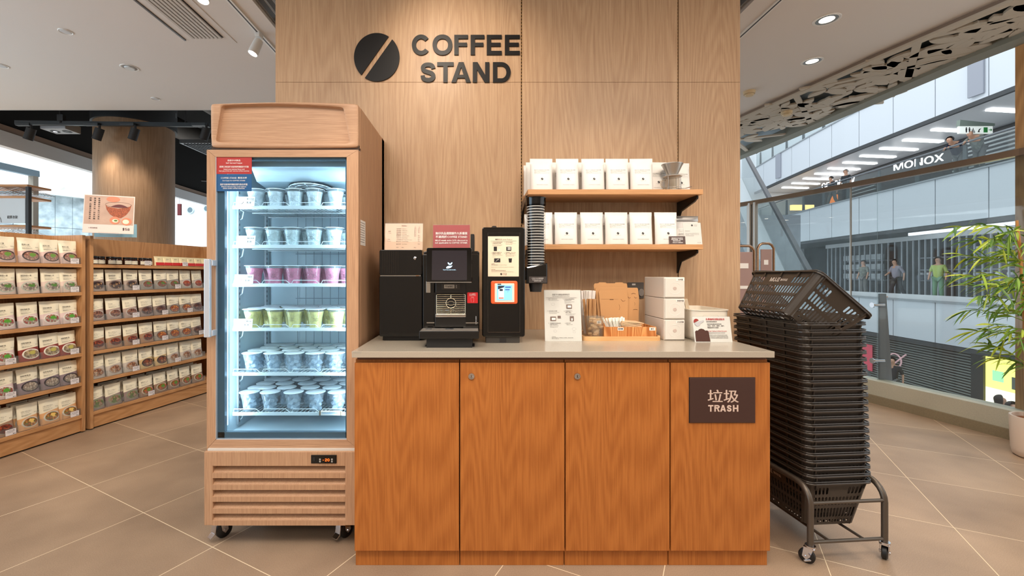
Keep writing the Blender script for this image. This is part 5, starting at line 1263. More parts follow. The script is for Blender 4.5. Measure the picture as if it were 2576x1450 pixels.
# syrup jar
jx = X(1498, 2.16); r = thing('syrup_jar', 'clear plastic cup of sugar syrup capsules with white label', 'jar', (jx, 2.165, tz))
MB().lathe([(.0001, .002), (.034, .002), (.036, .006), (.040, .100), (.043, .102), (.043, .106), (.0395, .106)], n=28).build('cup', glass('cup_clear_plastic', (240, 240, 236), 1.0, .10, (255, 244, 224), .05), r, 40)
mb = MB(); rr_ = random.Random(9)
for i in range(46):
    a = rr_.random()*6.28; q_ = .028*math.sqrt(rr_.random()); z = .008+.086*i/46
    M = Matrix.Translation((q_*math.cos(a), q_*math.sin(a), z)) @ Matrix.Rotation(rr_.random()*3, 4, 'X')
    t = MB().box(-.010, .010, -.005, .005, -.006, .006, .003, 1).xf(M); me = D.meshes.new('t'); t.b.to_mesh(me); t.b.free(); mb.b.from_mesh(me); D.meshes.remove(me)
tag(mb.build('syrup_capsules', glass('amber_capsule', (250, 226, 184), 1.0, .4, (240, 214, 170), .1), r), kind='stuff')
t = MB(); cf = lambda x, y, z: (.0392*math.sin(x/.039), -.0392*math.cos(x/.039), z)
tl = t.face([cf(-.002, 0, .072), cf(.021, 0, .072), cf(.021, 0, .086), cf(-.002, 0, .086)]); t.build('label', paper_w, r)
MB().text('糖漿', .0095, .079, .009, maxw=.016, bold=.02, curve=lambda x, y, z: (.0400*math.sin(x/.039), -.0400*math.cos(x/.039), z)).build('print', ink, r)
# straws
def bundle(nm, n, cx_, cy_, z0, Lm, m, spread, rad, seed, label, cat, group, flat=False, rim=None, lean=(0, 0)):
    rr_ = random.Random(seed); base = None
    for i in range(n):
        a = rr_.random()*6.28; q_ = spread*math.sqrt(rr_.random()); ex, ey = math.cos(a)*q_, math.sin(a)*q_
        loc = (cx_+ex*.6, cy_+ey*.6, z0); rot = (R(-ey/spread*7+lean[0]), R(ex/spread*8+lean[1]), rr_.random()*3); L_ = Lm*(1+rr_.uniform(-.03, .05))
        if base is None:
            base = thing(nm, label, cat, loc, rot, group)
            if flat: MB().box(-.0055, .0055, -.0035, .0035, 0, Lm, .001).build('wrapper', m, base)
            else:
                MB().lathe([(rad, 0), (rad, Lm), (rad*.72, Lm), (rad*.72, Lm-.03)], n=10).build('tube', m, base, 50)
        else: dup(base, loc, rot)
    return base
bundle('kraft_straw', 34, X(1487, 2.235), 2.235, tz, .185, kraft_d, .036, .0042, 4, 'kraft brown paper straw in the bundle behind the syrup jar', 'straw', 'brown straws behind the syrup jar')
bundle('wrapped_straw', 22, X(1478, 2.31), 2.31, tz, .226, mat('straw_white', (240, 232, 224), .6), .030, .004, 8, 'white paper-wrapped straw in the tall bundle at the back of the tray', 'straw', 'white wrapped straws at the back', flat=True)
r = thing('straw_holder', 'clear square acrylic holder around the brown straws', 'holder', (X(1487, 2.235), 2.235, tz))
mb = MB()
for a in ((-.037, .037, -.037, -.035), (-.037, .037, .035, .037), (-.037, -.035, -.037, .037), (.035, .037, -.037, .037)): mb.box(*a, 0, .10)
mb.build('walls', clear, r)
# cardboard cup carriers
def carrier(px0, px1, py0, py1, Y, label, tabs, cuts, lean=-7):
    S = F/Y; w = (px1-px0)/S; h = (py1-py0)/S
    r = thing('cup_carrier', label, 'cup carrier', (X((px0+px1)/2, Y), Y, Z(py1, Y)), (R(lean), 0, 0), 'flat cardboard cup carriers')
    pts = [(-w/2+.012, 0), (w/2-.010, 0), (w/2, h*.75), (w/2-.004, h*.97), (w/2-.008, h)]
    for t0 in tabs: pts += [(t0+.022, h), (t0+.018, h+.006), (t0-.018, h+.006), (t0-.022, h)]
    pts += [(-w/2+.006, h), (-w/2, h*.96)]
    MB().prism(pts, 0, .0035, 'xz', .0006).build('board', kraft, r)
    m = MB()
    for (cx_, cz_, rw, k) in cuts:
        if k == 'arc': pp = [(cx_+rw*math.cos(R(a)), cz_+rw*.35*math.sin(R(a))) for a in range(20, 161, 14)]; pp += [(cx_+rw*math.cos(R(a)), cz_+rw*.35*math.sin(R(a))+.0022) for a in range(160, 19, -14)]; m.prism(pp, -.0006, .0002)
        elif k == 'slot': m.box(cx_-rw, cx_+rw, -.0006, .0002, cz_-.0016, cz_+.0016)
        elif k == 'line': m.box(cx_-rw, cx_+rw, -.0004, .0002, cz_-.0003, cz_+.0003)
        elif k == 'v': m.prism([(cx_-rw, cz_+rw), (cx_-rw+.0018, cz_+rw), (cx_, cz_+.001), (cx_+rw, cz_+rw*.5), (cx_+rw, cz_+rw*.5-.0016), (cx_-.001, cz_-.001)], -.0005, .0002)
        else: m.tube([(cx_+rw*.4*math.cos(R(a)), -.0003, cz_+rw*math.sin(R(a))) for a in range(-80, 100, 20)], .0005, 4)
    m.build('cut_out', mat('cut_dark', (96, 60, 34), .8), r)
    return r
zt_ = T+.02
carrier(1497, 1584, 713, 822, 2.335, 'kraft cardboard cup carrier with two top tabs, tallest at the back', (.045, -.045), ((0, .185, .014, 'arc'), (-.06, .2, .03, 'line')))
carrier(1572, 1611, 724, 822, 2.325, 'kraft cardboard cup carrier on the right with a rounded corner', (), ((.012, .17, .012, 'arc'), (-.012, .150, .008, 'v'), (.022, .150, .008, 'v'), (.014, .120, .008, 'c'), (.018, .085, .012, 'arc')))
carrier(1509, 1583, 730, 826, 2.31, 'kraft cardboard cup carrier in front, with slot and curved cuts', (), ((-.010, .150, .010, 'slot'), (.026, .11, .014, 'c'), (-.02, .152, .045, 'line'), (.05, .14, .012, 'v')))
carrier(1501, 1580, 722, 824, 2.322, 'kraft cardboard cup carrier, thin layer between front and back ones', (), ((-.06, .15, .002, 'line'),))
# wall plate
r = thing('socket_plate', 'dark grey wall socket plate behind the cardboard carriers', 'socket', (X(1598, WY), WY, Z(731, WY)))
MB().prism(rrect(-.047, .047, -.045, .047, .004), -.009, 0, 'xz', .001).build('plate', mat('socket_grey', (104, 98, 92), .4), r)
MB().box(-.022, -.002, -.0105, -.009, .030, .040).build('label', paper_w, r)
MB().prism(circle(.030, -.012, .016, .022), -.018, -.009, 'xz', .002).build('plug_cover', mat('plug_grey', (150, 142, 134), .35), r)
# --- drawer tower
Y = 2.133; x0, x1 = X(1671.5, Y), X(1724, Y); zt = Z(697, Y)
r = thing('drawer', 'x', 'drawer', (x0, Y, T)); W = x1-x0; Hd = (zt-T)/3; poly_m = mat('milky_polypropylene', (226, 216, 204), .35); poly_f = mat('milky_front', (222, 216, 206), .3)
MB().box(0, W, .006, .256, 0, Hd-.0015, .003).build('case', poly_m, r)
MB().box(.003, W-.003, 0, .006, .004, Hd-.006, .002).build('front', poly_f, r)
MB().lathe([(.0001, -.001), (.008, -.001), (.0095, 0)], (W/2, 0, Hd*.46), 20, 'y').build('pull_hole', mat('hole_taupe', (200, 180, 170), .5), r)
MB().lathe([(.028, -.0004), (.029, -.0007), (.030, -.0004)], (W/2, 0, Hd*.46), 32, 'y').build('lid_outline', mat('lid_outline', (236, 228, 220), .4), r)
dl = ['milky plastic drawer at the bottom of the tower, labelled for frappe lids', 'milky plastic drawer in the middle of the tower, labelled for hot cup lids', 'milky plastic drawer on top of the tower, labelled for ice cup lids']
for i in range(3):
    d = r if i == 0 else dup(r, (x0, Y, T+i*Hd)); d['label'] = dl[i]; d['group'] = 'stacked milky drawers'
    s = ('沙冰杯蓋', '熱飲杯蓋', '冰杯蓋')[i]
for i, d in enumerate([o for o in COL.objects if o.name.startswith('drawer') and o.get('group') == 'stacked milky drawers']):
    s = {dl[0]: '沙冰杯蓋', dl[1]: '熱飲杯蓋', dl[2]: '冰杯蓋'}[d['label']]
    t = MB().box(W*.56, W*.95, -.0009, 0, Hd*.81, Hd*.93).build('label', paper_w, d); MB().text(s, W*.76, Hd*.87, .008, maxw=.034, y=-.0013, bold=.015).build('print', ink_b, t)
# --- white tub with scoop
r = thing('coffee_grounds_tub', 'white rounded plastic tub for coffee grounds beside the drawer tower', 'tub', (0, 0, T))
def tub(x0, x1, y0, y1, rad): return rrect(x0, x1, y0, y1, rad, 6)
xa, xb = X(1724, 2.2), X(1841, 2.12); zt = Z(780, 2.12)-T
lv = [(.012, 0, .035), (.002, .012, .04), (0, .02, .04), (-.004, zt-.006, .04), (-.008, zt-.004, .042), (-.008, zt, .042), (-.001, zt, .04), (.006, .02, .036)]
mb = MB(); Vs = []
for ins, z, rad in lv: Vs.append([mb.b.verts.new((p[0], p[1], z)) for p in tub(xa+ins+.004, xb-ins-.008, 2.125+ins, 2.42-ins, rad)])
for A, B in zip(Vs, Vs[1:]):
    for k in range(len(A)): mb.b.faces.new([A[k], A[(k+1) % len(A)], B[(k+1) % len(A)], B[k]])
mb.b.faces.new(Vs[0][::-1]); mb.b.faces.new(Vs[-1])
mb.build('tub', mat('tub_cream', (236, 226, 210), .3), r, 40)
mb = MB(); mb.prism(rrect(-.009, .009, 0, .085, .004, 3), -.003, .003, 'xz', .001); mb.prism(circle(0, .074, .003), -.004, -.0028)
tag(mb.build('scoop', mat('beige_scoop', (206, 186, 160), .4), None, loc=(X(1731, 2.2), 2.19, T+.115), rot=(0, R(-12), 0)), 'beige scoop handle leaning over the edge of the white tub', 'scoop')
L = [('免費咖啡渣歡迎取用', 1804.5, 803.5, 5.6, 47), ('請自備容器取用', 1795, 809.4, 3.4, 26), ('咖啡渣的應用用途包括：', 1802, 815.5, 3.3, 37), ('除臭、清潔、施肥、磨砂、', 1805.5, 819.8, 3.3, 43), ('驅蟲或更多用途。', 1798, 824.2, 3.3, 29), ('Please bring your own container', 1806, 837.2, 2.8, 40), ('Ways to reuse coffee grounds include', 1809, 842.4, 2.7, 44), ('deodorizing, cleaning, fertilizing, body', 1810, 845.8, 2.7, 45), ('scrubbing, repelling insects, and more.', 1810.5, 849.2, 2.7, 45)]
r, S6, w6, h6 = stand('coffee_grounds_sign', 'white card about free coffee grounds with red heading, before the tub', 'sign', 1748, 1843, 797, 860, 2.075, paper_w, L[1:], ink_b, -12, T, bold=.008)
def ip(px, py): return ((px-1795.5)/S6, h6-(py-797)/S6/math.cos(R(12)))
m = MB(); m.text(L[0][0], ip(1804.5, 0)[0], ip(0, 803.5)[1], 5.6/S6, fit=47/S6, y=-.002, bold=.02); m.text('Free Taking Coffee Grounds', ip(1808, 0)[0], ip(0, 832.8)[1], 3.8/S6, fit=46/S6, y=-.002, bold=.01); m.build('print_heading', ink_r, r)
m = MB(); m.prism([ip(1751, 858), ip(1751, 834), ip(1754, 831), ip(1758, 831.5), ip(1762, 828), ip(1767, 826.5), ip(1773, 828), ip(1777, 831.5), ip(1782, 831), ip(1785, 834), ip(1787, 858)], -.0021, -.0013); m.build('print_grounds', mat('coffee_grounds_print', (74, 42, 32), .8, var=.5, vscale=500), r)
m = MB(); m.prism([ip(1750, 812.5), ip(1763, 806)]+[ip(1756.5+6.5*math.cos(R(a)), 808.5-6.5*math.sin(R(a))) for a in range(40, 200, 20)], -.0021, -.0013); m.build('print_scoop', mat('print_red_brown', (150, 48, 40), .6), r)
m = MB(); m.prism([ip(1751, 814)]+[ip(1759+7*math.cos(R(a)), 813+7.5*math.sin(R(a))) for a in range(170, 0, -20)]+[ip(1776, 809), ip(1775, 805.5), ip(1764, 808.5)], -.0022, -.0013); m.build('print_spoon', mat('print_grey', (186, 184, 186), .6), r)
m = MB(); a_, b_2, c_2 = ip(1775, 797), ip(1815, 797), .010; m.tube([(a_[0], 0, a_[1]), (a_[0]+.004, 0, a_[1]+.008), (b_2[0]-.004, 0, a_[1]+.008), (b_2[0], 0, a_[1])], .0012, 6); m.build('hanger_loop', clear, r)

# ================================================================== SHELVES WITH COFFEE BAGS
def wall_shelf(label, ztop, px0, px1):
    sy = 2.31; r = thing('wall_shelf', label, 'shelf', (0, 0, 0)); a, b2 = X(1328, sy), X(px1, sy)
    MB().box(a, b2, sy, WY-.001, ztop-.0265, ztop, .0012).build('board', oak_shelf, r)
    for x in (s1+.004, s2-.004):
        yb4 = WY; pr = [(yb4, ztop-.027), (sy+.03, ztop-.027), (sy+.022, ztop-.033), (sy+.024, ztop-.045), (sy+.06, ztop-.058), (yb4-.045, ztop-.085), (yb4-.02, ztop-.12), (yb4-.008, ztop-.15), (yb4, ztop-.15)]
        MB().prism(pr, x-.005, x+.005, 'yz', .002).build('bracket', black_s, r)
ZU, ZL = Z(476.5, 2.31), Z(615, 2.31)
wall_shelf('upper oak wall shelf on black brackets', ZU, 1325, 1769); wall_shelf('lower oak wall shelf on black brackets', ZL, 1325, 1769)
def bag_mesh(mb, w, h, d, flare=.0):
    n = 9; rows = []
    prof = [(0, d*.5, 1), (.06, d*.55, 1.0), (.3, d*.52, .985), (.55, d*.40, .98), (.78, d*.20, .985), (.88, d*.06, .99), (.90, .0016, 1), (1, .0016, 1)]
    for (t, dy, ws) in prof:
        fr, bk = [], []
        for i in range(n):
            u = -1+2*i/(n-1); x = u*w/2*ws; e = (1-abs(u)**6)**.5 if abs(u) < 1 else 0
            y = dy*max(e, .12 if dy > .003 else 1); fr.append(mb.b.verts.new((x, -y, t*h))); bk.append(mb.b.verts.new((x, y, t*h)))
        rows.append(fr+bk[::-1])
    for A, B in zip(rows, rows[1:]):
        m = len(A)
        for k in range(m): mb.b.faces.new([A[k], A[(k+1) % m], B[(k+1) % m], B[k]])
    mb.b.faces.new(rows[0][::-1]); mb.b.faces.new(rows[-1])
    return mb
bag = thing('coffee_bag', 'x', 'coffee bag'); bw, bh_, bdp = .121, .176, .055
mb = bag_mesh(MB(), bw, bh_, bdp); mb.build('pouch', bag_w, bag, 60)
def fy(z): 
    t = z/bh_; P_ = [(0, .5), (.06, .55), (.3, .52), (.55, .40), (.78, .20), (.88, .06), (.9, .03), (1, .03)]
    for (a, p), (b2, q_) in zip(P_, P_[1:]):
        if a <= t <= b2: return -(p+(q_-p)*(t-a)/(b2-a))*bdp-.0009
    return 0
cvf = lambda x, y, z: (x, fy(z)*(1-abs(x/(bw/2))**6)**.5-.0004, z)
m = MB()
for s, z, sz, wd, al, x in (('NUTTY ROAST BLEND', .1085, .0062, .080, 'L', -.040), ('100% Arabica Coffee Beans', .1015, .0042, .062, 'L', -.040), ('Net Wt. 200g', .0935, .0030, .030, 'L', -.040), ('Medium Dark Chocolate, Roasted Nuts, Sugar', .0890, .0028, .079, 'L', -.040), ('Coffee Stand Blend', .0475, .0026, .030, 'C', 0), ('Freshly Roasted in Hong Kong', .026, .0040, .060, 'C', 0)):
    m.text(s, x, z, sz, fit=wd, align=al, curve=cvf, bold=.01)
m.face([cvf(-.040, 0, .0970), cvf(.040, 0, .0970), cvf(.040, 0, .0964), cvf(-.040, 0, .0964)])
b2_ = MB(); bean(b2_, 0, .0575, .0062, -.0006, 0)
for v in b2_.b.verts: v.co = Vector((v.co.x, fy(v.co.z)+v.co.y, v.co.z))
me = D.meshes.new('t'); b2_.b.to_mesh(me); b2_.b.free(); m.b.from_mesh(me); D.meshes.remove(me)
m.build('print', ink, bag)
used = False
def put_bag(px, Y, z, lb, g, lean=-8, yaw=0, sc_=1.0):
    global used
    loc = (X(px, Y), Y, z+.001); rot = (R(lean), 0, R(yaw))
    if not used: bag.location = loc; bag.rotation_euler = rot; bag['label'] = lb; bag['group'] = g; used = True; return bag
    return dup(bag, loc, rot, lb, g, (sc_,)*3 if sc_ != 1 else None)
gu, gl = 'white coffee bags on the upper shelf', 'white coffee bags on the lower shelf'
for i, (px, yw) in enumerate(((1362, 1), (1427.5, 0), (1492, -1), (1553, 0), (1614, -2))): put_bag(px, 2.362, ZU, 'white coffee bag, %s from the left in the front row of the upper shelf' % ORD[i], gu, -4, yw)
for i, px in enumerate((1349, 1412, 1474, 1536, 1600)): put_bag(px+2, 2.44, ZU, 'white coffee bag behind the %s front bag of the upper shelf' % ORD[i], gu, -4, 2-i % 3)
for i, px in enumerate((1344, 1404)): put_bag(px, 2.512, ZU, 'white coffee bag at the wall, %s from the left in the rear row, upper shelf' % ORD[i], gu, -2, 0)
put_bag(1652, 2.44, ZU, 'white coffee bag just left of the glass dripper on the upper shelf', gu, -3, 3); put_bag(1709, 2.46, ZU, 'white coffee bag behind the dripper at the right end of the upper shelf', gu, -3, 3, 1.0)
for i, (px, yw) in enumerate(((1362, 2), (1424, 0), (1489, 0), (1551, 0), (1613, 1), (1676, 2))): put_bag(px, 2.362, ZL, 'white coffee bag, %s from the left in the front row of the lower shelf' % ORD[i], gl, -4, yw)
for i, px in enumerate((1349, 1412, 1474, 1536, 1600)): put_bag(px-2, 2.44, ZL, 'white coffee bag behind the %s front bag of the lower shelf' % ORD[i], gl, -4, 2-i % 3)
r = thing('large_coffee_bag', 'large silver-topped coffee bag at the right end of the lower shelf', 'coffee bag', (X(1728, 2.44), 2.455, ZL+.001), (R(-5), 0, R(2)))
bag_mesh(MB(), .150, .165, .05).build('pouch', bag_w, r, 60)
bag_mesh(MB(), .152, .03, .014).build('foil_top', silver_bag, r, 60, loc=(0, -.003, .138))
m = MB()
for s, z, wd in (('NUTTY ROAST BLEND', .085, .07), ('100% Arabica', .077, .05), ('Whole Bean', .066, .04), ('Net 500g', .061, .03)): m.text(s, -.05, z, .006, fit=wd, align='L', y=-.0275)
m.build('print', ink, r)
stand('notice_card', 'small dark brown notice card on the lower shelf edge', 'sign', 1684, 1725, 592.5, 613.5, 2.325, mat('notice_brown', (84, 66, 62), .5), [('購買咖啡豆可免費享用', 1704, 597.5, 3, 28), ('咖啡粉研磨服務，請向店員', 1704, 601, 3, 29), ('職員查詢詳情。', 1703, 604.6, 3, 20), ('享用正宗‧香醇咖啡', 1705, 609, 3, 26)], ink_w, -8, ZL, bold=.02, frame=False)
r, S7, w7, h7 = stand('price_sheet', 'small white price sheet in acrylic at the right end, lower shelf', 'sign', 1722, 1767, 558, 614, 2.33, paper_w, [('COFFEE', 1753, 564, 2.4, 9), ('STAND', 1752.5, 566.6, 2.4, 8), ('無印咖啡豆', 1732, 579.5, 2.2, 12), ('以百分百阿拉比卡咖啡豆烘焙而成', 1743, 585.5, 1.8, 34), ('香味濃郁，入口帶果仁及朱古力香', 1743, 588.5, 1.8, 34), ('適合每日享用', 1737, 591.5, 1.8, 20), ('$138', 1759, 609, 3.2, 8)], ink_g, -10, ZL)
m = MB(); bean(m, (1744.5-1744.5)/S7, h7-7/S7, 2.2/S7, -.0024, -.0014); m.build('print_logo', ink, r)
# dripper set
r = thing('pour_over_set', 'steel wire dripper on a small glass server, right on the upper shelf', 'coffee dripper', (X(1691, 2.37), 2.37, ZU+.001))
MB().lathe([(.024, .078), (.052, .140), (.053, .143), (.050, .141), (.022, .080)], n=36).build('cone', mat('brushed_cone', (190, 184, 176), .3, metal=.9), r, 60)
MB().lathe([(.052, .143), (.055, .1425), (.055, .145)], n=36).build('cone_rim', steel, r)
MB().lathe([(.0001, .074), (.046, .074), (.050, .077), (.046, .080), (.0001, .080)], n=36).build('saucer', mat('dripper_glass_ring', (200, 196, 190), .2, metal=.4), r, 40)
MB().lathe([(.0001, .004), (.034, .004), (.036, .010), (.036, .070), (.037, .072)], n=28).build('server', glass('server_glass', (244, 240, 234), 1.0, .12, (240, 220, 190)), r, 40)
MB().tube([(-.036, 0, .060), (-.060, 0, .055), (-.062, 0, .030), (-.045, 0, .014), (-.036, 0, .016)], .003, 8).build('server_handle', glass('server_glass', (244, 240, 234), 1.0, .12, (240, 220, 190)), r, 60)
mb = MB()
for a in (40, 140, 220, 320): mb.tube([(.043*math.cos(R(a)), .043*math.sin(R(a)), .074), (.045*math.cos(R(a)), .045*math.sin(R(a)), .002)], .0016, 6)
mb.tube([(.045*math.cos(R(a)), .045*math.sin(R(a)), .0025) for a in range(0, 360, 20)], .0016, 6, True); mb.tube([(.045*math.cos(R(a)), .045*math.sin(R(a)), .016) for a in range(0, 360, 20)], .0012, 6, True)
mb.build('wire_stand', steel, r, 60)
tag(MB().tube([(X(1700, 2.34), 2.335, ZU+.006), (X(1722, 2.34), 2.34, ZU+.010), (X(1742, 2.34), 2.35, ZU+.021)], [.0018, .0016, .0030], 6).build('spoon', chrome), 'thin steel spoon lying by the dripper on the upper shelf', 'spoon')

# ================================================================== SIGN ON THE WALL
r = thing('coffee_stand_sign', 'raised black coffee stand sign with split bean mark on the oak wall', 'sign')
S8 = F/WY; yy = WY-.0005
m = bean(MB(), X(948.5, WY), Z(145.5, WY), 59.5/S8, yy-.008, yy, 53, .10); m.build('bean_mark', sign_blk, r)
def letters(spec, pyb, hpx):
    for ch, a, b2 in spec:
        m = MB(); glyph(ch, (b2-a)/S8, hpx/S8, 10.6/S8, m, X(a, WY), Z(pyb, WY), yy-.008, yy); m.build('letter', sign_blk, r)
letters((('C', 1036.5, 1083), ('O', 1088.5, 1138), ('F', 1143, 1177.5), ('F', 1184, 1218.5), ('E', 1224.5, 1262), ('E', 1270, 1307.5)), 139.5, 50)
letters((('S', 1056.5, 1098), ('T', 1100, 1141.5), ('A', 1136, 1184.5), ('N', 1189.5, 1231), ('D', 1240, 1284.5)), 208.5, 50.5)
# ================================================================== FOOD RACKS ON THE LEFT
def pouch_mat(name, low, rim, food, garnish=None, top=(240, 232, 208), seed=0, dark=False):
    m, t, b = nt(name); N, L = t.nodes, t.links
    tc = N.new('ShaderNodeTexCoord'); sp = N.new('ShaderNodeSeparateXYZ'); L.new(tc.outputs['Generated'], sp.inputs[0])
    def mth(op, a, b2=None, c=None):
        n = N.new('ShaderNodeMath'); n.operation = op
        for i, v in enumerate((a, b2, c)):
            if v is None: continue
            if isinstance(v, (int, float)): n.inputs[i].default_value = v
            else: L.new(v, n.inputs[i])
        return n.outputs[0]
    def mix(f, a, b2):
        n = N.new('ShaderNodeMix'); n.data_type = 'RGBA'; L.new(f, n.inputs[0])
        for i, v in ((6, a), (7, b2)):
            if isinstance(v, tuple): n.inputs[i].default_value = lin(v)
            else: L.new(v, n.inputs[i])
        return n.outputs[2]
    x, z = sp.outputs[0], sp.outputs[2]
    ex = mth('DIVIDE', mth('SUBTRACT', x, .53), .42); ez = mth('DIVIDE', mth('SUBTRACT', z, .27), .20)
    rr = mth('SQRT', mth('ADD', mth('MULTIPLY', ex, ex), mth('MULTIPLY', ez, ez)))
    cb = N.new('ShaderNodeCombineXYZ'); L.new(x, cb.inputs[0]); L.new(z, cb.inputs[1]); cb.inputs[2].default_value = seed
    vo = N.new('ShaderNodeTexVoronoi'); vo.inputs['Scale'].default_value = 13; L.new(cb.outputs[0], vo.inputs['Vector'])
    s2 = N.new('ShaderNodeSeparateColor'); L.new(vo.outputs['Color'], s2.inputs[0])
    r = N.new('ShaderNodeValToRGB'); r.color_ramp.interpolation = 'CONSTANT'; e = r.color_ramp.elements
    e[0].position = 0; e[0].color = lin(food[0]); e[1].position = .4; e[1].color = lin(food[1])
    q = e.new(.7); q.color = lin(food[2])
    L.new(s2.outputs[0], r.inputs['Fac'])
    fd = mix(mth('MULTIPLY', vo.outputs['Distance'], .9), r.outputs['Color'], tuple(int(v*.45) for v in food[0]))
    if garnish:
        gx = mth('DIVIDE', mth('SUBTRACT', x, .6), .17); gz = mth('DIVIDE', mth('SUBTRACT', z, .31), .09)
        gr_ = mth('LESS_THAN', mth('ADD', mth('ADD', mth('MULTIPLY', gx, gx), mth('MULTIPLY', gz, gz)), mth('MULTIPLY', s2.outputs[1], .8)), 1.1); fd = mix(gr_, fd, garnish)
    bowl = mix(mth('LESS_THAN', rr, .82), rim, fd)
    low_f = mth('LESS_THAN', mth('ADD', z, mth('MULTIPLY', mth('SUBTRACT', x, .5), -.1)), .50)
    bgc = mix(low_f, top, low)
    c = mix(mth('LESS_THAN', rr, 1), bgc, bowl)
    L.new(c, b.inputs['Base Color']); b.inputs['Roughness'].default_value = .32
    n = N.new('ShaderNodeTexNoise'); n.inputs['Scale'].default_value = 22; L.new(tc.outputs['Object'], n.inputs['Vector'])
    bp = N.new('ShaderNodeBump'); bp.inputs['Strength'].default_value = .25; bp.inputs['Distance'].default_value = .01; L.new(n.outputs['Fac'], bp.inputs['Height']); L.new(bp.outputs['Normal'], b.inputs['Normal'])
    return m
PK = {
 'pork_rice': (((214, 186, 178), (60, 44, 40), ((206, 150, 130), (226, 184, 160), (180, 120, 100)), (110, 150, 60)), '豚丼の素', 'pork bowl', 'pinkish meat in a dark bowl'),
 'seafood': (((226, 204, 192), (190, 196, 180), ((222, 196, 180), (236, 220, 200), (130, 110, 100)), (90, 130, 60)), '海鮮麻婆の素', 'seafood', 'pale seafood in a glass bowl'),
 'pho': (((228, 204, 200), (236, 228, 220), ((196, 160, 140), (220, 206, 180), (200, 60, 40)), (90, 160, 50)), '調味海鮮湯', 'herb noodle soup', 'green herbs on a white bowl'),
 'red_soup': (((140, 50, 40), (236, 230, 216), ((216, 190, 150), (180, 150, 110), (110, 90, 60)), (190, 180, 90)), '胡椒海鮮湯', 'pepper soup', 'red background and white bowl'),
 'dumpling': (((140, 124, 130), (52, 46, 50), ((196, 180, 160), (170, 150, 136), (214, 200, 184)), None), '胡麻擔擔湯', 'dumpling soup', 'grey dumplings in a dark bowl'),
 'curry_noodle': (((222, 170, 120), (210, 204, 190), ((190, 110, 50), (226, 160, 80), (120, 130, 60)), (240, 200, 110)), 'バターチキンカレー', 'curry noodles', 'orange curry noodles'),
 'mapo': (((168, 150, 140), (120, 100, 90), ((60, 32, 24), (90, 44, 28), (196, 150, 100)), None), '黑麻婆豆腐', 'dark braised dish', 'dark brown braise in a clear bowl'),
 'green_fry': (((150, 140, 130), (160, 160, 150), ((190, 90, 50), (90, 110, 60), (150, 70, 40)), (90, 120, 50)), '青椒肉絲', 'stir fry', 'red and green stir fry'),
 'red_fry': (((190, 180, 170), (210, 200, 190), ((206, 80, 40), (230, 120, 60), (160, 50, 30)), None), 'チリソース', 'chilli dish', 'bright red chilli dish'),
 'minced': (((176, 150, 140), (190, 180, 170), ((160, 100, 80), (190, 140, 110), (110, 64, 50)), None), 'ガパオ', 'minced meat', 'brown minced meat in a pale bowl'),
 'beef': (((150, 130, 120), (90, 76, 70), ((110, 60, 44), (150, 96, 70), (70, 40, 34)), None), '牛すじカレー', 'beef stew', 'dark beef in a black bowl'),
 'orange_curry': (((160, 150, 140), (110, 90, 80), ((222, 120, 40), (240, 160, 70), (170, 70, 30)), None), '野菜カレー', 'orange curry', 'orange curry in a dark bowl'),
 'red_curry': (((170, 130, 100), (150, 130, 110), ((150, 60, 30), (190, 90, 50), (90, 40, 24)), None), 'キーマカレー', 'red curry', 'red brown curry in a steel bowl'),
 'rice_mix': (((200, 190, 180), (176, 160, 150), ((206, 150, 110), (236, 214, 190), (150, 90, 60)), None), '炊き込みごはん', 'mixed rice', 'mixed rice in a bowl'),
 'dark_rice': (((210, 180, 130), (50, 44, 40), ((160, 84, 50), (90, 50, 30), (200, 130, 80)), None), '混ぜごはん', 'dark mixed rice', 'brown rice in a black bowl'),
 'green_curry': (((150, 130, 126), (140, 150, 120), ((190, 160, 130), (170, 130, 110), (110, 140, 70)), None), 'グリーンカレー', 'green curry', 'pale green curry'),
 'veg': (((150, 120, 100), (190, 180, 160), ((226, 110, 50), (200, 80, 40), (110, 130, 50)), (96, 140, 50)), '野菜スープ', 'vegetable', 'orange vegetables with greens'),
}
PROTO = {}
def pouch(kind):
    if kind in PROTO: return PROTO[kind]
    (low, rim, food, gar), title, _, _ = PK[kind]
    r = thing('food_pouch', 'x', 'food pouch')
    m = pouch_mat('pouch_'+kind, low, rim, food, gar, seed=len(PROTO)*3.1)
    w, h, d = .126, .178, .032
    mb = bag_mesh(MB(), w, h, d)
    for v in mb.b.verts: v.co.x *= 1+.02*math.sin(v.co.z*40+v.co.x*20); v.co.y += .004*math.sin(v.co.x*60+len(PROTO))*(v.co.z/h)
    mb.build('pouch', m, r, 60)
    tb = MB(); yy2 = lambda z: -(d*.5*(1-max(0, (z/h-.3))*1.3)+.0035)
    cv = lambda x, y, z: (x, yy2(z)*(1-abs(x/(w/2))**6)**.5-.001+.004*math.sin(x*60+len(PROTO))*(z/h), z)
    tb.text(title, -.045, .128, .0115, align='L', maxw=.066, curve=cv, bold=.03)
    tb.text('READY TO EAT  180g (1 serve)', -.045, .117, .0048, align='L', maxw=.05, curve=cv)
    tb.text('MUJI', .050, .112, .006, align='R', maxw=.016, curve=cv, bold=.03)
    tb.text('無印良品の素材を生かした味わい', -.045, .104, .005, align='L', maxw=.062, curve=cv)
    tb.text('香辛料を合わせました', -.045, .098, .005, align='L', maxw=.045, curve=cv)
    tb.build('print', ink, r)
    PROTO[kind] = [r, False]; return PROTO[kind]
def place_pouch(kind, loc, rot, label, group):
    p = pouch(kind)
    if not p[1]: p[0].location = loc; p[0].rotation_euler = rot; p[0]['label'] = label; p[0]['group'] = group; p[1] = True; return p[0]
    return dup(p[0], loc, rot, label, group)
ZR = [1.316, 1.098, .860, .622, .392, .140]; RH = 1.545
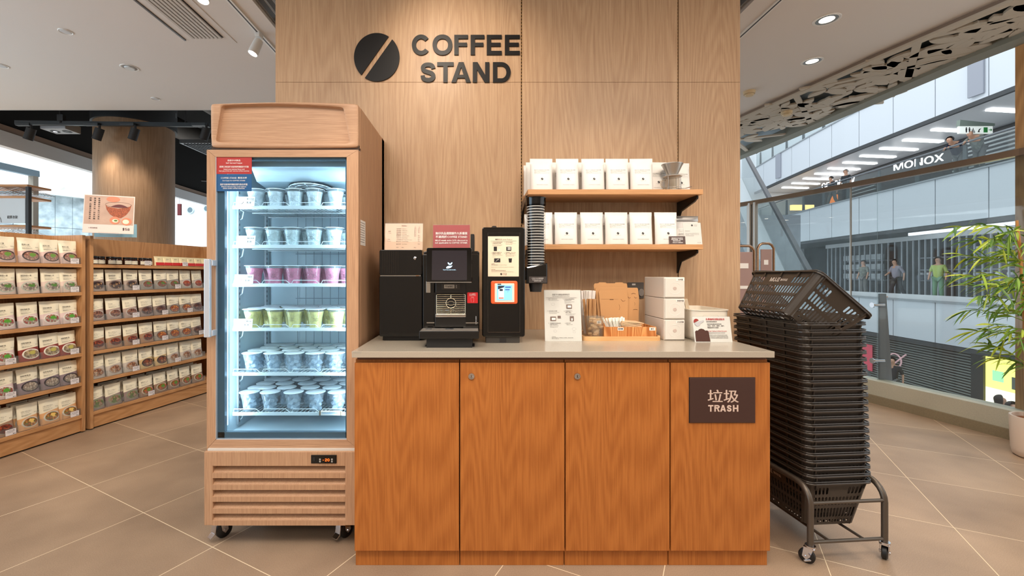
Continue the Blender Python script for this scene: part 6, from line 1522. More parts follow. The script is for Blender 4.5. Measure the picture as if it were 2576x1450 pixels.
tagc = thing('shelf_price_tag', 'x', 'price tag', group='white price tags on the food racks'); tag_used = [False]
MB().box(-.030, .030, -.001, 0, 0, .040, .0006, 1).build('card', mat('tag_white', (232, 226, 228), .5), tagc)
m = MB(); m.text('ロングセラー商品', 0, .031, .006, maxw=.040, y=-.0015, bold=.03); m.text('無印良品 香辛料を合わせた', 0, .023, .004, maxw=.05, y=-.0015); m.text('READY FOOD', 0, .018, .004, maxw=.03, y=-.0015); m.text('$32', .018, .007, .0085, maxw=.016, y=-.0015, bold=.03); m.build('print', ink, tagc)
def rack(P, d, x0, x1, side, rows, xs, tags, who, unit):
    ang = math.atan2(d[1], d[0]); Mx = Matrix.Translation((P[0], P[1], 0)) @ Matrix.Rotation(ang, 4, 'Z')
    r = thing('display_rack', 'oak food rack with six shelves, %s' % who, 'rack', (P[0], P[1], 0), (0, 0, ang))
    Dp = .32
    MB().box(x0, x1, Dp, Dp+.02, .01, RH, .001).build('back_panel', oak_rack, r)
    for a, b2 in side: MB().box(a, b2, 0, Dp, .01, RH-.002, .001).build('side_panel', oak_rack, r)
    for z in ZR: MB().box(x0+.018, x1-.018, .004, Dp, z-.026, z, .001).build('shelf_board', wood_rx, r)
    MB().box(x0+.018, x1-.018, .016, .034, .012, ZR[-1]-.027).build('plinth', wood_rx, r)
    for ri, row in enumerate(rows):
        z = ZR[ri]
        if row is None: continue
        tr = MB().box(xs[0]-.075, xs[-1]+.070, .012, .014, z+.0005, z+.052)
        for x in xs: tr.box(x+.068, x+.0695, .014, .12, z+.0005, z+.050)
        o = tr.build('acrylic_tray', clear, None, loc=(P[0], P[1], 0), rot=(0, 0, ang))
        tag(o, 'clear acrylic tray before the pouches, %s shelf down, %s' % (ORD[ri], unit), 'tray', 'acrylic trays on the food racks')
        for i, (x, k) in enumerate(zip(xs, row)):
            if k is None: continue
            loc = Mx @ Vector((x+random.uniform(-.004, .004), .036, z+.001))
            g = 'food pouches on the %s' % unit
            place_pouch(k, loc, (R(-7), R(random.uniform(-1.5, 1.5)), ang+R(random.uniform(-3, 3))), 'pouch of %s, %s from left, %s shelf down, %s' % (PK[k][2], ORD[i], ORD[ri], unit), g)
            for bk in range(2 if ri >= 4 else 0):
                loc = Mx @ Vector((x+random.uniform(-.012, .012), .085+bk*.05, z+.001+.006*bk))
                place_pouch(k, loc, (R(-5), R(random.uniform(-2, 2)), ang+R(random.uniform(-5, 5))), 'pouch of %s behind the %s from left, %s layer, %s shelf, %s' % (PK[k][2], ORD[i], ORD[bk+1], ORD[ri], unit), g)
            if i in tags[ri]:
                loc = Mx @ Vector((x+.022, .009, z+.002)); lb = 'white price tag before pouch %s from left, %s shelf down, %s' % (ORD[i], ORD[ri], unit)
                if not tag_used[0]: tagc.location = loc; tagc.rotation_euler = (R(-3), 0, ang); tagc['label'] = lb; tag_used[0] = True
                else: dup(tagc, loc, (R(-3), 0, ang), lb)
    return r, Mx, ang
wood_rx = wood('oak_rack_shelf', (176, 126, 80), (204, 154, 106), 'X', 1.4, .45, 5, .6, 6)
d1 = Vector((.181, .983)).normalized(); d2 = Vector((.233, .972)).normalized()
x1s = [.043, .186, .322, .444]; x2s = [.073, .211, .352, .492, .627, .760, .894, 1.027]
rack((-3.185, 2.926), d1, -.95, .536, ((.512, .536), (-.95, -.93)), [['pork_rice']*4, ['seafood']*4, ['pho']*4, ['pho', 'red_soup', 'red_soup', 'red_soup'], ['pho', 'dumpling', 'dumpling', 'dumpling'], ['red_curry', 'curry_noodle', 'curry_noodle', 'curry_noodle']], x1s, [(3,), (3,), (3,), (0, 3), (0, 3), (0, 3)], 'nearer unit at the left edge', 'near rack')
r2, M2, a2_ = rack((-3.076, 3.482), d2, 0, 1.36, ((0, .024), (1.336, 1.36)), [None, ['mapo', 'mapo', 'mapo', 'green_fry', 'green_fry', 'green_fry', 'red_fry', 'red_fry'], ['minced', 'minced', 'minced', 'beef', 'beef', 'orange_curry', 'orange_curry', 'beef'], ['red_curry', 'red_curry', 'red_curry', 'red_curry', 'orange_curry', 'orange_curry', 'orange_curry', 'beef'], ['rice_mix', 'rice_mix', 'rice_mix', 'dark_rice', 'dark_rice', 'rice_mix', 'rice_mix', 'rice_mix'], ['green_curry', 'green_curry', 'green_curry', 'veg', 'veg', 'veg', 'veg', 'veg']], x2s, [(), (2, 5), (2, 4, 6), (2, 4, 7), (2, 5), (3,)], 'farther unit between the near rack and the freezer', 'far rack')
# jars and small red bags on the top shelf of the far rack
jr = thing('sauce_jar', 'x', 'jar', group='sauce jars on the far rack')
MB().lathe([(.0001, 0), (.031, 0), (.033, .004), (.033, .045), (.029, .052)], n=20).build('body', mat('jar_glass_dark', (60, 30, 20), .15), jr, 50)
MB().lathe([(.030, .052), (.031, .054), (.031, .066), (.029, .068), (.0001, .068)], n=20).build('lid', black_s, jr, 50)
MB().lathe([(.0336, .008), (.0336, .038)], n=20, a0=190, a1=350).build('label', mat('jar_label', (226, 222, 206), .6), jr)
rb = thing('seasoning_bag', 'x', 'bag', group='cream and red bags on the far rack')
bag_mesh(MB(), .085, .088, .03).build('pouch', mat('cream_bag', (236, 222, 180), .45), rb, 60)
mb = MB(); mb.box(-.041, .041, -.019, -.0165, .002, .030, .001); mb.build('red_band', mat('red_band', (206, 40, 40), .45), rb)
m = MB(); m.text('塩だれ', -.02, .062, .009, align='L', maxw=.03, y=-.0165, bold=.02); m.text('MUJI', -.02, .048, .005, align='L', maxw=.02, y=-.0165); m.build('print', ink, rb)
for i in range(8):
    loc = M2 @ Vector((.055+i*.068, .05+.02*(i % 2), ZR[0])); lb = 'dark sauce jar with pale label, %s from the left, top shelf of the far rack' % ORD[i]
    if i == 0: jr.location = loc; jr.rotation_euler = (0, 0, a2_+.3); jr['label'] = lb
    else: dup(jr, loc, (0, 0, a2_+.3), lb)
for i in range(8):
    loc = M2 @ Vector((.62+i*.085, .05, ZR[0]+.001)); lb = 'cream bag with red band, %s from the left, top shelf of the far rack' % ORD[i]
    if i == 0: rb.location = loc; rb.rotation_euler = (R(-6), 0, a2_); rb['label'] = lb
    else: dup(rb, loc, (R(-6), 0, a2_), lb)
for x, w_ in ((.48, 'jars'), (.86, 'red banded bags')): dup(tagc, M2 @ Vector((x, .009, ZR[0]+.002)), (R(-3), 0, a2_), 'white price tag before the %s, top shelf of the far rack' % w_)
# $58 board
Y = 3.44; S9 = F/Y; r = thing('price_board', 'square $58 food poster board standing on top of the far rack', 'sign', (X(272, Y), Y, RH+.012), (R(-3), R(1.0), R(16)))
w9, h9 = .335, .300
MB().box(-w9/2, w9/2, 0, .004, 0, h9, .001).build('board', mat('poster_white', (226, 204, 196), .5), r)
MB().box(-w9/2+.006, w9/2-.006, -.0008, 0, h9*.23, h9-.008).build('poster_picture', mat('poster_tan', (186, 156, 138), .5, var=.12, vscale=9), r)
def bp(u, v): return (-w9/2+u*w9, v*h9)
m = MB(); m.prism([bp(.42, .76), bp(.45, .62), bp(.52, .5), bp(.62, .42), bp(.74, .41), bp(.84, .5), bp(.91, .63), bp(.94, .78), bp(.90, .72), bp(.68, .66), bp(.46, .70)], -.0016, -.0008); m.build('poster_bowl', mat('poster_chili', (150, 78, 48), .5, var=.45, vscale=120), r)
m = MB(); m.prism([bp(.52+.36*k/12, .70+.07*math.sin(math.pi*k/12)) for k in range(13)]+[bp(.88-.36*k/12, .70-.015*math.sin(math.pi*k/12)) for k in range(13)], -.0022, -.0016); m.build('poster_topping', mat('poster_purple', (96, 44, 44), .5), r)
m = MB(); m.prism(circle(*bp(.62, .345), .034, .030), -.0022, -.0008); m.prism(circle(*bp(.855, .325), .034, .030), -.0022, -.0008); m.prism(circle(*bp(.57, .90), .045, .022), -.0018, -.0008); m.build('poster_dish', mat('poster_salmon', (214, 130, 100), .5), r)
m = MB(); m.prism(circle(*bp(.63, .335), .020, .014), -.0028, -.0022); m.prism(circle(*bp(.84, .32), .022, .018), -.0028, -.0022); m.build('poster_plate', mat('poster_cream', (232, 214, 190), .5), r)
m = MB(); m.prism(circle(*bp(.64, .34), .012, .007), -.0032, -.0028); m.build('poster_greens', mat('poster_green', (90, 120, 60), .5), r)
m = MB(); m.tube([(bp(.43, .76)[0], -.002, bp(.43, .78)[1])]+[(bp(.68, 0)[0]+.26*w9*math.cos(R(a)), -.002, bp(0, .76)[1]+.07*h9*math.sin(R(a))) for a in range(180, -181, -20)], .0007, 4); m.build('poster_rim', mat('poster_rim_brown', (120, 86, 76), .4), r)
m = MB()
for u, s in ((.13, '拌麵、西蘭添加鮮美滋味。'), (.215, '辣海鮮煮大蒜一同來拌麵。'), (.30, '影椒磨碎的小粒口大貝及')):
    for i, ch in enumerate(s): m.text(ch, bp(u, 0)[0], bp(0, .90-i*.053)[1], .0135, y=-.0014, bold=.02)
m.text('小卷海鮮醬', bp(.14, 0)[0]+.02, bp(0, .13)[1], .012, maxw=.062, y=-.0014); m.text('$58', bp(.85, 0)[0], bp(0, .12)[1], .026, maxw=.055, y=-.0014, bold=.025); m.build('print', ink, r)
MB().box(-.06, .07, -.010, .03, -.012, .008, .002).build('holder', clear, r)
tag(MB().box(-.15, .15, 0, .003, 0, .11).build('blue_card', mat('pale_blue_card', (150, 196, 214), .5), None, loc=(X(286, 3.62), 3.64, RH-.0), rot=(0, 0, R(14))), 'plain pale blue card behind the $58 board', 'card')

# ================================================================== COLUMN AND DARK CEILING ZONE
cy_ = 5.6; cxx = X(341, cy_)
st(MB().cyl(.415, 0, 3.10, (cxx, cy_, 0), 64).build('wall_column', oak_col, None, 40))
tag(MB().cyl(.44, 3.10, 4.28, (cxx, cy_, 0), 48).build('column_collar', mat('collar_dark', (44, 46, 48), .6), None, 40), 'dark round collar above the oak column', 'collar')
st(MB().box(-6.1, 1.5, 4.87, 13.9, 4.3, 4.5).build('ceiling_back', dark_m))
st(MB().box(-9, 1.9, 4.875, 4.9, CZ+.02, 4.5).build('wall_riser', dark_m))
bx_ = [(-5.70, 4.9), (-5.82, 6.6), (-6.05, 8.9), (-6.12, 11), (-6.15, 14)]
st(MB().strip(bx_, 2.79, 2.97, -.10).build('trim_4', mat('white_beam', (214, 218, 222), .6)))
st(MB().strip([(x-.02, y) for x, y in bx_], 2.965, 3.05, -.16).build('trim_5', mat('brown_beam', (150, 128, 112), .6)))
st(MB().strip([(x-.06, y) for x, y in bx_], 3.05, 4.4, -.05).build('wall_bulkhead', dark_m))
# ducts
for i, (x, z, rr) in enumerate(((-5.16, 3.75, .17), (-3.2, 3.85, .14), (-3.7, 3.55, .10), (-2.6, 3.6, .12))):
    tag(MB().cyl(rr, 4.95, 13.5, (x, 0, z), 16, 'y').build('duct', mat('duct_brown_grey', (82, 74, 66), .6, metal=.3), None, 50), 'round brown-grey duct in the dark ceiling, %s from the left' % ORD[[0, 2, 1, 3][i]], 'duct', 'ducts in the dark ceiling')
r = thing('air_handler', 'grey air vent panel in the dark ceiling, seen just above the black track', 'vent', (0, 0, 0))
MB().box(-4.85, -3.95, 5.2, 5.75, 3.28, 3.34).build('frame', grey_m, r)
mb = MB()
for i in range(18): mb.box(-4.8+i*.046, -4.785+i*.046, 5.22, 5.72, 3.265, 3.285)
mb.build('slat', grey_d, r)
r = thing('air_handler', 'grey air vent panel right of the oak column', 'vent', (0, 0, 0))
MB().box(-4.7, -3.9, 6.9, 7.9, 3.30, 3.36).build('frame', grey_m, r)
mb = MB()
for i in range(14): mb.box(-4.65+i*.052, -4.63+i*.052, 6.93, 7.87, 3.285, 3.305)
mb.build('slat', grey_d, r)
# black track with heads
ty_ = 5.0; tzz = Z(309, ty_); r = thing('lighting_track', 'black lighting track hung below the dark ceiling', 'track')
xa, xb = X(40, ty_), X(530, ty_+.1)
MB().bar((xa, ty_, tzz), (xb, ty_+.08, tzz), .036, .045).build('rail', mat('track_black', (34, 40, 44), .5), r)
mb = MB(); mb.tube([(X(152, ty_), ty_, tzz), (X(152, ty_), ty_, 4.3)], .012, 6); mb.tube([(X(466, ty_), ty_, tzz), (X(466, ty_), ty_, 4.3)], .004, 5); mb.box(X(147, ty_), X(162, ty_), ty_-.02, ty_+.02, tzz+.02, tzz+.09); mb.build('hanger', black_m, r)
hd = thing('track_spotlight', 'x', 'spotlight', group='black spotlights on the hung track')
MB().box(-.10, .06, -.02, .02, -.055, -.022, .003).build('adapter', mat('track_black', (34, 40, 44), .5), hd)
M = Matrix.Translation((.07, 0, -.085)) @ Matrix.Rotation(R(18), 4, 'Y')
MB().lathe([(.0001, 0), (.044, 0), (.044, -.135), (.040, -.135), (.038, -.125), (.0001, -.123)], n=24).xf(M).build('housing', black_m, hd, 40)
MB().lathe([(.0001, -.1236), (.036, -.1246)], n=20).xf(M).build('lamp', mat('warm_lamp', (255, 224, 190), emit=1.2), hd)
MB().cyl(.012, -.10, -.05, (.065, 0, 0), 10).build('stem', black_m, hd)
for i, px in enumerate((64, 236, 326, 505)):
    loc = (X(px, ty_), ty_, tzz+.02); lb = 'black spotlight on the hung track, %s from the left' % ORD[i]; rot = (0, R(18) if i == 0 else 0, 0)
    if i == 0: hd.location = loc; hd.rotation_euler = (0, 0, 0); hd['label'] = lb
    else: dup(hd, loc, (0, 0, 0), lb)
for px, Y_, tg in ((236, ty_, (cxx-.15, cy_-.2, 1.9)), (326, ty_, (cxx+.1, cy_-.3, 1.9)), (505, ty_, (-3.4, 5.6, 1.0))):
    spot('track_head_lamp', (X(px, Y_)+.1, Y_, tzz-.22), tg, 16, WARM, 70, 1, .08)
r = thing('emergency_light', 'grey twin-lamp emergency light box hanging on the track', 'light', (X(152, 5.15), 5.15, 0))
z0, z1 = Z(331, 5.15), Z(312, 5.15)
MB().box(-.14, .15, -.10, .10, z0, z1, .004).build('case', mat('box_grey', (150, 152, 156), .5), r)
mb = MB(); mb.lathe([(.02, z0-.004), (.045, z0-.004)], (-.06, 0, 0), 20); mb.lathe([(.02, z0-.004), (.045, z0-.004)], (.08, 0, 0), 20); mb.build('lamp_ring', black_m, r)
MB().lathe([(.0001, z0-.003), (.022, z0-.003)], (-.06, 0, 0), 16).build('lamp', mat('cool_lamp', (240, 244, 255), emit=1.5), r)
# distant heads right of the column
r = thing('lighting_track', 'distant black lighting track with small heads right of the oak column', 'track')
MB().bar((-5.3, 8.4, 3.05), (-3.0, 8.9, 3.0), .05, .05).build('rail', black_m, r)
mb = MB()
for i in range(5): mb.cyl(.06, 2.82, 2.98, (-5.0+i*.28, 8.45+i*.06, 0), 14)
mb.build('head', black_m, r)
MB().tube([(-4.2, 8.66, 3.03), (-4.2, 8.66, 4.31)], .02, 6).build('hanger', black_m, r)
mb = MB()
for i in (0, 3): mb.lathe([(.0001, 2.815), (.05, 2.815)], (-5.0+i*.28, 8.45+i*.06, 0), 14)
mb.build('lamp', mat('spot_glow', (255, 240, 220), emit=14), r)

# ================================================================== MALL AT THE FAR LEFT
st(MB().box(-22, -3, 14.0, 14.3, -.1, 7.6).build('wall_mall', white_e))
st(MB().box(-18.4, -18, -4, 14, 0, 7).build('wall_mall_left', white_e))
tw = [(-12.6, 9.6), (-11.46, 11.4), (-10.9, 12.3), (-10.2, 13.4)]
def tile_mat():
    m, t, b = nt('concrete_tiles'); N, L = t.nodes, t.links; tc = N.new('ShaderNodeTexCoord')
    n = N.new('ShaderNodeTexNoise'); n.inputs['Scale'].default_value = 5; n.inputs['Detail'].default_value = 5; L.new(tc.outputs['Object'], n.inputs['Vector'])
    r = N.new('ShaderNodeValToRGB'); r.color_ramp.elements[0].color = lin((140, 156, 164)); r.color_ramp.elements[1].color = lin((190, 206, 214)); r.color_ramp.elements[0].position = .35; r.color_ramp.elements[1].position = .7
    L.new(n.outputs['Fac'], r.inputs['Fac']); L.new(r.outputs['Color'], b.inputs['Base Color']); b.inputs['Roughness'].default_value = .6; return m
tz_top = Z(485, 11.4); tzs = (0, 1.0, 1.95, 2.55, tz_top)
mb = MB()
for s_ in range(3):
    A_, B_ = Vector(tw[s_]), Vector(tw[s_+1]); Ln = (B_-A_).length; n = max(2, round(Ln/.42))
    for k in range(n):
        a, b2 = A_.lerp(B_, k/n+.004), A_.lerp(B_, (k+1)/n-.004)
        for z0, z1 in ((0, 1.2), (1.21, 2.49), (2.5, tz_top)): mb.strip([tuple(a), tuple(b2)], z0, z1, -.03)
st(mb.build('wall_tiles', tile_mat()))
st(MB().strip([(x-.02, y+.0) for x, y in tw], 0, tz_top+.01, -.3).build('wall_tiles_backing', mat('tile_gap', (110, 120, 126), .8)))
st(MB().strip([(x+.15, y-.1) for x, y in tw], tz_top-.02, tz_top+.42, -.5).build('trim_6', white_e))
st(MB().strip([(x+.05, y) for x, y in tw], tz_top+.42, tz_top+.5, -.5).build('trim_7', mat('soft_grey_trim', (190, 206, 212), .6)))
mb = MB(); p = (-11.1, 11.9)
tag(MB().lathe([(.0001, -.09), (.05, -.08), (.09, -.03), (.10, 0), (.07, .04)], (X(154, 11.2), 11.2, Z(470, 11.2)), 20).build('security_camera', white_p, None, 50), 'white dome camera above the grey tiled wall', 'camera')
# portholes and sign on the white wall
for k, px in enumerate((475, 517)):
    r = thing('porthole', ('round porthole in the white wall, left of the two', 'round porthole in the white wall beside the freezer edge')[k], 'porthole', (X(px, 13.9), 13.98, Z(528-k*4, 13.9)), group='portholes in the white wall')
    MB().lathe([(.0001, -.02), (.085, -.02)], n=24, axis='y').build('pane', mat('porthole_grey', (90, 110, 120), .2), r)
    MB().lathe([(.085, -.03), (.115, -.03), (.12, 0)], n=24, axis='y').build('ring', mat('porthole_ring', (170, 196, 206), .3), r)
yy_ = 9.0; hs_ = MB().box(X(446, yy_), X(455, yy_), yy_, yy_+.03, Z(542, yy_), Z(513, yy_)).build('hanging_sign', mat('dark_red_sign', (110, 24, 32), .5)); MB().tube([(X(450, yy_), yy_+.015, Z(513, yy_)), (X(450, yy_), yy_+.015, 4.31)], .004, 5).build('hanging_wire', grey_m, hs_)
tag(hs_, 'dark red hanging sign beside the oak column', 'sign')
# glass partition header, post and hanger rack
r = thing('shop_partition', 'blue-grey shop partition header with a beige post at the far left', 'partition')
MB().bar((X(-60, 5.6), 5.6, Z(405, 5.6)), (X(92, 6.6), 6.6, Z(438, 6.6)), .08, .09).build('header', mat('blue_grey_metal', (120, 150, 170), .5), r)
MB().box(X(79, 6.55), X(92, 6.55), 6.5, 6.58, 0, Z(442, 6.5)).build('post', mat('beige_post', (170, 166, 156), .5), r)
Y = 5.35; r = thing('hanger_rack', 'black framed rack with boards of wire hangers at the far left', 'rack', (0, 0, 0)); xr = X(72, Y); xl = X(-80, Y)
MB().box(xr-.02, xr+.02, Y-.02, Y+.02, 0, Z(470, Y), .004).build('frame', grey_d, r); MB().box(xl, xl+.03, Y-.02, Y+.02, 0, Z(470, Y)).build('frame', grey_d, r)
for py in (464, 493, 566): MB().box(xl, xr-.015, Y, Y+.30, Z(py+5, Y), Z(py, Y)).build('board', oak_shelf, r)
MB().box(xl, xr-.03, Y-.012, Y-.004, Z(562, Y), Z(500, Y)).build('panel', mat('panel_white', (216, 228, 238), .5), r)
m = MB(); m.text('鋁質衣架', X(34, Y), Z(547, Y), .040, maxw=.125, y=Y-.0135, bold=.02); m.tube([(X(-14+20*math.cos(R(a)), Y), Y-.014, Z(560-24*math.sin(R(a)), Y)) for a in range(0, 181, 20)], .002, 4); m.build('print', ink, r)
hg = thing('wire_hanger', 'x', 'hanger', group='wire hangers on the far left rack')
MB().tube([(0, 0, .02), (.012, 0, .035), (0, 0, .05), (-.012, 0, .04)], .0022, 5).build('hook', chrome, hg)
MB().tube([(0, 0, .02), (.16, 0, -.045), (.19, 0, -.06), (.17, 0, -.068), (-.17, 0, -.068), (-.19, 0, -.06), (-.16, 0, -.045)], .0025, 5, True).build('shoulder_wire', chrome, hg)
for j, (py, xx) in enumerate(((489, 35), (489, -6), (596, 25), (596, -10))):
    for i in range(7):
        loc = (X(xx, Y)+i*.006, Y+.05+i*.035, Z(py, Y)+.075); rot = (0, 0, R(8)); lb = 'aluminium wire hanger on the far left rack, %s hook row, %s from the front' % (('upper right', 'upper left', 'lower right', 'lower left')[j], ORD[i])
        if i == 0 and j == 0: hg.location = loc; hg.rotation_euler = rot; hg['label'] = lb
        else: dup(hg, loc, rot, lb)
# white mall ceiling wedges above the tiled wall
for k, (y0, y1) in enumerate(((8.0, 8.6), (10.2, 10.8), (12.4, 13.0))): tag(MB().prism([(-18, 6.4), (-6.3, 5.6), (-6.3, 5.2), (-18, 6.0)], y0, y1).build('skylight_beam', white_e), 'white beam under the mall skylight, %s from the front' % ORD[k], 'beam', 'white skylight beams')
# ================================================================== SHOPPING BASKETS
def basket_parts():
    hx, hy_, bxh, byh, Hb, rc = .148, .232, .116, .190, .205, .030
    def P(side, u, t):
        """side 0:-x 1:+x (long), 2:-y 3:+y (short); u in -1..1 on the straight part"""
        ax = bxh+(hx-bxh)*t; ay = byh+(hy_-byh)*t; z = Hb*t
        if side == 0: return (-ax, -u*(ay-rc), z)
        if side == 1: return (ax, u*(ay-rc), z)
        if side == 2: return (u*(ax-rc), -ay, z)
        return (-u*(ax-rc), ay, z)
    mb = MB(); b = mb.b
    def cell(Pf, u0, u1, t0, t1, slot):
        c = [(u0, t0), (u1, t0), (u1, t1), (u0, t1)]
        if not slot:
            b.faces.new([b.verts.new(Pf(*p)) for p in c]); return
        um, tm = (u0+u1)/2, (t0+t1)/2; W, Hh = (u1-u0)/2, (t1-t0)/2
        w = W*.62; asp = slot                                   # slot = u-per-t aspect to keep ends round
        e = min(w/asp, Hh*.8); h = Hh*.86
        inn = [(0, h), (.7*w, h-.3*e), (w, h-e), (w, -(h-e)), (.7*w, -(h-.3*e)), (0, -h), (-.7*w, -(h-.3*e)), (-w, -(h-e)), (-w, h-e), (-.7*w, h-.3*e)]
        outp = [(0, Hh), (W, Hh), (W, h-e), (W, -(h-e)), (W, -Hh), (0, -Hh), (-W, -Hh), (-W, -(h-e)), (-W, h-e), (-W, Hh)]
        I = [b.verts.new(Pf(um+x, tm+z)) for x, z in inn]; O = [b.verts.new(Pf(um+x, tm+z)) for x, z in outp]
        for k in range(10): b.faces.new([O[k], O[(k+1) % 10], I[(k+1) % 10], I[k]])
    rowsT = [(0, .05, 0), (.05, .13, 2), (.13, .16, 0), (.16, .42, 1), (.42, .45, 0), (.45, .68, 1), (.68, .71, 0), (.71, .90, 3), (.90, 1.0, 0)]
    for side, n in ((0, 20), (1, 20), (2, 13), (3, 13)):
        Pf = lambda u, t, s=side: P(s, u, t)
        L = (hy_+byh)/2-rc if side < 2 else (hx+bxh)/2-rc; asp = Hb/L
        for t0, t1, kind in rowsT:
            for k in range(n):
                u0, u1 = -1+2*k/n, -1+2*(k+1)/n; uc = abs(u0+u1)/2
                sl = kind and not (kind == 3 and uc < (.48 if side < 2 else .42)) and not (side >= 2 and kind == 2 and k in (0, n-1))
                cell(Pf, u0, u1, t0, t1, asp if sl else 0)
    for qx, qy, a0 in ((1, 1, 0), (-1, 1, 90), (-1, -1, 180), (1, -1, 270)):
        for t0, t1 in ((0, .5), (.5, 1)):
            for k in range(4):
                q = []
                for (t, kk) in ((t0, k), (t0, k+1), (t1, k+1), (t1, k)):
                    ax = bxh+(hx-bxh)*t-rc; ay = byh+(hy_-byh)*t-rc; a = R(a0+90*kk/4); q.append((qx*ax+rc*math.cos(a), qy*ay+rc*math.sin(a), Hb*t))
                b.faces.new([b.verts.new(p) for p in q])
    # bottom grid
    nx, ny = 7, 11
    for i in range(nx):
        for j in range(ny):
            Pf = lambda u, t: (u, t, 0)
            cell(Pf, -bxh+2*bxh*i/nx, -bxh+2*bxh*(i+1)/nx, -byh+2*byh*j/ny, -byh+2*byh*(j+1)/ny, 1.0)
    for v in b.verts:
        if abs(v.co.z) < 1e-5 and abs(v.co.x) > bxh-rc and abs(v.co.y) > byh-rc:
            c = Vector((math.copysign(bxh-rc, v.co.x), math.copysign(byh-rc, v.co.y), 0)); d = v.co-c
            if d.length > rc: v.co = c+d.normalized()*rc
    bmesh.ops.remove_doubles(b, verts=b.verts, dist=.0002)
    bmesh.ops.recalc_face_normals(b, faces=b.faces)
    bmesh.ops.solidify(b, geom=list(b.faces), thickness=.0022)
    me_body = D.meshes.new('basket_body'); b.to_mesh(me_body); b.free(); me_body.materials.append(basket_m)
    # rim: outward flange with lip and lower ledge
    mb = MB(); b = mb.b
    def loop(g, z): return [b.verts.new((x, y, z)) for x, y in rrect(-hx-g, hx+g, -hy_-g, hy_+g, rc+g, 5)]
    prof = [(-.002, Hb-.001), (-.001, Hb+.0015), (.010, Hb+.0015), (.0115, Hb-.0005), (.0115, Hb-.005), (.0100, Hb-.0055), (.0095, Hb-.001), (.001, Hb-.0015)]
    Ls = [loop(g, z) for g, z in prof]+[None]; Ls[-1] = Ls[0]
    for A, B in zip(Ls, Ls[1:]):
        for k in range(len(A)): b.faces.new([A[k], A[(k+1) % len(A)], B[(k+1) % len(A)], B[k]])
    for side, us in ((0, (-.55, .05, .62)), (1, (-.55, .05, .62)), (2, (-.98, .98)), (3, (-.98, .98))):
        for u in us:
            p = P(side, u, 1); q = P(side, u, .85); o = {0: (-1, 0), 1: (1, 0), 2: (0, -1), 3: (0, 1)}[side]
            mb.bar((p[0]+o[0]*.005, p[1]+o[1]*.005, Hb), (q[0]+o[0]*.004, q[1]+o[1]*.004, Hb*.86), .003, .010)
    bmesh.ops.recalc_face_normals(b, faces=b.faces)
    me_rim = D.meshes.new('basket_rim'); b.to_mesh(me_rim); b.free(); me_rim.materials.append(basket_m)
    hs = []
    for s in (1, -1):
        pts = [(x, y, Hb+.0066) for x, y in rrect(-hx-.006, hx+.006, -hy_-.006, hy_+.006, rc, 5)]
        pts = [p for p in pts if s*p[1] > .02]; pts.sort(key=lambda p: math.atan2(s*p[1], p[0]))
        pts = [(hx+.004, s*.02, Hb+.004)]+pts+[(-hx-.004, s*.02, Hb+.004)]
        m2 = MB().tube(pts, .0028, 6); bmesh.ops.recalc_face_normals(m2.b, faces=m2.b.faces)
        me = D.meshes.new('basket_handle'); m2.b.to_mesh(me); m2.b.free(); me.materials.append(basket_m); hs.append(me)
    # printed mark on the -x long side
    t = .80; sl = math.atan2(hx-bxh, Hb)
    m3 = MB(); m3.text('MUJI', -.050, 0, .030, fit=.066, bold=.035, align='L'); m3.text('無印良品', .024, -.001, .014, fit=.046, bold=.03, align='L')
    M = Matrix.Translation((-(bxh+(hx-bxh)*t)-.0012, 0, Hb*t)) @ Matrix.Rotation(-sl, 4, 'Y') @ Matrix.Rotation(R(-90), 4, 'Z')
    m3.xf(M); bmesh.ops.recalc_face_normals(m3.b, faces=m3.b.faces); me_t = D.meshes.new('basket_mark'); m3.b.to_mesh(me_t); m3.b.free(); me_t.materials.append(mat('basket_mark_white', (214, 200, 188), .5))
    return me_body, me_rim, hs, me_t, (hx, hy_, Hb)
me_body, me_rim, me_h, me_t, (hx, hyb, Hb) = basket_parts()
def new_basket():
    r = thing('shopping_basket', 'x', 'basket', group='stacked shopping baskets')
    for nm, me in (('body', me_body), ('rim', me_rim), ('handle', me_h[0]), ('handle', me_h[1]), ('printed_mark', me_t)):
        o = D.objects.new(nm, me); COL.objects.link(o); o.parent = r
    return r
bk = new_basket(); pitch = .0314; z0 = .326-Hb; nb = 22; yaw = 4.5
for i in range(nb+1):
    loc = (1.556-.0010*i, 2.150, z0+pitch*i); rot = (0, 0, R(yaw+random.uniform(-.4, .4)))
    lb = 'dark brown plastic basket at the bottom of the stack, on the trolley' if i == 0 else 'dark brown plastic basket, %s from the bottom of the stack' % ORD[i]
    if i == nb: lb = 'dark brown plastic basket, topmost upright one of the stack'
    if i == 0: bk.location = loc; bk.rotation_euler = rot; bk['label'] = lb
    else: dup(bk, loc, rot, lb)
tb = dup(bk, (1.437, 2.120, .992), (0, R(41), 0), 'dark brown plastic basket lying tilted on top of the stack')
# trolley
tr = thing('basket_trolley', 'bronze grey tube trolley with castors under the basket stack', 'trolley', (1.562, 2.150, 0), (0, 0, R(yaw)))
for s in (-1, 1):
    x = s*.171; pts = [(x, -.262, .076), (x, -.262, .25)]+[(x, -.262+.075*(1-math.cos(R(a))), .25+.075*math.sin(R(a))) for a in range(15, 91, 15)]
    pts += [(x, 0, .325)]+[(x, .262-.075*(1-math.cos(R(a))), .25+.075*math.sin(R(a))) for a in range(90, 14, -15)]+[(x, .262, .25), (x, .262, .076)]
    MB().tube(pts, .0125, 12).build('side_frame', trolley_m, tr, 60)
mb = MB()
for y in (-.262, .262):
    for z in (.258, .092): mb.tube([(-.171, y, z), (.171, y, z)], .0075, 10)
mb.build('cross_bar', trolley_m, tr, 60)
mb = MB()
for x in (-.09, .07): mb.tube([(x, -.262, .097), (x, .262, .097)], .006, 8)
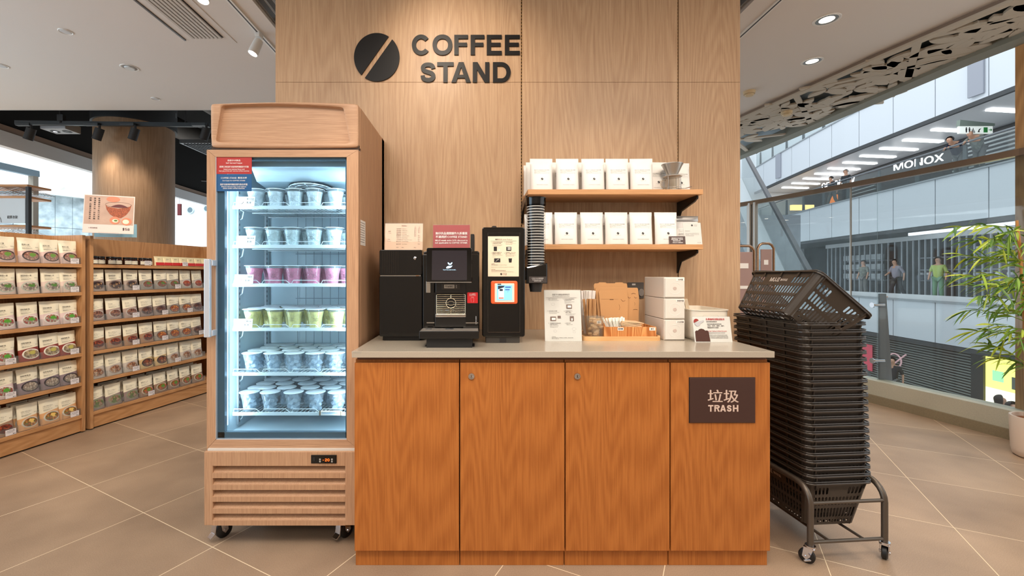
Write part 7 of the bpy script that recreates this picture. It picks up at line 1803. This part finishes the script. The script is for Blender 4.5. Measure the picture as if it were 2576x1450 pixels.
mb.build('floor_bar', trolley_m, tr, 60)
for x, y, rt_, bkk in ((-.171, -.262, 35, False), (.171, -.262, -50, False), (-.171, .262, 10, False), (.171, .262, -20, False)):
    castor(tr, x, y, .080, .030, bkk, rt_, .022)
mb = MB(); mb.box(-.03, .0, -.004, .004, .028, .034, .002); mb.build('brake_tab', chrome, tr, loc=(-.19, -.285, 0))

# ================================================================== BAMBOO PLANT
pc = Vector((3.775, 2.95)); pt = thing('potted_bamboo', 'artificial bamboo with bright green leaves in a pale round pot at the right edge', 'plant', (pc.x, pc.y, 0))
MB().lathe([(.0001, 0), (.115, 0), (.130, .012), (.138, .05), (.146, .266), (.144, .272), (.132, .272), (.128, .244), (.0001, .240)], n=48).build('pot', mat('pale_pot', (226, 206, 188), .3), pt, 40)
MB().lathe([(.0001, .252), (.07, .251), (.128, .246)], n=32).build('soil', mat('coir_soil', (150, 90, 52), .95, bump=1, bscale=90, var=.4, vscale=90), pt)
gm, t_, b_ = nt('bamboo_leaf'); N, L = t_.nodes, t_.links; ge = N.new('ShaderNodeNewGeometry'); rp = N.new('ShaderNodeValToRGB'); e = rp.color_ramp.elements
e[0].color = lin((52, 92, 22)); e[0].position = 0; e[1].color = lin((196, 206, 60)); e[1].position = 1; q_ = e.new(.5); q_.color = lin((112, 152, 36))
L.new(ge.outputs['Random Per Island'], rp.inputs['Fac']); L.new(rp.outputs['Color'], b_.inputs['Base Color']); b_.inputs['Roughness'].default_value = .4
b_.inputs['Subsurface Weight'].default_value = 0
stem_m = wood('bamboo_stem', (170, 104, 50), (206, 150, 84), 'Z', 2.5, .4, 3, .6, 3)
rr_ = random.Random(21)
def stem(x, y, h, lean, rad):
    pts = []; rs = []
    n = 14
    for k in range(n+1):
        t = k/n; pts.append((x+lean[0]*t*t, y+lean[1]*t*t, .24+h*t)); rs.append(rad*(1-.55*t)*(1.12 if k % 3 == 0 else 1))
    MB().tube(pts, rs, 10).build('stem', stem_m, pt, 50); return pts
stems = [stem(-.095, 0, 1.36, (-.05, .02), .017), stem(.02, .05, 1.5, (.05, .03), .014), stem(-.02, -.06, 1.1, (.02, -.08), .011)]
lfm = MB(); brm = MB()
def leafb(p, d, L_, W_):
    d = d.normalized(); side = d.cross(Vector((0, 0, 1))); side = side.normalized() if side.length > .1 else Vector((1, 0, 0)); up = side.cross(d)
    tw_ = rr_.uniform(-1.2, 1.2); side = (side*math.cos(tw_)+up*math.sin(tw_)).normalized(); n = 6; A = []; B = []; C_ = []
    for k in range(n+1):
        t = k/n; w_ = W_*math.sin(math.pi*min(t*.92+.08, 1))**.75*(1-t*.25); c = p+d*(L_*t)+Vector((0, 0, -.30*L_*t*t)); up2 = side.cross(d)*(.16*w_)
        A.append(lfm.b.verts.new(c-side*w_*.5+up2)); B.append(lfm.b.verts.new(c)); C_.append(lfm.b.verts.new(c+side*w_*.5+up2))
    for k in range(n): lfm.b.faces.new([A[k], A[k+1], B[k+1], B[k]]); lfm.b.faces.new([B[k], B[k+1], C_[k+1], C_[k]])
def branch(p0, tip, nl):
    mid = p0.lerp(tip, .5)+Vector((0, 0, .05)); pts = []
    for k in range(9):
        t = k/8; pts.append(p0*(1-t)**2+mid*2*t*(1-t)+tip*t*t)
    brm.tube(pts, [.0035*(1-.7*k/8) for k in range(9)], 5)
    for i in range(nl):
        t = .22+.78*(i/(nl-1)); k = min(int(t*8), 7); f = t*8-k; p = pts[k].lerp(pts[k+1], f); dr = (pts[k+1]-pts[k]).normalized()
        for s in range(rr_.choice((1, 2, 2, 3))):
            dd = dr+Vector((rr_.uniform(-.7, .7), rr_.uniform(-.8, .8), rr_.uniform(-.75, .6)))
            leafb(p, dd, rr_.uniform(.09, .155), rr_.uniform(.011, .019))
tips = [(2392, 690, 0), (2402, 572, .05), (2405, 640, -.1), (2432, 782, 0), (2450, 605, .1), (2448, 835, -.05), (2478, 866, .05), (2440, 720, .12), (2470, 690, -.15), (2490, 600, -.1), (2480, 760, .1), (2500, 820, -.1), (2520, 640, .15), (2510, 720, -.2), (2530, 850, 0), (2540, 590, -.12), (2500, 900, .08), (2545, 780, .2), (2560, 700, -.2), (2590, 610, 0), (2600, 680, .1), (2595, 760, -.1), (2610, 830, 0), (2430, 650, .2), (2465, 745, -.22)]
for i, (px, py, dy) in enumerate(tips):
    Yt = 2.95+dy; tip = Vector((X(px, Yt)-pc.x, dy, Z(py, Yt))); s = stems[i % 3]; zt = min(max(tip.z-.10+rr_.uniform(-.08, .08), .6), 1.6)
    p0 = Vector(min(s, key=lambda q: abs(q[2]-zt))); branch(p0, tip, 11)
brm.build('branch', mat('green_twig', (130, 150, 50), .5), pt)
lfm.build('foliage', gm, pt, recalc=False)

# ================================================================== PEOPLE BEYOND THE GLASS
def skin(name, verts, edges, radii, m, parent, sub=1):
    me = D.meshes.new(name); me.from_pydata([Vector(v) for v in verts], edges, []); me.materials.append(m)
    o = D.objects.new(name, me); COL.objects.link(o)
    md = o.modifiers.new('skin', 'SKIN')
    if not me.skin_vertices:
        bpy.context.view_layer.update()
    lay = me.skin_vertices[0].data if me.skin_vertices else None
    if lay:
        for i, r_ in enumerate(radii): lay[i].radius = (r_, r_) if not isinstance(r_, tuple) else r_
        lay[0].use_root = True
    md.use_smooth_shade = True; s = o.modifiers.new('sub', 'SUBSURF'); s.levels = sub; s.render_levels = sub
    if parent: o.parent = parent
    return o
POSE = {
 'stand': dict(pelvis=(0, 0, .95), chest=(0, 0, 1.28), neck=(0, .0, 1.48), head=(0, -.02, 1.62), le=(-.25, 0, 1.15), lh=(-.26, -.08, .92), re=(.25, 0, 1.15), rh=(.26, -.08, .92), lk=(-.10, -.02, .5), lf=(-.11, 0, .08), rk=(.10, -.02, .5), rf=(.11, 0, .08)),
 'walk': dict(pelvis=(0, 0, .93), chest=(0, -.04, 1.27), neck=(0, -.06, 1.46), head=(0, -.10, 1.60), le=(-.25, -.10, 1.15), lh=(-.22, -.28, 1.05), re=(.25, .08, 1.12), rh=(.26, .05, .88), lk=(-.10, -.14, .5), lf=(-.10, -.22, .08), rk=(.10, .06, .5), rf=(.11, .26, .12)),
 'lean': dict(pelvis=(0, .12, .92), chest=(0, -.08, 1.16), neck=(0, -.22, 1.30), head=(0, -.32, 1.38), le=(-.24, -.26, 1.08), lh=(-.08, -.42, 1.10), re=(.24, -.26, 1.08), rh=(.10, -.42, 1.10), lk=(-.10, .10, .5), lf=(-.11, .2, .08), rk=(.10, .04, .5), rf=(.11, .1, .08)),
}
def person(loc, yaw, pose, label, shirt, legs, skinc, hairc, hair='short', mask=None, scale=1.0, group=None):
    p = {k: Vector(v) for k, v in POSE[pose].items()}; r = thing('person', label, 'person', loc, (0, 0, R(yaw)), group); r.scale = (scale,)*3
    sh = Vector((.17, 0, -.02)); ch = p['chest']; fw = Vector((0, -.15, -.03)); hd = p['head']
    V = [p['pelvis'], (p['pelvis']+ch)/2, ch+Vector((0, 0, .08)), p['neck'], hd+Vector((0, 0, -.05)), hd+Vector((0, -.01, .03)), hd+Vector((0, 0, .10)),
         ch+Vector((-.17, 0, .12)), p['le'], p['lh'], p['lh']+(p['lh']-p['le']).normalized()*.09, ch+Vector((.17, 0, .12)), p['re'], p['rh'], p['rh']+(p['rh']-p['re']).normalized()*.09,
         p['pelvis']+Vector((-.09, 0, -.06)), p['lk'], p['lf'], p['lf']+fw, p['pelvis']+Vector((.09, 0, -.06)), p['rk'], p['rf'], p['rf']+fw]
    E_ = [(0, 1), (1, 2), (2, 3), (3, 4), (4, 5), (5, 6), (2, 7), (7, 8), (8, 9), (9, 10), (2, 11), (11, 12), (12, 13), (13, 14), (0, 15), (15, 16), (16, 17), (17, 18), (0, 19), (19, 20), (20, 21), (21, 22)]
    Rd = [.12, .115, .12, .055, .08, .10, .06, .055, .042, .032, .025, .055, .042, .032, .025, .085, .06, .045, .04, .085, .06, .045, .04]
    skin('body', V, E_, Rd, skinc, r)
    skin('shirt', [V[0]+Vector((0, 0, -.10)), V[1], V[2], V[3]-Vector((0, 0, .06)), V[7], V[8], V[7].lerp(V[8], .9), V[11], V[12], V[11].lerp(V[12], .9)], [(0, 1), (1, 2), (2, 3), (2, 4), (4, 5), (2, 7), (7, 8)], [.165, .16, .155, .07, .075, .06, .05, .075, .06, .05], shirt, r)
    skin('trousers', [V[0], V[15], V[16], V[17]+Vector((0, 0, .03)), V[19], V[20], V[21]+Vector((0, 0, .03))], [(0, 1), (1, 2), (2, 3), (0, 4), (4, 5), (5, 6)], [.13, .10, .08, .065, .10, .08, .065], legs, r)
    mb = MB(); c = hd+Vector((0, .015, .045)); prof = [(.0001, .115)]+[(.115*math.sin(R(a)), .115*math.cos(R(a))) for a in range(15, 106, 15)]+([(.10, -.10), (.11, -.2)] if hair == 'long' else [])
    mb.lathe(prof, tuple(c), 16, 'z', a0=-25, a1=205); mb.build('hair', hairc, r, 60)
    mb = MB(); f = hd+Vector((0, -.115, .0)); mb.prism([(f.y+.02, f.z+.02), (f.y-.012, f.z-.01), (f.y+.02, f.z-.015)], f.x-.010, f.x+.010, 'yz'); mb.build('nose', skinc, r)
    if mask: MB().lathe([(.0001, -.02), (.04, -.015), (.062, .01)], (hd.x, hd.y-.095, hd.z-.045), 14, 'y').build('face_mask', mask, r)
    return r
skinm = mat('skin', (196, 150, 124), .55); hairk = mat('hair_black', (26, 22, 22), .6); hairg = mat('hair_grey', (170, 168, 166), .7)
navy = mat('navy_shirt', (30, 34, 54), .8); camo = mat('grey_camo', (128, 132, 124), .8, var=.35, vscale=14); grey_t = mat('grey_trousers', (110, 110, 108), .8); dark_c = mat('dark_clothes', (40, 42, 46), .8)
lim = mat('lime_shirt', (176, 196, 110), .8); lav = mat('lavender_shirt', (150, 146, 158), .8); grn = mat('green_trousers', (110, 150, 120), .8)
for px, Yp, sh_, lg, hr, lb in ((2400, 16.4, navy, grey_t, hairk, 'person in navy shirt and cap leaning on the middle balcony rail'), (2449, 15.65, camo, grey_t, hairg, 'grey-haired person in camouflage shirt leaning on the rail beside the navy one')):
    xx = facx(Yp)+.52; person((xx, xx/((px-CX)/F) if 0 else Yp, 4.85), -80, 'lean', lb, sh_, lg, skinm, hr)
person((facx(22)+.7, 22.4, 4.85), -80, 'stand', 'white-haired person in dark clothes behind the middle balcony glass', dark_c, dark_c, skinm, hairg)
person((facx(24)+.9, 23.9, 4.85), -100, 'walk', 'person in dark clothes farther along the middle balcony', dark_c, grey_t, skinm, hairk)
person((facx(17.6)+.95, 17.6, .19), -70, 'stand', 'reflected person in lime shirt and green trousers before the jar shelves', lim, grn, skinm, hairk)  # figure built in place of a ghost reflection in the shop glazing
person((facx(19.6)+.95, 19.6, .19), -90, 'walk', 'reflected person in lavender top walking past the vertical slats', lav, dark_c, skinm, hairk)  # another glazing reflection modelled as a figure
person((facx(22)+.9, 21.6, .19), -90, 'stand', 'reflected person in grey patterned top by the pale display shelves', camo, grey_t, skinm, hairk)  # also a reflection in the glazing, built solid
person((X(2247, 16.6), 16.6, -3.62), -60, 'walk', 'person in dark clothes passing the red shutter sign below', dark_c, grey_t, skinm, hairk, scale=1.0)
person((X(2503, 11.3), 11.3, -3.62), 40, 'walk', 'person with long dark hair in grey top looking up on the lower floor', grey_t, dark_c, skinm, hairk, 'long', scale=1.02)
person((X(2546, 10.4), 10.4, -3.62), 0, 'stand', 'person in black with a pale face mask on the lower floor', dark_c, dark_c, skinm, hairk, mask=mat('mask_pale', (206, 226, 236), .7), scale=1.05)
